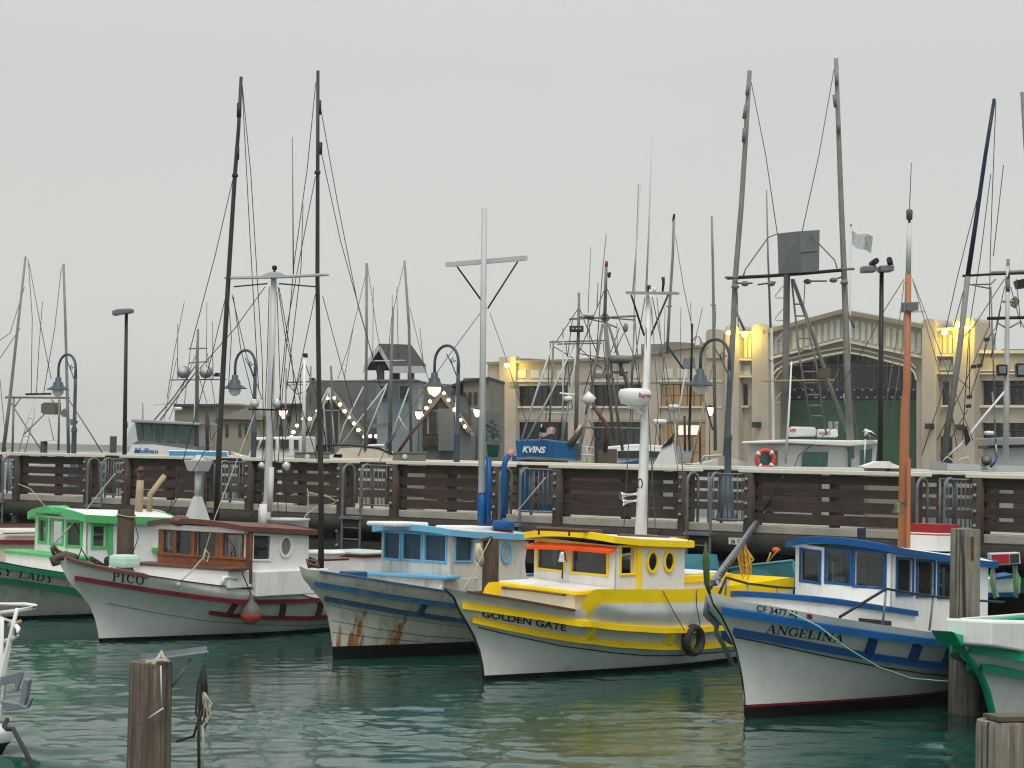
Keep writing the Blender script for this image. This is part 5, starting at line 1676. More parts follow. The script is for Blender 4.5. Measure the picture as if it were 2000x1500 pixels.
# ------------------------------------------------------------------ pilings, lamps and other things on and before the pier
def piling(x0, x1, ytop, Y, label, m, zb=-1.6, nicks=True, tilt=0.0):
    c = at((x0 + x1) / 2, ytop, Y)
    r = (x1 - x0) / 2 * Y / F
    t = thing('wooden_piling', label, 'piling', V((c.x, c.y, 0)), 0.0, 'wooden pilings standing among the boats')
    b = MB()
    n = 28; rows = []
    rr = random.Random(int(x0))
    lob = [1 + rr.uniform(-.035, .035) for _ in range(n)]
    zs = [zb, .2, .8, c.z * .7, c.z - .04, c.z]
    for k, z in enumerate(zs):
        f = (1.06, 1.04, 1.02, 1.0, .99, .955)[k]
        rows.append([V((c.x + tilt * (c.z - z), c.y, z)) + V((math.cos(w), math.sin(w), 0)) * (r * f * lob[i % n] * (1 + rr.uniform(-.006, .006))) for i, w in enumerate([2 * math.pi * i / n for i in range(n)])])
    b.strip(rows, close=True)
    top = [p + V((0, 0, rr.uniform(-.012, .012))) for p in rows[-1]]
    b.add(rows[-1] + [V((c.x, c.y, c.z + .01))], [[i, (i + 1) % n, n] for i in range(n)])
    b.build('pole', m, t)
    return t, c, r
def pilemat(name, col, dark, pale, streak=.75):
    m = mat(name, col, .9, .3, 3, dirt=dark, damt=.9, dscale=(9, 9, .35), dlo=.48, bump=.7, bscale=5, bstretch=(5, 5, .3))
    t = m.node_tree; p = t.nodes['Principled BSDF']; src = p.inputs['Base Color'].links[0].from_socket
    tcn = t.nodes.new('ShaderNodeTexCoord'); mp = t.nodes.new('ShaderNodeMapping'); mp.inputs['Scale'].default_value = (14, 14, .5); mp.inputs['Location'].default_value = (3, 1, 0)
    t.links.new(tcn.outputs['Object'], mp.inputs[0])
    n = t.nodes.new('ShaderNodeTexNoise'); n.inputs['Scale'].default_value = 2; n.inputs['Detail'].default_value = 6; n.inputs['Roughness'].default_value = .7
    t.links.new(mp.outputs[0], n.inputs['Vector'])
    r = t.nodes.new('ShaderNodeMapRange'); r.inputs[1].default_value = .55; r.inputs[2].default_value = .7; r.inputs[4].default_value = streak
    t.links.new(n.outputs[0], r.inputs[0])
    mi = t.nodes.new('ShaderNodeMix'); mi.data_type = 'RGBA'; t.links.new(r.outputs[0], mi.inputs[0]); t.links.new(src, mi.inputs['A']); mi.inputs['B'].default_value = (*pale, 1)
    src = mi.outputs['Result']
    # long dark checks in the timber
    mp2 = t.nodes.new('ShaderNodeMapping'); mp2.inputs['Scale'].default_value = (26, 26, .18); t.links.new(tcn.outputs['Object'], mp2.inputs[0])
    n2 = t.nodes.new('ShaderNodeTexNoise'); n2.inputs['Scale'].default_value = 1; n2.inputs['Detail'].default_value = 3; t.links.new(mp2.outputs[0], n2.inputs['Vector'])
    r2_ = t.nodes.new('ShaderNodeMapRange'); r2_.inputs[1].default_value = .37; r2_.inputs[2].default_value = .30; r2_.inputs[4].default_value = .9; t.links.new(n2.outputs[0], r2_.inputs[0])
    mi2 = t.nodes.new('ShaderNodeMix'); mi2.data_type = 'RGBA'; t.links.new(r2_.outputs[0], mi2.inputs[0]); t.links.new(src, mi2.inputs['A']); mi2.inputs['B'].default_value = (.012, .01, .008, 1)
    t.links.new(mi2.outputs['Result'], p.inputs['Base Color'])
    return m
PM = [pilemat('piling brown', rgb(100, 88, 77), rgb(66, 50, 38), rgb(150, 145, 136)), pilemat('piling grey', rgb(124, 120, 108), rgb(84, 74, 60), rgb(168, 168, 156)), pilemat('piling dark', rgb(92, 76, 64), rgb(58, 44, 36), rgb(120, 110, 100), .5)]
t, c, r = piling(253, 337, 1292, 20.4, 'thick weathered piling with a steel bracket on top in the left foreground', PM[0])
m = MB(); m.hexa([at(x, y, 20.45) for x, y in ((274, 1279), (404, 1262), (404, 1271), (274, 1288))], V((0, .012, 0))); m.hexa([at(274, 1288, 20.45), at(404, 1271, 20.45), at(408, 1273, 20.33), at(280, 1290, 20.33)], V((0, 0, -.008)))
m.build('angle_bracket', 'steel', t); m = MB(); m.tube([at(336, 1341, 20.38), at(373, 1287, 20.42)], .014, 6); m.build('bracket_brace', 'rig grey', t)
m = MB(); m.tube([at(298, 1300, 20.2), at(310, 1284, 20.3), at(316, 1272, 20.4), at(318, 1284, 20.3), at(328, 1293, 20.3)], .02, 7); m.tube([at(284, 1294, 20.25), at(300, 1292, 20.3), at(315, 1290, 20.2), at(330, 1292, 20.3)], .018, 7); m.build('rope_lashing', 'rope', t)
m = MB(); m.tube([at(314, 1300, 20.17), at(315, 1340, 20.16), at(316, 1380, 20.16)], .008, 5); m.tube([at(319, 1383, 20.15), at(290, 1403, 20.15)], .009, 6); m.build('hanging_rod', 'light grey', t)
rb_ = thing('rope_hank', 'dark and pale ropes hanging in a hank from the bracket of the foreground piling', 'rope', at(400, 1275, 20.4))
rr = random.Random(5)
m = MB(); m.tube([at(402, 1272, 20.4), at(401, 1290, 20.4), at(397, 1300, 20.4)], .006, 5); m.build('hook', 'rig grey', rb_)
for k in range(9):
    x = 388 + rr.uniform(0, 18); d = 20.36 + rr.uniform(-.05, .08); m = MB()
    dark = k < 5
    y1 = rr.uniform(1400, 1425) if dark else rr.uniform(1390, 1418)
    xo = rr.uniform(-6, 2) if dark else rr.uniform(2, 9)
    m.tube([at(398, 1298 if dark else 1352, d), at(x + xo - 3, 1335 if dark else 1368, d), at(x + xo - 7, y1 - 14, d + .02), at(x + xo, y1, d), at(x + xo + 6, y1 - 18, d), at(x + xo + 3, 1340 if dark else 1372, d), at(400, 1300 if dark else 1354, d)], .011, 6)
    m.build('rope_loop', 'dark rope' if dark else 'rope', rb_)
m = MB(); m.tube([at(389, 1395, 20.35), at(388, 1440, 20.35), at(389, 1530, 20.35)], .016, 7); m.build('hanging_end', 'dark rope', rb_)
m = MB(); m.tube([at(396, 1400, 20.35), at(397, 1450, 20.35), at(396, 1530, 20.35)], .012, 7); m.build('hanging_end', 'rope', rb_)
m = MB(); m.tube([at(390, 1400, 20.4), at(378, 1438, 20.6), at(345, 1448, 21.0)], .012, 6); m.build('hanging_end', 'dark rope', rb_)
t, c, r = piling(1907, 2012, 1407, 17.0, 'thick grey piling with a flat board on top in the lower right corner', PM[1])
m = MB(); m.box((c.x + .05, c.y - .03, c.z + .03), .34, .26, .035, .25); m.build('top_board', 'stem wood', t)
t, c, r = piling(1857, 1914, 1033, 31.3, 'tall grey piling with a dark split and rust stain beside the blue boat', PM[1])
m = MB(); m.tube([at(1876, 1035, 31.07), at(1882, 1090, 31.06), at(1884, 1200, 31.06), at(1885, 1300, 31.06)], .02, 4); m.build('split', 'black', t)
m = MB(); m.hexa([at(x, y, 31.09) for x, y in ((1896, 1048), (1902, 1048), (1902, 1094), (1897, 1094))], V((0, .03, 0))); m.build('rust_stain', mat('rust', (.12, .035, .015), .9, .4, 6), t)
t, c, r = piling(943, 975, 1052, 38.2, 'brown piling with pale rags tied on, between the pale blue and yellow boats', PM[2])
for k in range(7):
    m = MB(); x = 936 + rr.uniform(-5, 6); m.tube([at(934 + rr.uniform(-2, 4), 1062, 37.95), at(x, 1075, 37.92), at(x + rr.uniform(-3, 4), 1090, 37.94), at(x + rr.uniform(0, 8), rr.uniform(1095, 1108), 37.96)], .028, 5); m.build('rag', 'canvas', t)
m = MB(); m.hexa([at(x, y, 38.0) for x, y in ((938, 1058), (962, 1052), (962, 1047), (938, 1053))], V((0, .2, 0))); m.build('cross_bar', 'brown wood', t)
m = MB(); m.tube([at(958, 1052, 38.0), at(946, 1075, 37.9), at(928, 1115, 37.0), at(905, 1150, 35.4)], .010, 5); m.build('line', 'rope', t)
t, c, r = piling(230, 263, 996, 44.3, 'dark brown piling with rope round its top before the green trimmed wheelhouse', PM[2])
m = MB(); m.tube([V((c.x, c.y, c.z - .12 + .02 * math.sin(w * 2))) + V((math.cos(w), math.sin(w), 0)) * (r + .015) for w in [2 * math.pi * i / 20 for i in range(21)]], .014, 6); m.build('rope_turn', 'rope', t)
m = MB(); m.tube([at(262, 1010, 44.1), at(270, 1050, 44.0), at(258, 1085, 43.9)], .01, 5); m.build('line', 'dark rope', t)

# arched street lamps on the pier
LAMPOFF = 5.2
def make_lamp(px, label, lit):
    base = fz(px, DECK, LAMPOFF, 980)
    t = thing('street_lamp', label, 'street lamp', base, RZP, 'arched blue street lamps along the pier')
    L = lambda x, y, z: base + UX * x + UB * y + V((0, 0, z))
    b = MB(); b.lathe(base, [(.26, 0), (.26, .12), (.17, .2), (.15, .55), (.17, .6), (.11, .68), (.085, 1.2), (.078, 1.9), (.095, 1.94), (.095, 2.02), (.06, 2.1), (.052, 3.3), (.05, 3.6)], 14)
    b.build('post', 'lamp blue', t)
    R_ = .42; P = [L(0, 0, 3.5), L(0, 0, 3.85)]
    for i in range(13):
        a = math.pi * i / 12; P.append(L(-R_ + R_ * math.cos(a), 0, 3.9 + R_ * 1.05 * math.sin(a)))
    P.append(L(-2 * R_, 0, 3.62))
    b = MB(); b.tube(P, [.048] * 2 + [.04] * 14, 10); b.build('arch_arm', 'lamp blue', t)
    b = MB()
    b.tube([L(-.04, 0, 3.5), L(-.2, 0, 3.8), L(-.42, 0, 4.12)], .016, 5)
    b.build('scroll', 'lamp blue', t)
    b = MB(); b.tube([L(-.08, 0, 3.95), L(-.17, 0, 3.9), L(-.2, 0, 4.02), L(-.27, 0, 3.97), L(-.22, 0, 3.86)], .014, 5); b.build('scroll', 'lamp blue', t)
    h = L(-2 * R_, 0, 0)
    b = MB(); b.lathe(h, [(.06, 3.64), (.09, 3.62), (.1, 3.5), (.15, 3.47), (.17, 3.36), (.36, 3.25), (.37, 3.235), (.16, 3.28), (.15, 3.3)], 20); hd = b.build('shade', 'lamp blue', t)
    b = MB(); b.ball(h + V((0, 0, 3.2)), .18, 12, sq=(1, 1, 1.0)); b.build('globe', 'lit globe' if lit else 'globe', t)
    return t, h + V((0, 0, 3.15))
S_LAMPS = [(142, 'unlit arched blue lamp left of the tall dark lamp pole', 0), (493, 'unlit arched blue lamp right of the white mast with chrome floodlights', 0),
           (890, 'lit arched lamp glowing between the bell tower and the pale cross mast', 1), (1420, 'unlit arched blue lamp in front of the stucco building towers', 0)]
for px, lb, lit in S_LAMPS:
    t, lp = make_lamp(px, lb, lit)
    if lit:
        ld = bpy.data.lights.new('lamp_light', 'POINT'); ld.energy = 60; ld.color = (1, .66, .34); ld.shadow_soft_size = .2
        lo = bpy.data.objects.new('lamp_light', ld); COL.objects.link(lo); lo.parent = t; lo.location = INV[t.name] @ (lp + V((0, 0, -.35)))
# tall plain lamp poles
def tall(px, ytop, label, heads):
    base = fz(px, DECK, 6.0, 980); Y = base.y
    t = thing('lamp_pole', label, 'lamp pole', base)
    xt = heads[0]
    m = MB(); m.tube([base, at(xt, ytop + 10, Y)], [.075, .05], 10); m.build('pole', 'dark paint', t)
    for (pts, mm) in heads[1:]:
        m = MB(); m.hexa([at(x, y, Y - .25) for x, y in pts], V((0, .5, 0))); m.build('lamp_head', mm, t, bevel=.03)
    return t, Y
tall(242, 600, 'tall dark lamp pole with one flat head pointing left', [247, ([(218, 607), (230, 603), (257, 602), (257, 609), (245, 612), (232, 613), (219, 616)], 'mid grey')])
t, Y = tall(1718, 515, 'tall dark lamp pole with two box heads beside the orange mast', [1722, ([(1685, 519), (1713, 518), (1713, 530), (1686, 531)], 'mid grey'), ([(1719, 518), (1747, 517), (1747, 529), (1720, 530)], 'mid grey')])
for (x0, y0, x1, y1) in ((1702, 516, 1712, 509), (1739, 516, 1737, 507)):
    m = MB(); m.tube([at(x0, y0, Y), at(x1, y1, Y - .3)], .07, 8); m.build('sensor', 'dark paint', t)
# boxes on the pier
def dock_box(x0, x1, y0, y1, label, lid=None):
    p = fz((x0 + x1) / 2, DECK, 4.4, 980); Y = p.y
    t = thing('dock_box', label, 'dock box', p, 0)
    a, c = at(x0, y0, Y), at(x1, y0, Y)
    m = MB(); m.pts8([V((a.x, Y - .3, DECK)), V((c.x, Y - .3, DECK)), V((c.x, Y + .3, DECK)), V((a.x, Y + .3, DECK))], [V((a.x, Y - .3, a.z)), V((c.x, Y - .3, a.z)), V((c.x, Y + .3, a.z)), V((a.x, Y + .3, a.z))])
    m.build('body', 'taupe paint', t, bevel=.015)
    m = MB()
    if lid:
        xm = (x0 + x1) / 2
        m.hexa([at(x, y, Y - .4) for x, y in ((x0 - 4, y0), (xm - 8, y0 - 10), (xm + 8, y0 - 10), (x1 + 4, y0 + 1), (x1 + 4, y0 + 4), (x0 - 4, y0 + 3))], V((0, .8, 0)))
        m.build('lid', 'clean white', t)
        m = MB(); q = at(1735, 917, Y - .31); m.lathe(q, [(.055, 0), (.055, .02), (.001, .021)], 12, V((0, -1, 0))); m.build('vent_hole', 'black', t)
    else:
        m.hexa([at(x, y, Y - .33) for x, y in ((x0 - 1, y0 - 1.5), (x1 + 1, y0 - 1.5), (x1 + 1, y0 + 1), (x0 - 1, y0 + 1))], V((0, .66, 0))); m.build('lid', 'taupe paint', t)
        q = at(lerp(x0, x1, .36), y0 + 8, Y - .31)
        m = MB(); m.lathe(q, [(.07, 0), (.07, .015), (.05, .02), (.001, .021)], 12, V((0, -1, 0))); m.build('handle', 'light grey', t)
dock_box(768, 831, 884, 905, 'taupe dock box with a pale handle left of the lit arched lamp')
dock_box(577, 642, 884, 900, 'taupe dock box behind the right hand black pole')
dock_box(1692, 1758, 911, 922, 'grey dock box with peaked white lid left of the orange mast', True)

# slack chain and ropes at the bow of the blue boat
CHN = thing('mooring_rope', 'thick grey twisted mooring rope running up from the blue bow to the pier', 'rope', AN.W(-.7, 0, 1.5))
P = [AN.sideW(1388, 1148, 0), at(1400, 1130, 33), at(1440, 1075, 39.5), at(1478, 1020, 45.5)]
for ph in (0, math.pi):
    Q, R_ = [], []
    for k in range(150):
        f = .2 + .8 * k / 149
        i = min(int(f * 3), 2); q = P[i].lerp(P[i + 1], f * 3 - i)
        d = (P[i + 1] - P[i]).normalized(); o1 = d.cross(V((0, 0, 1))).normalized(); o2 = d.cross(o1)
        w = ph + k * .62
        Q.append(q + (o1 * math.cos(w) + o2 * math.sin(w)) * .036); R_.append(.034)
    m = MB(); m.tube(Q, R_, 5); m.build('strand', 'steel', CHN)
m = MB(); m.tube([P[0], P[1], P[1].lerp(P[2], .3)], .025, 6); m.build('rope_end', 'dark rope', CHN); m = MB(); m.tube([P[3], fence(1530, 930, -.2), fence(1538, 918, .1)], .018, 6); m.build('rope_end', 'dark rope', CHN)
m = MB()
for (a_, w) in (((1383, 1100), .06), ((1379, 1125), .05)):
    pass
m.tube([AN.sideW(1378, 1060, .0), AN.sideW(1379, 1095, .0), AN.sideW(1381, 1140, 0), AN.sideW(1386, 1160, 0)], [.01, .05, .04, .02], 7); tag(m.build('green_rope_bundle', mat('weed rope', rgb(70, 92, 52), .9, .3, 20), None, AN.sideW(1386, 1160, 0)), 'green rope bundle wound about the stay at the blue bow', 'rope')
YR = thing('rope_coil', 'tangled yellow rope hanging from the thick mooring rope', 'rope', at(1452, 1070, 41))
for k in range(11):
    x = 1452 + rr.uniform(-3, 4); d = 41 + rr.uniform(-.2, .3); xl = 1443 + rr.uniform(-2, 8); xr = 1462 + rr.uniform(-6, 12); yb = rr.uniform(1105, 1142)
    m = MB(); m.tube([at(x, 1063, d), at(xl, 1090, d), at(xl + rr.uniform(-4, 6), yb - 12, d), at((xl + xr) / 2, yb, d), at(xr, yb - 14, d), at(xr - rr.uniform(2, 8), 1088, d), at(x + 2, 1064, d)], .014, 5); m.build('rope_loop', 'yellow rope', YR)
m = MB(); m.tube([at(1505, 1080, 44), at(1498, 1098, 43.8), at(1520, 1074, 44.4)], .02, 5); tag(m.build('yellow_line', 'yellow rope', None, at(1505, 1080, 44)), 'short yellow line hanging above the teal skiff', 'rope')
m = MB(); q = at(1516, 1074, 44.5); m.ball(q, .07, 8, sq=(1.3, 1, .8)); tag(m.build('orange_float', 'orange paint', None, q), 'small orange float on a line above the teal skiff', 'float')

# boxed red light and green gear aft of the tall piling
RL = thing('boat_lamp', 'red and dark lamp box in a white frame behind the sea green bow', 'lamp', at(1963, 1110, 36))
m = MB(); m.hexa([at(x, y, 36) for x, y in ((1934, 1081), (1992, 1079), (1994, 1101), (1936, 1105))], V((0, .25, 0))); m.build('frame', 'light grey', RL, bevel=.01)
m = MB(); m.hexa([at(x, y, 35.97) for x, y in ((1937, 1083.5), (1971, 1082.5), (1971, 1101), (1938.5, 1102))], V((0, .03, 0))); m.build('red_panel', 'red paint', RL)
m = MB(); m.hexa([at(x, y, 35.97) for x, y in ((1973, 1082.5), (1990, 1081.5), (1991, 1099), (1973, 1100.5))], V((0, .03, 0))); m.build('dark_panel', 'dark glass', RL)
for (x0, x1) in ((1940, 1943), (1984, 1986)):
    m = MB(); m.tube([at(x0, 1104, 36.1), at(x1, 1168, 36.1)], .03, 6); m.build('leg', 'rig grey', RL)
GS = thing('locker', 'small white locker with blue base behind the sea green bow', 'locker', at(1956, 1168, 36.5))
m = MB(); m.hexa([at(x, y, 36.5) for x, y in ((1932, 1130), (1980, 1128), (1980, 1158), (1932, 1158))], V((0, .6, 0))); m.build('body', 'clean white', GS, bevel=.01)
m = MB(); m.hexa([at(x, y, 36.45) for x, y in ((1930, 1158), (1984, 1157), (1984, 1166), (1930, 1166))], V((0, .7, 0))); m.build('base_band', 'blue paint', GS)
m = MB(); m.hexa([at(x, y, 36.45) for x, y in ((1944, 1128), (1980, 1122), (1980, 1129), (1944, 1132))], V((0, .7, 0))); m.build('lid', 'blue paint', GS)
for (pts) in (((1939, 1112), (1936, 1140), (1944, 1166), (1952, 1166), (1944, 1140)), ((1982, 1105), (1994, 1130), (1992, 1158), (1984, 1164), (1982, 1140))):
    m = MB(); m.hexa([at(x, y, 36.2) for x, y in pts], V((0, .15, 0))); tag(m.build('green_net', 'green paint', None, at(pts[0][0], pts[0][1], 36.2)), ('left' if pts[0][0] < 1960 else 'right') + ' hank of green netting under the red lamp box', 'net')
# ------------------------------------------------------------------ buildings behind the harbour
BP0, BU, BN = V((.34, 180, 0)), V((.755, -.656, 0)).normalized(), V((-.656, -.755, 0)).normalized()
def bp(px, py, off=0.0):
    return onp(px, py, BP0 + BN * off, BN)
M['stucco'] = mat('stucco', rgb(176, 168, 154, .92), .9, .14, .25, dirt=rgb(140, 130, 116), damt=.45, dscale=(.5, .5, .08), dlo=.5)
M['stucco panel'] = mat('stucco panel', rgb(196, 200, 196, .92), .9, .1, .4, dirt=rgb(150, 145, 135), damt=.3, dscale=(.5, .5, .1))
M['stucco trim'] = mat('stucco trim', rgb(206, 198, 182, .92), .9, .1, .4, dirt=rgb(140, 130, 116), damt=.3, dscale=(.5, .5, .1))
M['roof tan'] = mat('roof tan', rgb(146, 136, 124, .9), .9, .15, .3)
M['pier window'] = mat('pier window', (.018, .022, .024), .2, .5, .35, dirt=(.07, .07, .06), damt=.4, dscale=(2.2, 2.2, .12), dlo=.55, spec=.5)
M['warm window'] = mat('warm window', (.10, .07, .035), .3, .5, .5, emit=(1, .62, .25), estr=.16)
M['bright window'] = mat('bright window', (.3, .28, .25), .3, .3, .5, emit=(1, .9, .72), estr=.75)
M['wall lamp'] = mat('wall lamp', (1, .9, .4), .4, 0, emit=(1.0, .78, .16), estr=7)
M['green wall'] = mat('green wall', rgb(50, 92, 66, .8), .8, .25, .25)
M['shingle'] = mat('shingle', rgb(58, 60, 58, .9), .9, .3, 1.2, dirt=rgb(100, 98, 90), damt=.4, dscale=(1, 1, 4), bump=.3, bscale=4)
M['tower grey'] = mat('tower grey', rgb(136, 146, 152, .9), .85, .15, 1, dirt=rgb(96, 100, 102), damt=.4, dscale=(4, 4, .3))
M['board grey'] = mat('board grey', rgb(112, 116, 116, .9), .85, .15, 1, dirt=rgb(96, 100, 102), damt=.4, dscale=(4, 4, .3))
M['drab wall'] = mat('drab wall', rgb(134, 128, 116, .9), .9, .2, .4)
BL = thing('stucco_building', 'long pale stucco pier building with gabled arch and square towers', 'building', bp(1400, 900), math.atan2(BU.y, BU.x))
def bpoly(name, pts, off, depth, m, bevel=0.0, parent=BL):
    b = MB(); b.hexa([bp(x, y, off) for x, y in pts], -BN * depth)
    return b.build(name, m, parent, bevel=bevel)
def rect(x0, y0, x1, y1, sl=0.0):
    return [(x0, y0), (x1, y0 + sl * (x1 - x0)), (x1, y1 + sl * (x1 - x0)), (x0, y1)]
bpoly('back_wall', [(952, 716), (1120, 709), (1378, 682), (1378, 915), (952, 915)], -.45, 12, 'stucco')
bpoly('frieze', [(953, 711), (1010, 707.5), (1120, 704.5), (1232, 698.5), (1326, 680.5), (1378, 675.5), (1378, 749), (1290, 750), (1110, 752), (953, 755)], 0, .5, 'stucco')
bpoly('coping', [(950, 707), (1010, 704), (1120, 701), (1232, 695), (1326, 677), (1380, 672), (1380, 677), (1326, 682), (1232, 700), (1120, 706), (1010, 709), (950, 712)], .3, 1.2, 'roof tan')
for x0, x1 in ((950, 955), (975, 1007), (1109, 1155), (1253, 1289), (1408, 1420)):
    bpoly('pilaster', rect(x0, 746, x1, 915), .0 if x0 != 975 else .35, .5, 'stucco')
bpoly('pilaster', [(975, 698), (1007, 696), (1007, 760), (975, 760)], .35, .5, 'stucco')
for x0, x1 in ((1007, 1109), (1155, 1253), (1289, 1408)):
    bpoly('spandrel', rect(x0, 795, x1, 824), -.1, .4, 'stucco')
    bpoly('sill', rect(x0 - 3, 793, x1 + 3, 797), .15, .5, 'stucco trim')
    bpoly('ledge', rect(x0 - 3, 742, x1 + 3, 746), .15, .5, 'stucco trim')
    n = 4; w = (x1 - x0) / n
    for k in range(n):
        bpoly('relief_panel', rect(x0 + k * w + 4, 722 - (x0 + k * w > 1250) * 2, x0 + (k + 1) * w - 5, 738), .05, .2, 'stucco panel')
    for k in range(2):
        bpoly('relief_panel', rect(x0 + k * (x1 - x0) / 2 + 3, 800, x0 + (k + 1) * (x1 - x0) / 2 - 3, 820), -.06, .2, 'stucco')
def bwin(x0, y0, x1, y1, m, nx=6, ny=2, off=-.40):
    b = MB()
    for k in range(nx + 1):
        x = lerp(x0, x1, k / nx); b.hexa([bp(q, r_, off + .04) for q, r_ in ((x - .5, y0), (x + .5, y0), (x + .5, y1), (x - .5, y1))], -BN * .05)
    for k in range(ny + 1):
        y = lerp(y0, y1, k / ny); b.hexa([bp(q, r_, off + .06) for q, r_ in ((x0, y - .4), (x1, y - .4), (x1, y + .4), (x0, y + .4))], -BN * .05)
    w = b.build('window', 'dark paint', BL)
    b = MB(); b.hexa([bp(x, y, off) for x, y in rect(x0, y0, x1, y1)], -BN * .04)
    b.build('pane', m, w)
bwin(1007, 755, 1109, 794, 'pier window', 8); bwin(1155, 752, 1253, 794, 'pier window', 8); bwin(1289, 751, 1408, 794, 'warm window', 9)
bwin(1007, 825, 1109, 915, 'pier window', 6); bwin(1155, 825, 1253, 915, 'pier window', 6)
bwin(1289, 826, 1320, 915, 'warm window', 2); bwin(1322, 830, 1366, 850, 'bright window', 2, 1); bwin(1322, 852, 1366, 915, 'warm window', 3); bwin(1368, 826, 1408, 915, 'warm window', 3)
bwin(953, 757, 975, 795, 'pier window', 6, 1, -.38); bpoly('sill', rect(953, 795, 976, 798), .1, .5, 'stucco trim')
# towers
def tower_post(x0, x1, yt, yb, off, depth=2.5):
    r_ = (x1 - x0) / 2
    pts = [(x0, yb), (x0, yt + 9), (x0 + 2, yt + 4), (x0 + 6, yt + 1), (x0 + r_, yt), (x1 - 6, yt + 1), (x1 - 2, yt + 4), (x1, yt + 9), (x1, yb)]
    bpoly('tower_post', pts, off, depth, 'stucco', .04)
bpoly('tower_wall', [(1378, 672), (1420, 668), (1420, 915), (1378, 915)], .1, 6, 'stucco')
tower_post(1378, 1412, 642, 700, .3)
tower_post(1416, 1442, 634, 915, .9); tower_post(1468, 1500, 632, 915, .9)
bpoly('tower_wall', rect(1440, 650, 1470, 915), .2, 6, 'stucco')
bpoly('tower_cap', rect(1438, 647, 1470, 652), .8, 1, 'stucco trim')
for x in (1445, 1454, 1462):
    bpoly('fluting', rect(x, 660, x + 5, 698), .35, .3, 'stucco trim')
bpoly('ledge', rect(1438, 700, 1470, 704), .8, .8, 'stucco trim'); bpoly('relief_panel', rect(1443, 714, 1466, 732), .3, .3, 'stucco panel'); bpoly('ledge', rect(1438, 733, 1470, 737), .8, .8, 'stucco trim')
bwin(1450, 751, 1459, 792, 'pier window', 1, 2, .22); bpoly('sill', rect(1447, 792, 1462, 796), .5, .4, 'stucco trim')
tower_post(1800, 1828, 622, 915, .9); tower_post(1861, 1903, 620, 915, .9)
bpoly('tower_wall', rect(1826, 642, 1863, 915), .2, 6, 'stucco')
bpoly('tower_cap', rect(1826, 640, 1863, 646), .8, 1, 'stucco trim')
for x in (1832, 1842, 1853):
    bpoly('fluting', rect(x, 654, x + 6, 690), .35, .3, 'stucco trim')
bpoly('ledge', rect(1826, 691, 1863, 696), .8, .8, 'stucco trim'); bpoly('relief_panel', rect(1831, 703, 1860, 723), .3, .3, 'stucco panel'); bpoly('ledge', rect(1826, 727, 1863, 731), .8, .8, 'stucco trim')
bwin(1842, 746, 1852, 791, 'pier window', 1, 2, .22); bpoly('sill', rect(1838, 791, 1856, 795), .5, .4, 'stucco trim')
bwin(1825, 853, 1858, 915, 'pier window', 2, 2, .22)
# gable with the big arch
arch = [(1790, 915), (1790, 742), (1786, 728), (1777, 718), (1760, 712), (1740, 707), (1690, 694), (1650, 687), (1600, 696), (1550, 708), (1530, 714), (1517, 722), (1509, 732), (1506, 746), (1506, 915)]
bpoly('gable_wall', [(1492, 650), (1642, 609), (1802, 639), (1802, 915)] + arch + [(1492, 915)], .2, 1.2, 'stucco')
bpoly('gable_coping', [(1490, 645), (1642, 604), (1804, 634), (1804, 642), (1642, 612), (1490, 653)], .9, 1.8, 'roof tan')
def along(pts, name, w, o0, o1, m):
    b = MB(); rows = []
    for i, (x, y) in enumerate(pts):
        ax, ay = pts[max(0, i - 1)]; bx, by = pts[min(len(pts) - 1, i + 1)]
        d = math.hypot(bx - ax, by - ay); nx, ny = -(by - ay) / d * w / 2, (bx - ax) / d * w / 2
        rows.append([bp(x + nx, y + ny, o0), bp(x + nx, y + ny, o1), bp(x - nx, y - ny, o1), bp(x - nx, y - ny, o0)])
    b.strip(rows, smooth=False); return b.build(name, m, BL)
up = arch[1:-1]
along(up, 'arch_moulding', 3.5, .15, .6, 'stucco trim')
along([(x + (3 if x > 1650 else -3 if x < 1640 else 0), y - 9) for x, y in up[1:-1]], 'arch_moulding', 3, .15, .5, 'stucco trim')
along([(1492, 703), (1550, 688), (1642, 664), (1720, 681), (1802, 698)], 'arch_moulding', 4, .15, .8, 'stucco trim')
b = MB()
for k in range(25):
    x = 1499 + k * 12.2
    yt = interp(x, [(1492, 662), (1642, 622), (1802, 652)]); yb = interp(x, [(1492, 697), (1642, 658), (1802, 692)])
    b.hexa([bp(q, r_, .26) for q, r_ in ((x, yt + 2), (x + 3.5, yt - 1), (x + 7, yt + 1), (x + 7, yb - 1), (x, yb))], -BN * .1)
b.build('fluted_frieze', 'stucco panel', BL)
bpoly('arch_recess', rect(1500, 680, 1795, 790), -2.2, .5, 'pier window'); bpoly('arch_recess', rect(1500, 782, 1795, 915), -2.0, .5, 'green wall')
b = MB()
for x in range(1516, 1795, 24):
    b.hexa([bp(q, r_, -2.1) for q, r_ in ((x, 690), (x + 1.2, 690), (x + 1.2, 760), (x, 760))], -BN * .1)
for y in (713, 757):
    b.hexa([bp(q, r_, -2.08) for q, r_ in ((1503, y), (1793, y), (1793, y + 1.5), (1503, y + 1.5))], -BN * .1)
b.build('glazing_bars', 'mid grey', BL)
bpoly('banner', rect(1504, 759, 1792, 779), -1.9, .1, 'navy paint')
b = MB(); rq = random.Random(9)
for k in range(34):
    x = 1508 + k * 8.3; y = 760.5 if k % 2 else 775
    b.hexa([bp(q, r_, -1.86) for q, r_ in ((x, y), (x + rq.uniform(3, 7), y - .5), (x + rq.uniform(3, 6), y + 2), (x + .5, y + 2.4))], -BN * .02)
b.build('banner_waves', 'light grey', BL)
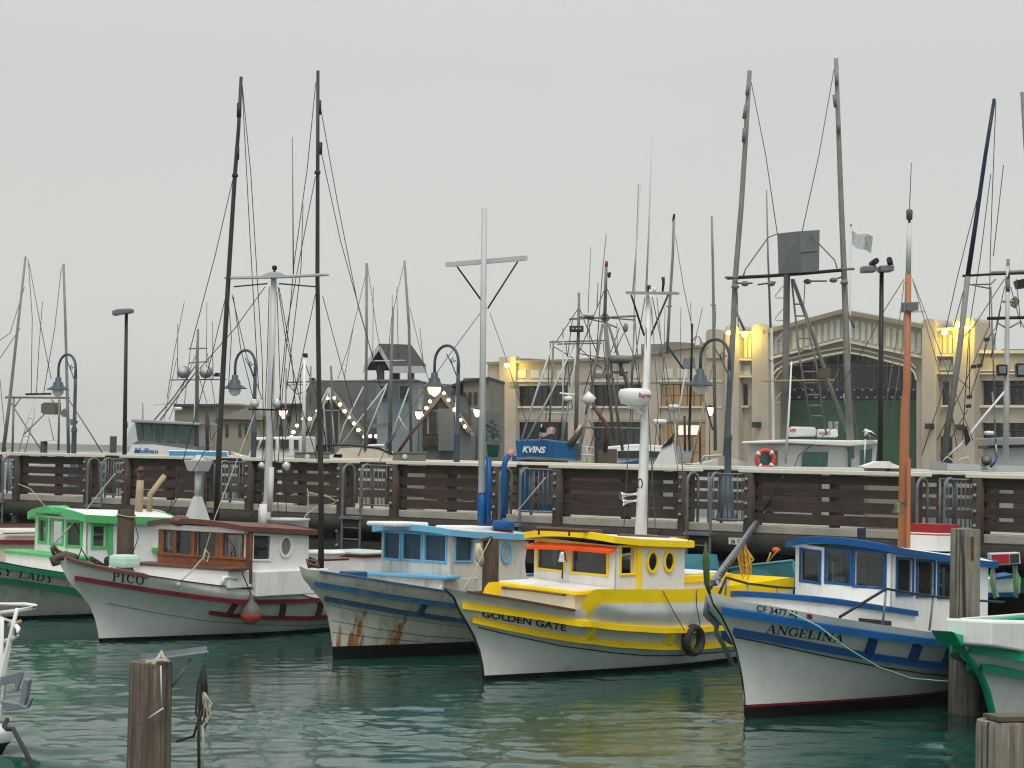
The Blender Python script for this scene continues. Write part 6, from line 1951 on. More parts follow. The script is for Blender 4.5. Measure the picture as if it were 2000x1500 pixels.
# right hand block
bpoly('back_wall', rect(1900, 690, 2120, 915), -.45, 10, 'stucco'); bpoly('frieze', rect(1900, 688, 2120, 743), 0, .5, 'stucco'); bpoly('coping', rect(1900, 684, 2120, 690), .3, 1.5, 'stucco trim')
for y in (722, 728):
    bpoly('ledge', rect(1902, y, 2120, y + 3), .2, .4, 'stucco trim')
for x0, x1 in ((1900, 1903), (1960, 1968), (2030, 2040)):
    bpoly('pilaster', rect(x0, 740, x1, 915), 0, .5, 'stucco')
bpoly('spandrel', rect(1903, 793, 2120, 826), -.1, .4, 'stucco'); bpoly('sill', rect(1900, 791, 2120, 796), .2, .5, 'stucco trim')
bwin(1903, 745, 1960, 791, 'pier window', 5); bwin(1968, 745, 2030, 791, 'pier window', 5); bwin(1903, 827, 1960, 915, 'pier window', 5); bwin(1968, 827, 2030, 915, 'pier window', 5)
bpoly('roof_structure', rect(1955, 682, 2120, 700), -6, 8, 'drab wall')
# lit wall lamps under the tower caps and on the left pilaster
for (x, y, o) in ((990, 713, .9), (1424, 650, 1.6), (1455, 655, 1.2), (1845, 650, 1.2), (1873, 634, 1.7), (1890, 640, 1.6)):
    p = bp(x, y, o)
    b = MB(); b.ball(p, .24, 8, sq=(1, 1, .7)); b.build('wall_lamp', 'wall lamp', BL)
    ld = bpy.data.lights.new('wall_light', 'POINT'); ld.energy = 150; ld.color = (1, .72, .06); ld.shadow_soft_size = .3
    lo = bpy.data.objects.new('wall_light', ld); COL.objects.link(lo); lo.parent = BL; lo.location = INV[BL.name] @ bp(x + 2, y + 3, o + .35)
for (x, y) in ((1812, 832), (1871, 834), (1474, 829)):
    bpoly('floodlight', rect(x - 6, y - 5, x + 4, y + 6), 1.5, .6, 'black')
for (x0, y0, x1, y1, o) in ((1008, 700, 1034, 712, -3), (1252, 672, 1330, 690, -4), (1297, 668, 1328, 680, -3.5)):
    bpoly('roof_box', rect(x0, y0, x1, y1), o, 2, 'drab wall')
def lantern(x, y, Y, r, label):
    p = at(x, y, Y); R_ = r * Y / F
    t = thing('lantern', label, 'lantern', p)
    m = MB(); m.lathe(p - V((0, 0, R_ * .9)), [(R_ * .35, 0), (R_ * .75, R_ * .9), (R_ * .95, R_ * 1.7)], 10); m.build('glass_shade', 'lantern', t)
    m = MB(); m.lathe(p + V((0, 0, R_ * .8)), [(R_ * 1.05, 0), (R_ * .3, R_ * .5), (.001, R_ * .6)], 10); m.tube([p + V((0, 0, -R_ * .9)), V((p.x, p.y + .1, 2.4))], R_ * .1, 6); m.build('lantern_post', 'dark paint', t)
lantern(553, 809, 104, 9, 'big lit lantern between the white mast and the string of bulbs')
lantern(818, 811, 100, 8, 'lit lantern beside the right gable of the shingled restaurant')
lantern(932, 807, 112, 8, 'lit lantern left of the stucco building corner')
lantern(1387, 803, 125, 9, 'lit lantern in front of the lower stucco windows')

# shingled restaurant with a bell tower
RS = thing('restaurant', 'grey shingled restaurant with two gables, a bell tower and bulb strings', 'building', at(750, 900, 112))
def rpoly(name, pts, Y, depth, m, parent=None):
    b = MB(); b.hexa([at(x, y, Y) for x, y in pts], V((.12, 1, 0)) * depth)
    return b.build(name, m, parent or RS)
def slope(name, pts, m, th=.15):
    b = MB(); b.hexa([at(*p) for p in pts], V((0, 0, -th))); return b.build(name, m, RS)
rpoly('wall', [(600, 800), (940, 800), (940, 915), (600, 915)], 113, 8, 'board grey')
slope('roof', [(606, 742, 118), (735, 744, 118), (905, 752, 118), (920, 800, 112.4), (918, 852, 111.5), (575, 852, 111.5)], 'shingle')
rpoly('gable_face', [(578, 856), (645, 768), (714, 856), (714, 915), (578, 915)], 110.5, 1.5, 'board grey')
rpoly('gable_face', [(806, 850), (862, 768), (920, 850), (920, 915), (806, 915)], 110.5, 1.5, 'board grey')
for pts in ([(576, 858), (645, 764), (650, 770), (584, 862)], [(645, 764), (650, 764), (719, 852), (711, 856), (642, 772)]):
    rpoly('rake_board', pts, 110.1, .4, 'taupe paint')
for pts in ([(802, 838), (861, 763), (866, 769), (810, 842)], [(861, 763), (866, 763), (921, 842), (914, 846), (858, 772)]):
    rpoly('rake_board', pts, 110.1, .4, 'taupe paint')
for x0, y0, x1, y1 in ((634, 802, 646, 872), (650, 802, 661, 872), (818, 803, 834, 846), (838, 803, 853, 846)):
    w = rpoly('window', rect(x0 - 1.5, y0 - 1.5, x1 + 1.5, y1 + 1.5), 110.35, .15, 'light grey'); rpoly('pane', rect(x0, y0, x1, y1), 110.30, .06, 'pier window', w)
rpoly('window_gable', [(636, 798), (645, 777), (659, 798)], 110.3, .2, 'pier window'); rpoly('window_gable', [(845, 797), (848, 783), (853, 797)], 110.3, .2, 'pier window')
w = rpoly('door', rect(815, 850, 855, 872), 110.3, .2, 'brown wood'); rpoly('pane', rect(837, 855, 850, 870), 110.25, .05, 'pier window', w)
rpoly('porch_wall', rect(856, 798, 886, 880), 109.9, .5, 'board grey')
# tower
rpoly('tower_wall', rect(736, 744, 808, 915), 107.5, 3.2, 'tower grey')
for x0, x1 in ((745, 757), (781, 800)):
    w = rpoly('window', rect(x0 - 1.2, 751.8, x1 + 1.2, 781.2), 107.4, .1, 'light grey'); rpoly('pane', rect(x0, 753, x1, 780), 107.36, .05, 'pier window', w)
for x0, x1, Y in ((736, 748, 107.6), (767, 779, 108.6), (796, 807, 107.6)):
    rpoly('belfry_post', rect(x0, 712, x1, 745), Y, .4, 'board grey')
rpoly('belfry_rail', rect(728, 741, 812, 744), 107.4, 3.5, 'board grey')
A_, B_, C_, D_, E_ = at(740, 671, 106.8), at(803, 673, 109), at(833, 715, 108), at(765, 715, 105.6), at(710, 716, 107.6)
F_ = E_ + (B_ - A_)
b = MB(); b.hexa([A_, B_, C_, D_], V((0, 0, -.18))); b.build('tower_roof', 'shingle', RS)
b = MB(); b.hexa([A_, E_, F_, B_], V((0, 0, -.18))); b.build('tower_roof', 'shingle', RS)
o = V((0, -.12, 0))
for P0_, P1_ in ((A_, E_), (A_, D_), (D_, C_)):
    b = MB(); b.hexa([P0_ + o, P1_ + o, P1_ + o - V((0, 0, .34)), P0_ + o - V((0, 0, .34))], V((0, .15, 0))); b.build('fascia', 'light grey', RS)
b = MB(); b.hexa([A_ - V((0, -.9, .6)), E_ - V((-.5, -.9, .1)), D_ - V((.3, -.9, .1))], V((0, .2, 0))); b.build('tower_gable', 'shingle', RS)
def string(label, pts, Y, m='bulb'):
    t = thing('string_light', label, 'string lights', at(pts[0][0], pts[0][1], Y), 0, 'strings of lit bulbs on the shingled restaurant')
    b = MB(); b.tube([at(x, y - 2, Y + .1) for x, y in pts], .025, 5); b.build('cable', 'dark wire', t)
    for i, (x, y) in enumerate(pts):
        b = MB(); b.ball(at(x, y, Y), (2.9 + .7 * ((i * 7) % 3) / 2) * Y / F, 6); b.build('bulb', m if i % 3 else 'pink bulb', t)
string('lit bulbs down the right slope of the left restaurant gable', [(653, 777), (664, 790), (673, 803), (682, 815), (691, 827), (700, 840), (711, 853), (723, 852), (735, 852)], 109.6)
string('lit bulbs down the left slope of the left restaurant gable', [(640, 778), (620, 803), (605, 818), (592, 818), (580, 831), (573, 844), (569, 853)], 109.6)
string('lit bulbs down the left slope of the right restaurant gable', [(849, 772), (840, 784), (833, 797), (824, 811), (813, 823)], 109.6)
string('lit bulbs down the right slope of the right restaurant gable', [(867, 768), (876, 781), (888, 800), (900, 820), (908, 833)], 109.6)
b = MB(); b.hexa([at(x, y, 116) for x, y in rect(905, 738, 955, 915)], V((.1, 1, 0)) * 8); LB = thing('low_building', 'drab low building between the shingled restaurant and the stucco building', 'building', at(930, 900, 116)); b.build('wall', 'drab wall', LB)
b = MB(); b.hexa([at(x, y, 115.8) for x, y in ((880, 752), (905, 742), (956, 736), (956, 741), (905, 747), (880, 757))], V((.1, 1, 0)) * 8); b.build('roof', 'shingle', LB)
for x in (904, 915, 926):
    b = MB(); b.hexa([at(q, r_, 115.9) for q, r_ in rect(x, 766, x + 6, 788)], V((0, .2, 0))); b.build('window', 'pier window', LB)
b = MB(); b.hexa([at(q, r_, 115.9) for q, r_ in rect(906, 797, 938, 880)], V((0, .2, 0))); b.build('window_wall', 'light grey', LB)
PT = thing('potted_palm', 'small dark leafy plant in a pot left of the stucco pilaster', 'plant', at(963, 880, 108))
rp_ = random.Random(4); b = MB()
for k in range(260):
    w, h = rp_.uniform(0, 6.28), rp_.betavariate(2, 2); rr_ = .62 * math.sin(math.pi * (h * .8 + .15)) * rp_.uniform(.3, 1)
    p = at(963, 868, 108) + V((rr_ * math.cos(w), rr_ * math.sin(w), h * 1.25)); d = V((math.cos(w), math.sin(w), rp_.uniform(-.6, .6))).normalized() * .16; s_ = V((-math.sin(w), math.cos(w), .2)) * .045
    b.add([p - d * .4, p + s_, p + d, p - s_], [[0, 1, 2, 3]])
b.build('leaves', mat('leaf', (.03, .075, .035), .6, .4, 6), PT); b = MB(); b.lathe(at(963, 893, 108), [(.25, 0), (.34, .6), (.36, .62)], 12); b.build('pot', 'dull green', PT)
# drab sheds far behind at the left
def shed(name, label, body, roofpts, Y, wm, wins=()):
    t = thing(name, label, 'building', at(body[0][0], 900, Y))
    b = MB(); b.hexa([at(x, y, Y) for x, y in body], V((.1, 1, 0)) * 8); b.build('wall', wm, t)
    b = MB(); b.hexa([at(x, y, Y - .4) for x, y in roofpts], V((.1, 1, 0)) * 9); b.build('roof', 'shingle' if wm != 'tan' else 'roof tan', t)
    for q in wins:
        b = MB(); b.hexa([at(x, y, Y - .1) for x, y in rect(*q)], V((0, .3, 0))); b.build('window', 'pier window', t)
M['tan'] = mat('tan', rgb(150, 142, 126, .9), .9, .15, .5)
shed('warehouse', 'grey hip roofed warehouse left of the white mast', rect(420, 816, 508, 915), [(418, 818), (446, 808), (480, 799), (504, 800), (512, 812), (512, 820)], 150, 'tan', ((466, 826, 471, 852), (478, 826, 483, 852), (440, 828, 446, 852)))
shed('warehouse', 'flat grey block behind the steel wheelhouse with spotlights', rect(341, 792, 424, 915), rect(339, 789, 426, 794), 170, 'drab wall', ((352, 830, 362, 850),))
shed('warehouse', 'small pale block above the hip roofed warehouse', rect(422, 790, 461, 812), rect(421, 788, 462, 791), 190, 'tan')
shed('warehouse', 'brown flat building behind the white bow boat', rect(536, 792, 606, 915), rect(534, 788, 608, 793), 135, 'drab wall', ((545, 830, 552, 850), (560, 812, 568, 822)))
# ------------------------------------------------------------------ boats in the basin beyond the pier
FAR = 'working boats in the basin behind the pier'
class Bg:
    def __init__(s, name, label, cat, px, Y, group=FAR):
        s.Y = Y
        s.t = thing(name, label, cat, V((at(px, 900, Y).x, Y, 0)), 0, group)
    def bar(s, name, pts, w, m, w1=None, dY=0.0, n=8):
        b = MB(); k = len(pts) - 1
        b.bar([(p[0], p[1], s.Y + dY + (p[2] if len(p) > 2 else 0)) for p in pts], w, w1, n)
        return b.build(name, m, s.t)
    def poly(s, name, pts, m, th=.3, dY=0.0, bevel=0.0, parent=None):
        b = MB(); b.hexa([at(x, y, s.Y + dY) for x, y in pts], V((.1, 1, 0)) * th)
        return b.build(name, m, parent or s.t, bevel=bevel)
    def lines(s, name, ls, w, m, dY=0.0):
        b = MB()
        for l in ls:
            b.line([(p[0], p[1], s.Y + dY + (p[2] if len(p) > 2 else 0)) for p in l], w)
        return b.build(name, m, s.t)
    def hull(s, x0, x1, m, ytop=905, w=3.2):
        """plain working hull below the line of the pier rail"""
        a, c = at(x0, ytop, s.Y), at(x1, ytop, s.Y); b = MB()
        rows = []
        for i in range(13):
            t = i / 12; x = lerp(a.x, c.x, t); k = 1 - abs(2 * t - 1) ** 3
            rows.append([V((x, s.Y + w / 2 - w / 2 * k, a.z + .25 * (1 - k))), V((x, s.Y + w / 2 - w * .42 * k, -.4)), V((x, s.Y + w / 2 + w * .42 * k, -.4)), V((x, s.Y + w / 2 + w / 2 * k, a.z + .25 * (1 - k))), V((x, s.Y + w / 2 - w / 2 * k, a.z + .25 * (1 - k)))])
        b.strip(rows); return b.build('hull', m, s.t)
    def disc(s, name, x, y, r, h, m, dY=0.0):
        p = at(x, y, s.Y + dY); k = p.y / F; b = MB()
        b.lathe(p - V((0, 0, h * k / 2)), [(r * k * .7, 0), (r * k * .98, h * k * .3), (r * k, h * k * .7), (r * k * .8, h * k), (.001, h * k * 1.05)], 14); return b.build(name, m, s.t)
    def glass(s, wins, m, frame='light grey', dY=-.05):
        for q in wins:
            if len(q) == 4 and not isinstance(q[0], tuple):
                x0, y0, x1, y1 = q; q = [(x0, y0), (x1, y0), (x1, y1), (x0, y1)]
            cx = sum(p[0] for p in q) / len(q); cy = sum(p[1] for p in q) / len(q)
            f = s.poly('window', [(p[0] + (1.3 if p[0] > cx else -1.3), p[1] + (1.3 if p[1] > cy else -1.3)) for p in q], frame, .06, dY - .02)
            s.poly('pane', q, m, .05, dY - .05, parent=f)
# gantry boat, far left
g = Bg('gantry_boat', 'grey boat with an open gantry and two leaning poles at the left edge', 'boat', 70, 84)
g.hull(-80, 150, 'light grey')
g.bar('trolling_pole', [(50, 501), (30, 680), (18, 790), (6, 885)], 4.5, 'grey pole', 8)
g.bar('trolling_pole', [(124, 515), (128, 640), (132, 790), (134, 890)], 4.5, 'grey pole', 7)
g.bar('gantry_beam', [(10, 776), (136, 777)], 4, 'rig grey'); g.bar('gantry_beam', [(50, 770), (100, 769)], 4, 'dark paint')
for p in ([(27, 778), (24, 890)], [(116, 780), (114, 880)]):
    g.bar('gantry_leg', p, 4.5, 'rig grey')
for p in ([(17, 780), (55, 840), (88, 890)], [(40, 778), (27, 797)], [(88, 808), (45, 850)], [(134, 780), (170, 836), (202, 888)], [(100, 780), (118, 800)]):
    g.bar('brace', p, 2.6, 'rig grey')
g.bar('ladder_rail', [(66, 778), (36, 885)], 2.2, 'light grey'); g.bar('ladder_rail', [(70, 778), (66, 815), (48, 885)], 2.2, 'light grey')
for y in (800, 817, 835, 852, 868):
    f = (y - 778) / 107; g.bar('rung', [(66 - 30 * f, y), (70 - 20 * f, y)], 2, 'light grey')
g.poly('net_drum', [(80, 790), (86, 786), (107, 786), (107, 809), (84, 809), (80, 805)], mat('moss box', rgb(96, 104, 84), .8, .3, 4), .8)
g.poly('sheave', [(116, 806), (125, 798), (130, 812), (122, 814)], 'rig grey', .3); g.poly('sheave', [(136, 818), (148, 822), (146, 828), (137, 830)], 'rig grey', .3)
g.lines('rigging', [[(48, 560), (20, 650), (0, 665)], [(55, 506), (63, 620), (61, 770)], [(57, 515), (80, 640), (100, 740)], [(83, 590), (76, 680), (71, 770)], [(120, 522), (107, 640), (85, 770)], [(0, 740), (10, 850), (12, 890)], [(95, 815), (105, 860)], [(40, 640), (0, 700)]], 1.5, 'wire')
for x0, x1, y0, m_, lb in ((80, 92, 862, 'post wood', 'mooring pile with a white cap behind the left fence panel'), (215, 228, 852, 'post wood', 'brown mooring pile left of the tall dark lamp pole')):
    t = thing('mooring_pile', lb, 'piling', V((at((x0 + x1) / 2, 880, 88).x, 88, 0)), 0, 'mooring piles beyond the pier'); p = at((x0 + x1) / 2, y0, 88); b = MB(); b.tube([V((p.x, 88, -1)), p], .14, 10); b.build('pole', m_, t)
    if x0 == 80:
        b = MB(); b.hexa([at(x, y, 87.8) for x, y in ((81, 853), (104, 852), (106, 860), (82, 862))], V((0, .5, 0))); b.build('cap', 'clean white', t)
# distant ship in the fog
fr_ = thing('ferry', 'pale ship far off in the fog behind the tall dark lamp pole', 'ship', V((at(258, 870, 420).x, 420, 0)))
for nm, pts in (('hull', ((246, 872), (300, 872), (300, 847), (246, 848))), ('deckhouse', ((250, 848), (300, 848), (300, 836), (254, 836))), ('bridge', ((257, 836), (290, 836), (290, 828), (259, 828)))):
    b = MB(); b.hexa([at(x, y, 420) for x, y in pts], V((0, 8, 0))); b.build(nm, 'light grey', fr_)
for x, y in ((249, 823), (279, 787)):
    b = MB(); b.tube([at(x, 836, 421), at(x, y, 421)], .12, 6); b.build('mast', 'mid grey', fr_)
# steel wheelhouse boat
g = Bg('wheelhouse_boat', 'grey steel wheelhouse boat with five windows and two big spotlights', 'boat', 320, 76)
g.hull(230, 470, 'light grey')
g.poly('wheelhouse', [(263, 824), (386, 830), (384, 872), (270, 862)], 'grey paint', 2.2)
g.poly('roof', [(254, 820), (262, 818), (392, 826), (390, 831), (258, 825)], 'grey paint', 3.0, -.5, bevel=.03)
g.glass([[(266, 828), (276, 829), (279, 857), (269, 856)], [(281, 829), (294, 830), (296, 858), (284, 857)], [(299, 830), (317, 830), (318, 860), (302, 859)], [(322, 830), (341, 831), (342, 862), (325, 861)], [(347, 832), (374, 833), (373, 864), (349, 862)]], 'teal glass', 'grey paint')
g.poly('fore_cabin', [(268, 861), (386, 872), (386, 880), (258, 868)], 'mid grey', 2, -.1)
g.poly('fore_cabin', [(258, 868), (300, 868), (390, 880), (404, 892), (400, 900), (244, 900)], 'clean white', 2, -.2)
T_ = at(262, 885, 75.7)
put_text(textpoly('Mulligan', .03, .35), lambda s, t: at(lerp(261, 309, s), lerp(886, 888, s) - 12 * t, 75.75), 'name_lettering', 'blue letter', g.t)
g.bar('mast', [(387, 642), (385, 700), (384, 880)], 4, 'rig grey', 9)
for p in ([(368, 681), (405, 680)], [(368, 709), (406, 706)], [(332, 742), (442, 741)]):
    g.bar('crosstree', p, 2.6, 'rig grey')
g.bar('brace', [(381, 715), (340, 775), (300, 822)], 3, 'rig grey'); g.bar('brace', [(386, 722), (350, 770), (312, 822)], 3, 'rig grey')
for x in (358, 402):
    p = at(x, 726, 75.5); k = p.y / F
    b = MB(); b.lathe(p + V((0, .25, 0)), [(3 * k, .3), (9 * k, .2), (12.5 * k, 0), (12.5 * k, -.16), (11 * k, -.18)], 10, V((.25, 1, .1))); sp_ = b.build('spotlight', 'steel', g.t)
    b = MB(); b.lathe(p + V((-.05, .06, 0)), [(11 * k, 0), (.001, .02)], 10, V((-.25, -1, -.1))); b.build('lens', 'light grey', sp_)
g.disc('radar', 348, 798, 8, 6, 'clean white'); g.poly('horn', [(420, 728), (426, 728), (426, 735), (416, 735)], 'dark paint', .3)
g.bar('whip_antenna', [(404, 590), (403, 730)], 1.4, 'grey pole'); g.bar('whip_antenna', [(347, 632), (347, 740)], 1.8, 'grey pole'); g.bar('whip_antenna', [(415, 628), (416, 740)], 1.8, 'grey pole')
g.bar('stanchion', [(381, 760), (378, 870)], 2.5, 'light grey'); g.bar('exhaust', [(404, 800), (405, 885)], 7, 'post wood')
g.lines('rigging', [[(360, 590), (340, 690), (326, 780)], [(384, 690), (330, 820)], [(372, 682), (360, 790)], [(405, 690), (420, 790), (430, 870)], [(345, 700), (310, 870), (275, 890)], [(384, 720), (405, 790), (412, 860)]], 1.5, 'wire')
g.poly('roof_rail', [(300, 790), (345, 786), (345, 788), (300, 792)], 'light grey', .1)
# small white launch
g = Bg('cabin_cruiser', 'small white cabin cruiser behind the chrome floodlight mast', 'boat', 545, 78)
g.hull(440, 610, 'clean white', 895)
g.poly('cabin', [(497, 854), (594, 852), (594, 892), (484, 894)], 'clean white', 2.2, bevel=.05)
g.glass([[(498, 860), (506, 859), (502, 874), (495, 874)], [(512, 859), (528, 858), (528, 873), (506, 874)], (530, 858, 538, 873), (547, 858, 564, 876), (574, 859, 583, 876)], 'dark glass', 'clean white')
g.poly('foredeck', [(462, 893), (500, 888), (500, 900), (462, 900)], 'clean white', 2)
g.bar('mast', [(595, 702), (594, 790), (593, 890)], 6, 'clean white', 8)
g.bar('crosstree', [(557, 747), (616, 745)], 3, 'rig grey'); g.bar('crosstree', [(560, 752), (600, 751)], 2, 'rig grey')
g.bar('whip_antenna', [(559, 720), (557, 880)], 3, 'grey pole'); g.bar('whip_antenna', [(607, 715), (606, 790)], 3, 'rig grey')
g.poly('deck_light', [(592, 690), (599, 690), (600, 698), (592, 698)], 'dark paint', .2); g.poly('deck_light', [(604, 738), (613, 738), (613, 746), (604, 746)], 'dark paint', .3)
g.lines('rigging', [[(594, 705), (575, 770), (562, 852)], [(596, 710), (618, 770), (636, 860)], [(588, 720), (586, 790), (596, 800)], [(560, 748), (580, 770), (596, 765)], [(608, 746), (590, 780)]], 2, 'dark wire')
# cream hulled boat with tripod rig
g = Bg('fishing_smack', 'cream hulled boat with black rail and white tripod poles', 'boat', 720, 82)
g.hull(600, 830, 'cream paint', 905)
g.poly('bow', [(655, 876), (720, 873), (762, 886), (772, 905), (648, 905)], 'cream paint', 2.4)
g.bar('bulwark_rail', [(600, 871), (680, 869), (740, 875), (768, 888)], 4, 'dark paint')
g.poly('cabin_top', [(718, 868), (748, 867), (752, 873), (716, 873)], 'clean white', 1.2, bevel=.05)
g.bar('trolling_pole', [(716, 514), (716, 660), (713, 880)], 5, 'grey pole', 6); g.bar('trolling_pole', [(790, 509), (799, 640), (803, 885)], 4.5, 'grey pole', 6.5)
g.bar('mast', [(768, 600), (764, 720), (761, 885)], 3.5, 'rig grey', 9)
g.bar('gantry_beam', [(610, 746), (645, 744), (812, 743)], 3.2, 'rig grey'); g.bar('gantry_post', [(646, 715), (648, 745), (647, 885)], 4.5, 'rig grey')
for p in ([(642, 757), (620, 800), (592, 880)], [(645, 757), (632, 790), (640, 885)], [(710, 755), (672, 830), (655, 885)], [(757, 749), (706, 815), (654, 886)], [(755, 755), (728, 820), (700, 890)], [(800, 755), (776, 820), (752, 882)], [(778, 812), (800, 850)], [(644, 757), (655, 885)]):
    g.bar('strut', p, 2.8, 'light grey')
g.bar('boom', [(842, 798), (800, 850), (776, 886)], 7, 'brown wood', 6); g.bar('boom', [(772, 838), (768, 850), (754, 872)], 9, 'rig grey', 9)
g.bar('crosstree', [(727, 705), (792, 704)], 2.4, 'light grey'); g.poly('deck_light', [(722, 782), (740, 783), (738, 800), (725, 800)], 'steel', .5)
g.poly('hatch_cover', [(728, 828), (752, 826), (752, 834), (726, 836)], 'taupe paint', .6); g.poly('engine_box', [(642, 888), (668, 887), (668, 897), (642, 897)], 'clean white', .8)
g.poly('tarpaulin', [(605, 870), (646, 868), (648, 884), (606, 884)], 'navy paint', 1.2)
g.lines('rigging', [[(718, 520), (735, 640), (744, 690)], [(788, 520), (765, 620), (757, 700)], [(729, 560), (728, 720)], [(716, 530), (680, 680), (660, 740)], [(766, 575), (766, 680)], [(800, 600), (830, 720), (850, 780)], [(690, 640), (672, 740)], [(775, 560), (778, 700)], [(820, 640), (828, 720)]], 1.3, 'wire')
# boat with the blue transom
g = Bg('trawler', 'trawler with a blue named transom and a tall tripod rig', 'boat', 1090, 74)
g.hull(1000, 1270, 'transom blue', 903)
tr_ = g.poly('transom', [(1006, 859), (1060, 857), (1131, 866), (1130, 900), (1075, 897), (1010, 897)], 'transom blue', 1.5, bevel=.05)
g.poly('transom_band', [(1008, 893), (1040, 892), (1130, 897), (1130, 901), (1040, 897), (1008, 898)], 'steel', 1.4, -.06)
put_text(textpoly('KVINS', .035, .3), lambda s, t: at(lerp(1020, 1066, s), lerp(883, 884.5, s) - 12 * t, 73.9), 'name_lettering', 'white letter', g.t)
for p in ([(1079, 674), (1048, 765), (1019, 858)], [(1124, 668), (1080, 760), (1030, 858)], [(1130, 664), (1115, 760), (1098, 860)]):
    g.bar('gantry_leg', p, 4, 'light grey')
g.bar('mast', [(1131, 569), (1130, 640), (1127, 740), (1125, 860)], 4.5, 'rig grey', 9)
g.bar('crosstree', [(1073, 668), (1182, 665)], 3, 'rig grey'); g.bar('crosstree', [(1088, 672), (1175, 670)], 3, 'rig grey')
g.bar('gantry_post', [(1081, 665), (1077, 760), (1073, 830)], 4, 'rig grey'); g.bar('gantry_post', [(1100, 660), (1099, 855)], 3.5, 'light grey')
g.bar('gantry_beam', [(1055, 805), (1128, 808)], 2.6, 'light grey'); g.bar('gantry_beam', [(1092, 739), (1112, 740)], 2.4, 'rig grey')
sg_ = g.poly('lamp_panel', [(1112, 636), (1139, 636), (1139, 648), (1112, 648)], 'black', .25, -.3, bevel=.02)
for x in (1119, 1126, 1133):
    p = at(x, 642, 73.6); b = MB(); b.lathe(p, [(2 * p.y / F, 0), (.001, .02)], 8, V((0, -1, 0))); b.build('lamp_face', 'lens', sg_)
g.bar('lamp', [(1131, 569), (1130, 576)], 5, 'light grey'); g.disc('radar', 1150, 616, 11, 7, 'light grey'); g.disc('radar', 1110, 779, 9, 10, 'clean white'); g.bar('radar_array', [(1093, 768), (1128, 772)], 4.5, 'clean white')
g.bar('rig_pole', [(1184, 520), (1183, 560), (1181, 625)], 5.5, 'rig grey', 7); g.bar('lamp', [(1185, 510), (1184, 521)], 6, 'red paint')
g.poly('lamp', [(1186, 533), (1193, 531), (1192, 541), (1187, 542)], 'dark paint', .2)
g.poly('rig_plate', [(1170, 620), (1181, 609), (1193, 620), (1182, 634)], 'rig grey', .12)
for p in ([(1177, 632), (1162, 720), (1145, 810)], [(1181, 634), (1187, 720), (1198, 860)], [(1184, 634), (1196, 740), (1216, 880)], [(1188, 632), (1206, 690), (1230, 770)]):
    g.bar('rig_leg', p, 5, 'rig grey', 6)
g.bar('crosstree', [(1112, 623), (1180, 620), (1243, 617)], 4, 'rig grey'); g.bar('crosstree', [(1130, 618), (1182, 630), (1205, 640)], 3, 'rig grey'); g.bar('crosstree', [(1193, 621), (1240, 625)], 3, 'rig grey')
g.disc('crow_nest', 1212, 702, 23, 15, 'rig grey', -.2); g.bar('nest_post', [(1212, 710), (1214, 735)], 9, 'rig grey'); g.bar('nest_beam', [(1196, 727), (1226, 728)], 5, 'rig grey')
g.poly('step', [(1160, 729), (1196, 730), (1192, 738), (1160, 737)], 'rig grey', .4); g.bar('brace', [(1222, 732), (1228, 752), (1233, 765)], 5, 'rig grey')
b = MB(); p0_, p1_ = at(1140, 786, 73), at(1160, 772, 73.2); b.tube([at(1142, 772, 73), at(1157, 786, 73)], .2, 12); b.build('lamp_can', 'clean white', g.t)
g.bar('boom', [(1157, 788), (1172, 812), (1186, 832), (1182, 880)], 7, 'brown wood', 10)
g.bar('boom', [(1150, 790), (1138, 850), (1125, 900)], 5, 'grey pole', 8); g.bar('rail', [(1142, 835), (1258, 837)], 3.4, 'rig grey'); g.bar('rail', [(1135, 872), (1160, 874)], 2.4, 'clean white'); g.bar('rail', [(1135, 888), (1160, 889)], 2.4, 'clean white'); g.bar('rail_post', [(1146, 872), (1146, 902)], 2.4, 'clean white')
g.bar('vent_pipe', [(1112, 870), (1126, 852), (1136, 832)], 14, 'stem wood', 12); g.bar('vent_pipe', [(1124, 848), (1136, 832)], 12, mat('faded pink', rgb(206, 170, 170), .7))
g.poly('wood_bin', [(1168, 878), (1202, 877), (1202, 905), (1168, 905)], 'stem wood', 1); g.bar('vent_pipe', [(985, 905), (990, 890)], 3, 'steel')
for p, w in (([(1154, 483), (1150, 570), (1147, 660)], 1.6), ([(1184, 458), (1176, 540), (1165, 690)], 2), ([(1168, 552), (1166, 600)], 2), ([(1240, 625), (1232, 760)], 2.6), ([(1099, 640), (1100, 668)], 2)):
    g.bar('whip_antenna', p, w, 'grey pole')
g.lines('rigging', [[(1080, 676), (1120, 700)], [(1128, 690), (1182, 700)], [(1132, 680), (1175, 720)], [(1210, 640), (1178, 730)], [(1218, 650), (1200, 690)], [(1130, 700), (1128, 760)], [(1090, 760), (1060, 800)], [(1200, 740), (1180, 790), (1150, 880)], [(1160, 700), (1140, 770)], [(1150, 820), (1170, 860)], [(1183, 560), (1110, 740), (1090, 860)], [(1184, 560), (1240, 700), (1262, 860)], [(1131, 600), (1170, 700)], [(1131, 600), (1085, 670)], [(1118, 625), (1100, 760)], [(1240, 620), (1250, 760), (1255, 870)], [(1150, 620), (1158, 800)], [(1075, 670), (1066, 820)], [(1178, 668), (1190, 800)], [(1105, 668), (1118, 800)]], 1.8, 'dark wire')
b = MB(); p = at(1222, 640, 73.5); b.ball(p, .09, 8, sq=(1, 1, 1.7)); b.build('pulley_block', 'rig grey', g.t)
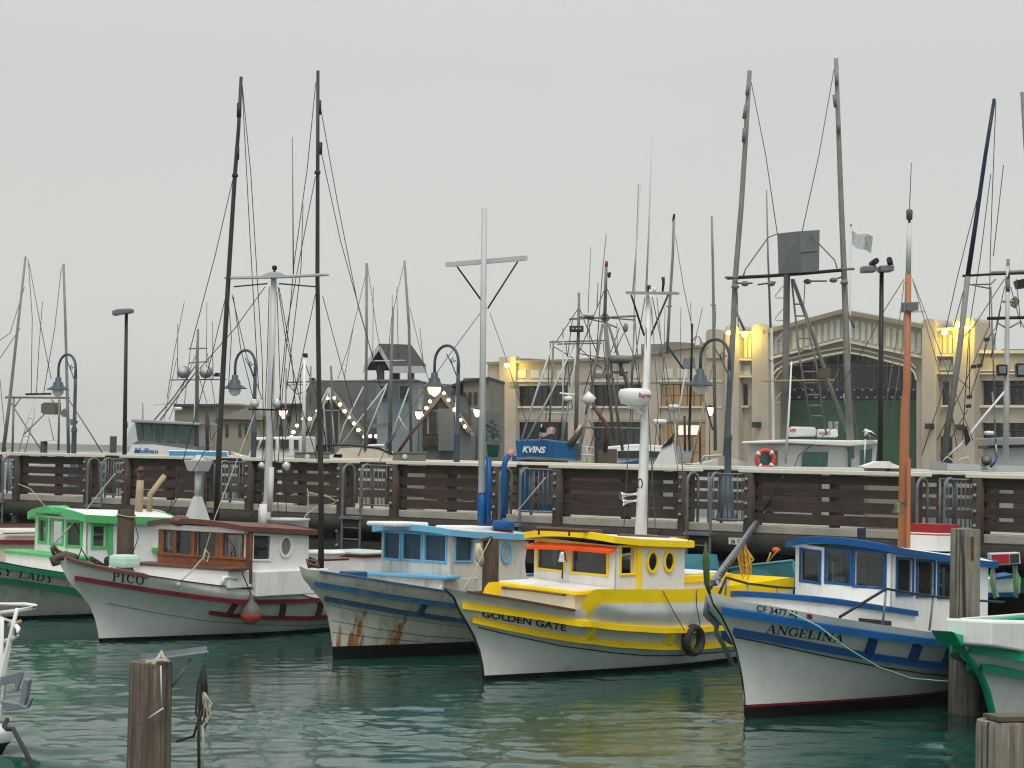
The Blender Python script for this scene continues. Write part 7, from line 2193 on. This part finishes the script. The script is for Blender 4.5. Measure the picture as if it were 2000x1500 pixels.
# ensign
FL = thing('flag', 'small striped red, white and blue flag above the blue transom', 'flag', at(1054, 860, 73.7))
b = MB(); b.tube([at(1053, 862, 73.7), at(1058, 828, 73.7)], .02, 5); b.build('staff', 'light grey', FL)
def flagpt(s, t):
    x = lerp(1056, 1086, s) - 3 * t * 1.2; y = lerp(833, 838, s) + 18 * t + 3.5 * math.sin(s * 5.5 + .6) * (0.4 + s) - (6 * s * s * t)
    return at(x, y, 73.6 + .18 * math.sin(s * 6))
for nm, m_, rng_ in (('red_stripe', 'red letter', range(0, 13, 2)), ('white_stripe', 'clean white', range(1, 13, 2))):
    b = MB()
    for k in rng_:
        s0 = .42 if k < 7 else 0
        b.strip([[flagpt(lerp(s0, 1, i / 12), k / 13), flagpt(lerp(s0, 1, i / 12), (k + 1) / 13)] for i in range(13)])
    b.build(nm, m_, FL)
b = MB(); b.strip([[flagpt(.42 * i / 8, j / 7 * 7 / 13) for j in range(8)] for i in range(9)]); b.build('canton', 'navy paint', FL)
# white canopy boat
g = Bg('canopy_boat', 'white boat with dark cabin window strip and small radars', 'boat', 1260, 80)
g.hull(1180, 1410, 'clean white', 905)
g.poly('cabin', [(1186, 872), (1240, 867), (1305, 871), (1312, 908), (1182, 908)], 'clean white', 2.5, bevel=.05); g.glass([[(1206, 881), (1262, 880), (1264, 894), (1206, 894)], [(1268, 881), (1290, 882), (1290, 894), (1268, 894)]], 'dark glass', 'clean white')
g.poly('fin_mast', [(1300, 862), (1310, 858), (1318, 870), (1324, 908), (1276, 908)], 'clean white', .6, -1); g.poly('fin_tip', [(1290, 876), (1318, 845), (1313, 866)], 'dark paint', .5, -1.05)
g.disc('radar', 1289, 824, 14, 10, 'clean white'); g.bar('radar_post', [(1289, 829), (1289, 868)], 4, 'rig grey'); g.disc('radar', 1316, 795, 11, 9, 'clean white'); g.bar('radar_post', [(1319, 800), (1320, 905)], 3, 'light grey')
g.bar('trolling_pole', [(1316, 428), (1314, 500), (1307, 610), (1303, 690)], 5, 'grey pole', 6); g.bar('trolling_pole', [(1390, 422), (1392, 500), (1394, 620), (1397, 880)], 4, 'grey pole', 7)
g.bar('pole_lamp', [(1317, 418), (1315, 432)], 5, 'dark paint'); g.bar('pole_band', [(1301, 598), (1313, 598)], 2.5, 'rig grey'); g.bar('pole_band', [(1388, 596), (1399, 596)], 2.5, 'rig grey')
g.bar('mast', [(1352, 632), (1351, 690), (1346, 860)], 4, 'dark paint', 5); g.bar('mast_hoop', [(1354, 665), (1358, 658), (1366, 658), (1370, 668)], 2.4, 'rig grey'); g.poly('spotlight', [(1366, 668), (1382, 670), (1384, 680), (1370, 682)], 'tan pipe', .5)
g.poly('mast_box', [(1334, 700), (1357, 698), (1358, 718), (1332, 720)], 'steel', .6); g.bar('boom', [(1304, 676), (1334, 720)], 5, 'dark paint', 3); g.bar('leg', [(1358, 715), (1375, 780), (1392, 840)], 3.6, 'rig grey'); g.bar('leg', [(1340, 720), (1328, 790), (1322, 850)], 3, 'light grey'); g.bar('leg', [(1382, 752), (1368, 830), (1350, 905)], 3.6, 'tan pipe')
g.bar('davit', [(1410, 889), (1375, 891), (1368, 905)], 4, 'light grey'); g.poly('dinghy_cover', [(1322, 872), (1350, 872), (1352, 902), (1322, 902)], 'grey paint', 1)
for x in (1337, 1346):
    g.bar('wood_post', [(x, 812 + (x - 1337) * .5), (x + 1, 880)], 5, 'post wood')
g.lines('rigging', [[(1319, 460), (1335, 560), (1352, 640)], [(1299, 600), (1297, 690), (1290, 810)], [(1398, 600), (1397, 640)], [(1330, 600), (1328, 760)], [(1349, 590), (1350, 650)], [(1372, 600), (1355, 680)], [(1250, 800), (1280, 830), (1290, 870)], [(1395, 700), (1380, 770)]], 1.4, 'wire')
# white pilothouse boat with the crow's nest tower
g = Bg('crab_boat', 'white pilothouse boat carrying a lookout bin on a tall tower', 'boat', 1590, 64)
g.hull(1440, 1760, 'clean white', 912, 3.6)
g.poly('pilothouse', [(1464, 866), (1530, 868), (1648, 872), (1648, 925), (1462, 925)], 'clean white', 2.6, bevel=.04)
g.poly('pilothouse', [(1646, 873), (1714, 864), (1708, 925), (1646, 925)], 'clean white', 2.2, -.0, bevel=.04)
g.poly('roof', [(1449, 862), (1545, 858), (1660, 860), (1726, 859), (1724, 866), (1660, 872), (1540, 866), (1449, 867)], 'clean white', 3.4, -.5, bevel=.05)
g.glass([(1484, 880, 1519, 908), [(1568, 882), (1618, 883), (1616, 911), (1565, 911)], (1656, 881, 1662, 912), [(1680, 879), (1704, 876), (1702, 908), (1680, 912)]], 'teal glass', 'clean white')
g.poly('bulwark', [(1440, 910), (1760, 914), (1760, 924), (1440, 920)], 'clean white', .3, -.6)
LR = thing('life_ring', 'red and white life ring on the pilothouse window of the crab boat', 'life ring', at(1495, 896, 63.4)); c = at(1495, 897, 63.4); k = c.y / F
b = MB(); rows = [[c + V((math.cos(w), 0, math.sin(w))) * ((17 + 4.6 * math.cos(q)) * k) + V((0, -4 * k * math.sin(q), 0)) for q in [2 * math.pi * j / 10 for j in range(11)]] for w in [2 * math.pi * i / 28 for i in range(29)]]; b.strip(rows); ring_ = b.build('ring', 'life ring', LR)
for a_ in (50, 140, 230, 320):
    b = MB(); b.strip([[c + V((math.cos(w), 0, math.sin(w))) * ((17 + 5.1 * math.cos(q)) * k) + V((0, -4.6 * k * math.sin(q), 0)) for q in [2 * math.pi * j / 10 for j in range(11)]] for w in [rad(a_ - 9), rad(a_), rad(a_ + 9)]]); b.build('white_band', 'clean white', LR)
rf = g.poly('life_raft', [(1541, 836), (1546, 833), (1590, 834), (1595, 838), (1595, 852), (1541, 853)], 'clean white', .9, .4, bevel=.06)
put_text(textpoly('EAM', .04), lambda s, t: at(lerp(1543, 1554, s), 843 - 6 * t, 64.35), 'lettering', 'red letter', rf)
g.poly('roof_locker', [(1596, 838), (1636, 838), (1637, 854), (1596, 854)], 'clean white', .8, .3, bevel=.05); g.poly('locker_slot', [(1600, 845), (1622, 845), (1622, 847), (1600, 847)], 'mid grey', .05, .25)
for x in (1619, 1630):
    g.poly('pipe_stack', [(x, 823), (x + 7, 823), (x + 7, 842), (x, 842)], 'grey paint', .4, 1.2)
g.bar('tower_post', [(1537, 536), (1535, 700), (1530, 860)], 13, 'rig grey', 15, n=10)
g.bar('tower_leg', [(1548, 545), (1590, 660), (1618, 745), (1658, 850)], 7.5, 'rig grey', 8, dY=.6)
g.bar('ladder_rail', [(1546, 545), (1562, 700), (1585, 830)], 4, 'rig grey', dY=-.3); g.bar('ladder_rail', [(1568, 592), (1592, 700), (1614, 850)], 4, 'rig grey', dY=-.3)
for y in (594, 617, 661, 683, 726, 748, 771, 792, 812):
    xa, xb = interp(y, [(545, 1546), (700, 1562), (830, 1585)]), interp(y, [(592, 1568), (700, 1592), (850, 1614)]); g.bar('rung', [(xa, y), (xb, y)], 3, 'rig grey', dY=-.3)
for y in (558, 602, 648, 720, 762):
    g.bar('hand_hold', [(1532, y), (1526, y + 4), (1514, y + 20), (1516, y + 24), (1532, y + 24)], 1.8, 'light grey')
g.bar('platform_beam', [(1420, 543), (1500, 539), (1570, 534), (1650, 527)], 7, 'dark paint'); g.bar('beam_end', [(1416, 542), (1443, 541)], 5, 'rig grey', dY=-.2); g.bar('beam_end', [(1640, 526), (1669, 525)], 5, 'rig grey', dY=-.2)
b = MB(); kk = 64 / F; cl = [at(1522, 533, 63.2), at(1566, 531, 62.7), at(1598, 528, 63.5), at(1556, 530, 64.1)]; ct = [at(1520, 456, 63.2), at(1562, 454, 62.6), at(1599, 449, 63.5), at(1556, 452, 64.1)]
b.add(cl + ct, [[0, 1, 5, 4], [1, 2, 6, 5], [2, 3, 7, 6], [3, 0, 4, 7], [0, 1, 2, 3]]); nb = b.build('lookout_bin', 'mid grey', g.t)
sd_ = nb.modifiers.new('solid', 'SOLIDIFY'); sd_.thickness = .03
b = MB(); b.tube([at(1563, 492, 62.55), at(1597, 489, 63.4)], .02, 5); b.build('bin_seam', 'mid grey', nb)
g.bar('bin_rail', [(1452, 538), (1456, 526), (1500, 464), (1520, 456)], 2.6, 'rig grey', dY=-.6); g.bar('bin_rail', [(1565, 455), (1582, 458), (1630, 508), (1635, 524)], 2.6, 'rig grey', dY=-.9)
g.bar('trolling_pole', [(1464, 138), (1457, 260), (1448, 400), (1436, 545), (1432, 640), (1418, 890)], 9, 'grey pole', 12); g.bar('trolling_pole', [(1633, 114), (1638, 260), (1643, 400), (1649, 540), (1654, 700), (1662, 895)], 8.5, 'grey pole', 14)
for p in ([(1461, 166), (1459, 186)], [(1454, 250), (1452, 278)], [(1633, 145), (1634, 166)], [(1637, 236), (1638, 260)], [(1457, 205), (1453, 232)], [(1629, 185), (1632, 210)]):
    g.bar('pole_fitting', p, 7, 'mid grey', dY=-.12)
for p in ([(1441, 553), (1470, 553)], [(1480, 556), (1515, 551)], [(1575, 549), (1615, 549)], [(1620, 549), (1644, 541)]):
    g.bar('tie_rod', p, 3, 'dark wire')
for x, y in ((1455, 554), (1506, 554), (1577, 550), (1628, 547), (1436, 560), (1649, 552)):
    p = at(x, y, 63.8); b = MB(); b.ball(p, .1, 8, sq=(1.2, 1, .8)); b.build('pulley_block', 'rig grey', g.t)
g.bar('brace', [(1436, 605), (1454, 645)], 5, 'rig grey'); g.bar('brace', [(1652, 600), (1668, 640)], 5, 'rig grey')
g.bar('white_post', [(1507, 640), (1509, 760), (1511, 860)], 5, 'clean white', 6, dY=.8); g.bar('boom', [(1546, 706), (1540, 820), (1534, 905)], 3, 'clean white', 5, dY=-.7)
g.bar('spreader', [(1488, 744), (1560, 743), (1630, 742)], 3, 'tan pipe', dY=-.4); g.poly('bait_box', [(1600, 720), (1622, 717), (1622, 737), (1599, 738)], 'stem wood', .5, -.5)
g.bar('whip_antenna', [(1497, 371), (1500, 500), (1505, 640)], 2.4, 'grey pole', 5, dY=.8)
g.bar('rail_hoop', [(1652, 790), (1648, 770), (1654, 766), (1664, 800)], 3, 'light grey'); g.bar('rail_post', [(1690, 858), (1688, 912)], 2.4, 'clean white', dY=-.7)
g.lines('rigging', [[(1467, 160), (1495, 300), (1518, 455)], [(1629, 135), (1600, 300), (1566, 455)], [(1575, 452), (1545, 530)], [(1572, 555), (1570, 595)], [(1440, 570), (1442, 640)], [(1655, 570), (1660, 700), (1675, 850)], [(1500, 700), (1580, 760), (1640, 800)], [(1640, 720), (1600, 800)], [(1665, 780), (1672, 830), (1676, 865)], [(1640, 825), (1560, 890), (1545, 930)]], 1.8, 'wire')
# gulls
def gull(x, y, Y, label):
    p = at(x, y, Y); k = Y / F
    t = thing('seagull', label, 'gull', p, 0)
    b = MB()
    pr = [(-11, -5, .3), (-8, -1, 3.2), (-5, 3, 5.0), (0, 1, 5.6), (5, -2, 4.4), (10, -4.5, 2.6), (14, -6, 1.2), (17, -7, .4)]
    b.tube([p + V(((px_ - 0) * k, 0, (pz + 1) * k)) for px_, pz, _ in pr], [max(.3, r_) * k for *_, r_ in pr], 10); bo = b.build('body', 'gull', t)
    b = MB(); b.ball(p + V((-7.5 * k, 0, 6.5 * k)), 4.0 * k, 8, sq=(1.1, .9, 1)); b.tube([p + V((-10.5 * k, 0, 6 * k)), p + V((-14 * k, 0, 5 * k))], [1.1 * k, .3 * k], 6, 0); b.build('head', 'gull', t)
    b = MB(); b.tube([p + V((-5 * k, -3.6 * k, 3 * k)), p + V((1 * k, -4.6 * k, 1.4 * k)), p + V((9 * k, -3 * k, -3 * k)), p + V((15 * k, -1 * k, -5.2 * k))], [1.5 * k, 3.2 * k, 2.4 * k, .5 * k], 8); b.build('wing', 'gull dark', t)
    for o in (-1.5, 1.5):
        b = MB(); b.tube([p + V((0, o * k, -3 * k)), p + V((0, o * k, -12 * k))], .6 * k, 5); b.build('leg', 'tan pipe', t)
gull(1699, 848, 63.4, 'white and dark grey gull standing on the pilothouse roof')
# right edge boat
g = Bg('seiner', 'grey boat with a thick mast, dark yards and a leaning pole at the right edge', 'boat', 1960, 60)
g.hull(1840, 2150, 'light grey', 915, 3.6)
g.poly('cabin', [(1940, 855), (2060, 852), (2060, 925), (1940, 925)], 'grey paint', 2.4, 1.5, bevel=.03); g.poly('cabin_top', [(1930, 870), (2060, 866), (2060, 872), (1930, 876)], 'dark paint', 2.6, 1.3)
g.poly('bulwark', [(1850, 905), (2060, 912), (2060, 925), (1850, 918)], 'light grey', .3, -.4)
g.bar('trolling_pole', [(1942, 193), (1925, 300), (1905, 440), (1890, 540)], 7, 'navy paint', 10); g.bar('trolling_pole', [(1890, 540), (1872, 700), (1842, 895)], 11, 'grey pole', 13)
g.bar('trolling_pole', [(1996, 180), (2004, 300), (2016, 460)], 7, 'rig grey', 10)
g.bar('mast', [(1968, 520), (1967, 640), (1966, 760), (1964, 900)], 8, 'light grey', 12, n=10); g.bar('mast_top', [(1969, 506), (1968, 545)], 6, 'rig grey', 9); g.bar('mast_top', [(1968, 545), (1968, 570)], 9.5, 'rig grey', 9.5)
for p, w in (([(1880, 539), (1930, 536), (2040, 532)], 5), ([(1928, 622), (2040, 619)], 6.5), ([(1935, 752), (2040, 757)], 3), ([(1946, 842), (2040, 841)], 3)):
    g.bar('yard', p, w, 'dark paint')
g.bar('yard_beam', [(1936, 534), (2040, 529)], 8, 'rig grey', dY=.1)
for p in ([(1946, 629), (1964, 640)], [(1972, 640), (1994, 628)], [(1945, 545), (1935, 555), (1895, 556)], [(1893, 555), (1915, 560), (1932, 563)]):
    g.bar('brace', p, 3, 'rig grey')
g.bar('boom', [(1962, 765), (1920, 815), (1878, 868), (1852, 890)], 4.5, 'clean white', 5); g.poly('canvas_roll', [(1882, 834), (1888, 832), (1896, 860), (1887, 872)], 'dark paint', .2, -.2)
for x0, y0, x1, y1 in ((1947, 711, 1968, 733), (1984, 709, 2010, 736)):
    f = g.poly('floodlight', [(x0, y0 + 3), (x0 + 3, y0), (x1, y0 + 1), (x1, y1), (x0 + 2, y1)], 'dark paint', .35, -.2, bevel=.02); g.poly('lens', [(x0 + 4, y0 + 4), (x1 - 3, y0 + 4), (x1 - 3, y1 - 4), (x0 + 5, y1 - 4)], 'steel', .05, -.24, parent=f)
g.poly('lantern', [(1977, 583), (1984, 578), (1992, 588), (1985, 601), (1976, 596)], 'rig grey', .3); g.bar('lantern_arm', [(1958, 589), (1980, 589)], 5, 'tan pipe')
g.poly('net_block', [(1983, 548), (2010, 542), (2010, 560), (1988, 563)], 'dark paint', .5)
b = MB(); p = at(1924, 903, 59.2); k = p.y / F; b.lathe(at(1923, 918, 59.2), [(7 * k, 0), (7 * k, 10 * k)], 12); b.tube([at(1923, 912, 59.2), at(1922, 903, 59.2), at(1927, 899, 58.8)], [7.5 * k, 9 * k, 11 * k], 12, caps=False); cw = b.build('vent_cowl', 'clean white', g.t)
b = MB(); b.lathe(at(1927.5, 899, 58.75), [(10 * k, 0), (.001, .01)], 12, at(1927, 899, 58.8) - at(1922, 903, 59.2)); b.build('cowl_mouth', 'taupe paint', cw); b = MB(); b.lathe(at(1923, 926, 59.2), [(8 * k, 0), (8 * k, 6 * k)], 12); b.build('cowl_base', 'navy paint', cw)
g.bar('oar', [(1934, 912), (1942, 904), (1948, 890)], 6, 'blue paint', 4, dY=-.6); g.bar('oar', [(1948, 890), (1945, 868)], 2.5, 'light grey', dY=-.6)
for p in ([(1870, 905), (1876, 896), (1890, 894), (1893, 905)], [(1884, 902), (1890, 890), (1894, 902)], [(1840, 902), (1850, 892), (1862, 900)]):
    g.bar('rail_hoop', p, 3, 'light grey', dY=-.3)
g.bar('grab_rail', [(1898, 858), (1944, 857), (1944, 845)], 2.2, 'light grey'); g.disc('radar', 1932, 846, 10, 8, 'clean white'); g.bar('crutch', [(1938, 765), (1943, 820), (1946, 900)], 3.5, 'steel'); g.bar('crutch', [(1935, 560), (1940, 700), (1943, 840)], 3.2, 'rig grey')
for x, y in ((1928, 663), (1914, 714), (1902, 716), (1892, 793), (1894, 775)):
    g.poly('pulley_block', [(x - 5, y - 3), (x + 5, y - 4), (x + 5, y + 3), (x - 5, y + 4)], 'black', .15, -.3)
g.lines('rigging', [[(1908, 390), (1870, 540), (1848, 640)], [(1916, 380), (1895, 520), (1862, 640)], [(1935, 340), (1915, 500), (1893, 640), (1880, 860)], [(1945, 200), (1938, 380), (1934, 500), (1932, 640)], [(1960, 322), (1940, 500)], [(1932, 660), (1915, 712), (1895, 775)], [(1926, 665), (1918, 715)], [(1962, 560), (1945, 640), (1930, 660)], [(1974, 560), (1990, 620), (2000, 640)], [(1895, 640), (1893, 700), (1894, 780)], [(1872, 740), (1895, 760)], [(1890, 800), (1850, 870), (1840, 905)], [(1850, 760), (1870, 880)], [(1860, 700), (1830, 800), (1800, 890)], [(1985, 545), (1994, 640)], [(1962, 545), (1900, 640), (1880, 660)], [(1930, 640), (1880, 760), (1830, 860)], [(1955, 600), (1935, 700)]], 1.8, 'dark wire')
# white flag on a pole beyond
FG = thing('flagpole', 'thin pole flying a white flag beside the right crab boat pole', 'flagpole', V((at(1657, 880, 120).x, 120, 2.4)))
b = MB(); b.tube([V((at(1656, 880, 120).x, 120, 2.4)), at(1662, 442, 120)], [.1, .05], 8); b.build('pole', 'light grey', FG)
b = MB(); b.ball(at(1662, 440, 120), .07, 6); b.build('finial', 'mid grey', FG)
def fp(s, t):
    return at(lerp(1664, 1705, s) - 4 * t * s, lerp(450, 464, s) + 30 * t - 3 * t * (1 - s) + 3 * math.sin(s * 6) + 3 * s * t, 120 + .3 * math.sin(s * 7 + t))
b = MB(); b.strip([[fp(i / 16, j / 8) for j in range(9)] for i in range(17)]); fl_ = b.build('flag', 'light grey', FG)
b = MB(); b.add([fp(.62, .22) - V((0, .03, 0)), fp(.67, .2) - V((0, .03, 0)), fp(.76, .62) - V((0, .03, 0)), fp(.70, .64) - V((0, .03, 0))], [[0, 1, 2, 3]]); b.add([fp(.52, .66) - V((0, .04, 0)), fp(.8, .66) - V((0, .04, 0)), fp(.8, .72) - V((0, .04, 0)), fp(.52, .74) - V((0, .04, 0))], [[0, 1, 2, 3]]); b.build('emblem', 'mid grey', fl_)
# thin antennas standing behind the rigs
for i, (pts, Y, lb) in enumerate((([(1247, 360), (1240, 560), (1236, 700)], 90, 'thin grey whip antenna left of the yellow boat mast'), ([(1205, 630), (1206, 700)], 90, 'short grey antenna right of the tripod rig'))):
    t = thing('antenna', lb, 'antenna', V((at(pts[-1][0], 900, Y).x, Y, 0)), 0)
    b = MB(); p = at(*pts[-1], Y); b.line([(x, y, Y) for x, y in pts] + [(pts[-1][0] - 2, 890, Y)], 2); b.build('whip', 'grey pole', t)
# fog between the camera and the far shore
b = MB(); b.pts8([V((-700, -30, -1.5)), V((700, -30, -1.5)), V((700, 1700, -1.5)), V((-700, 1700, -1.5))], [V((-700, -30, 40)), V((700, -30, 40)), V((700, 1700, 40)), V((-700, 1700, 40))])
hm = bpy.data.materials.new('haze'); hm.use_nodes = True; ht = hm.node_tree
ht.nodes.remove(ht.nodes['Principled BSDF'])
pv = ht.nodes.new('ShaderNodeVolumePrincipled'); pv.inputs['Color'].default_value = (.93, .95, .93, 1); pv.inputs['Density'].default_value = HAZE; pv.inputs['Anisotropy'].default_value = 0.2
ht.links.new(pv.outputs[0], ht.nodes['Material Output'].inputs['Volume'])
hz_ = b.build('haze', hm, None, V((0, 0, -1.5)))
hz_['kind'] = 'stuff'
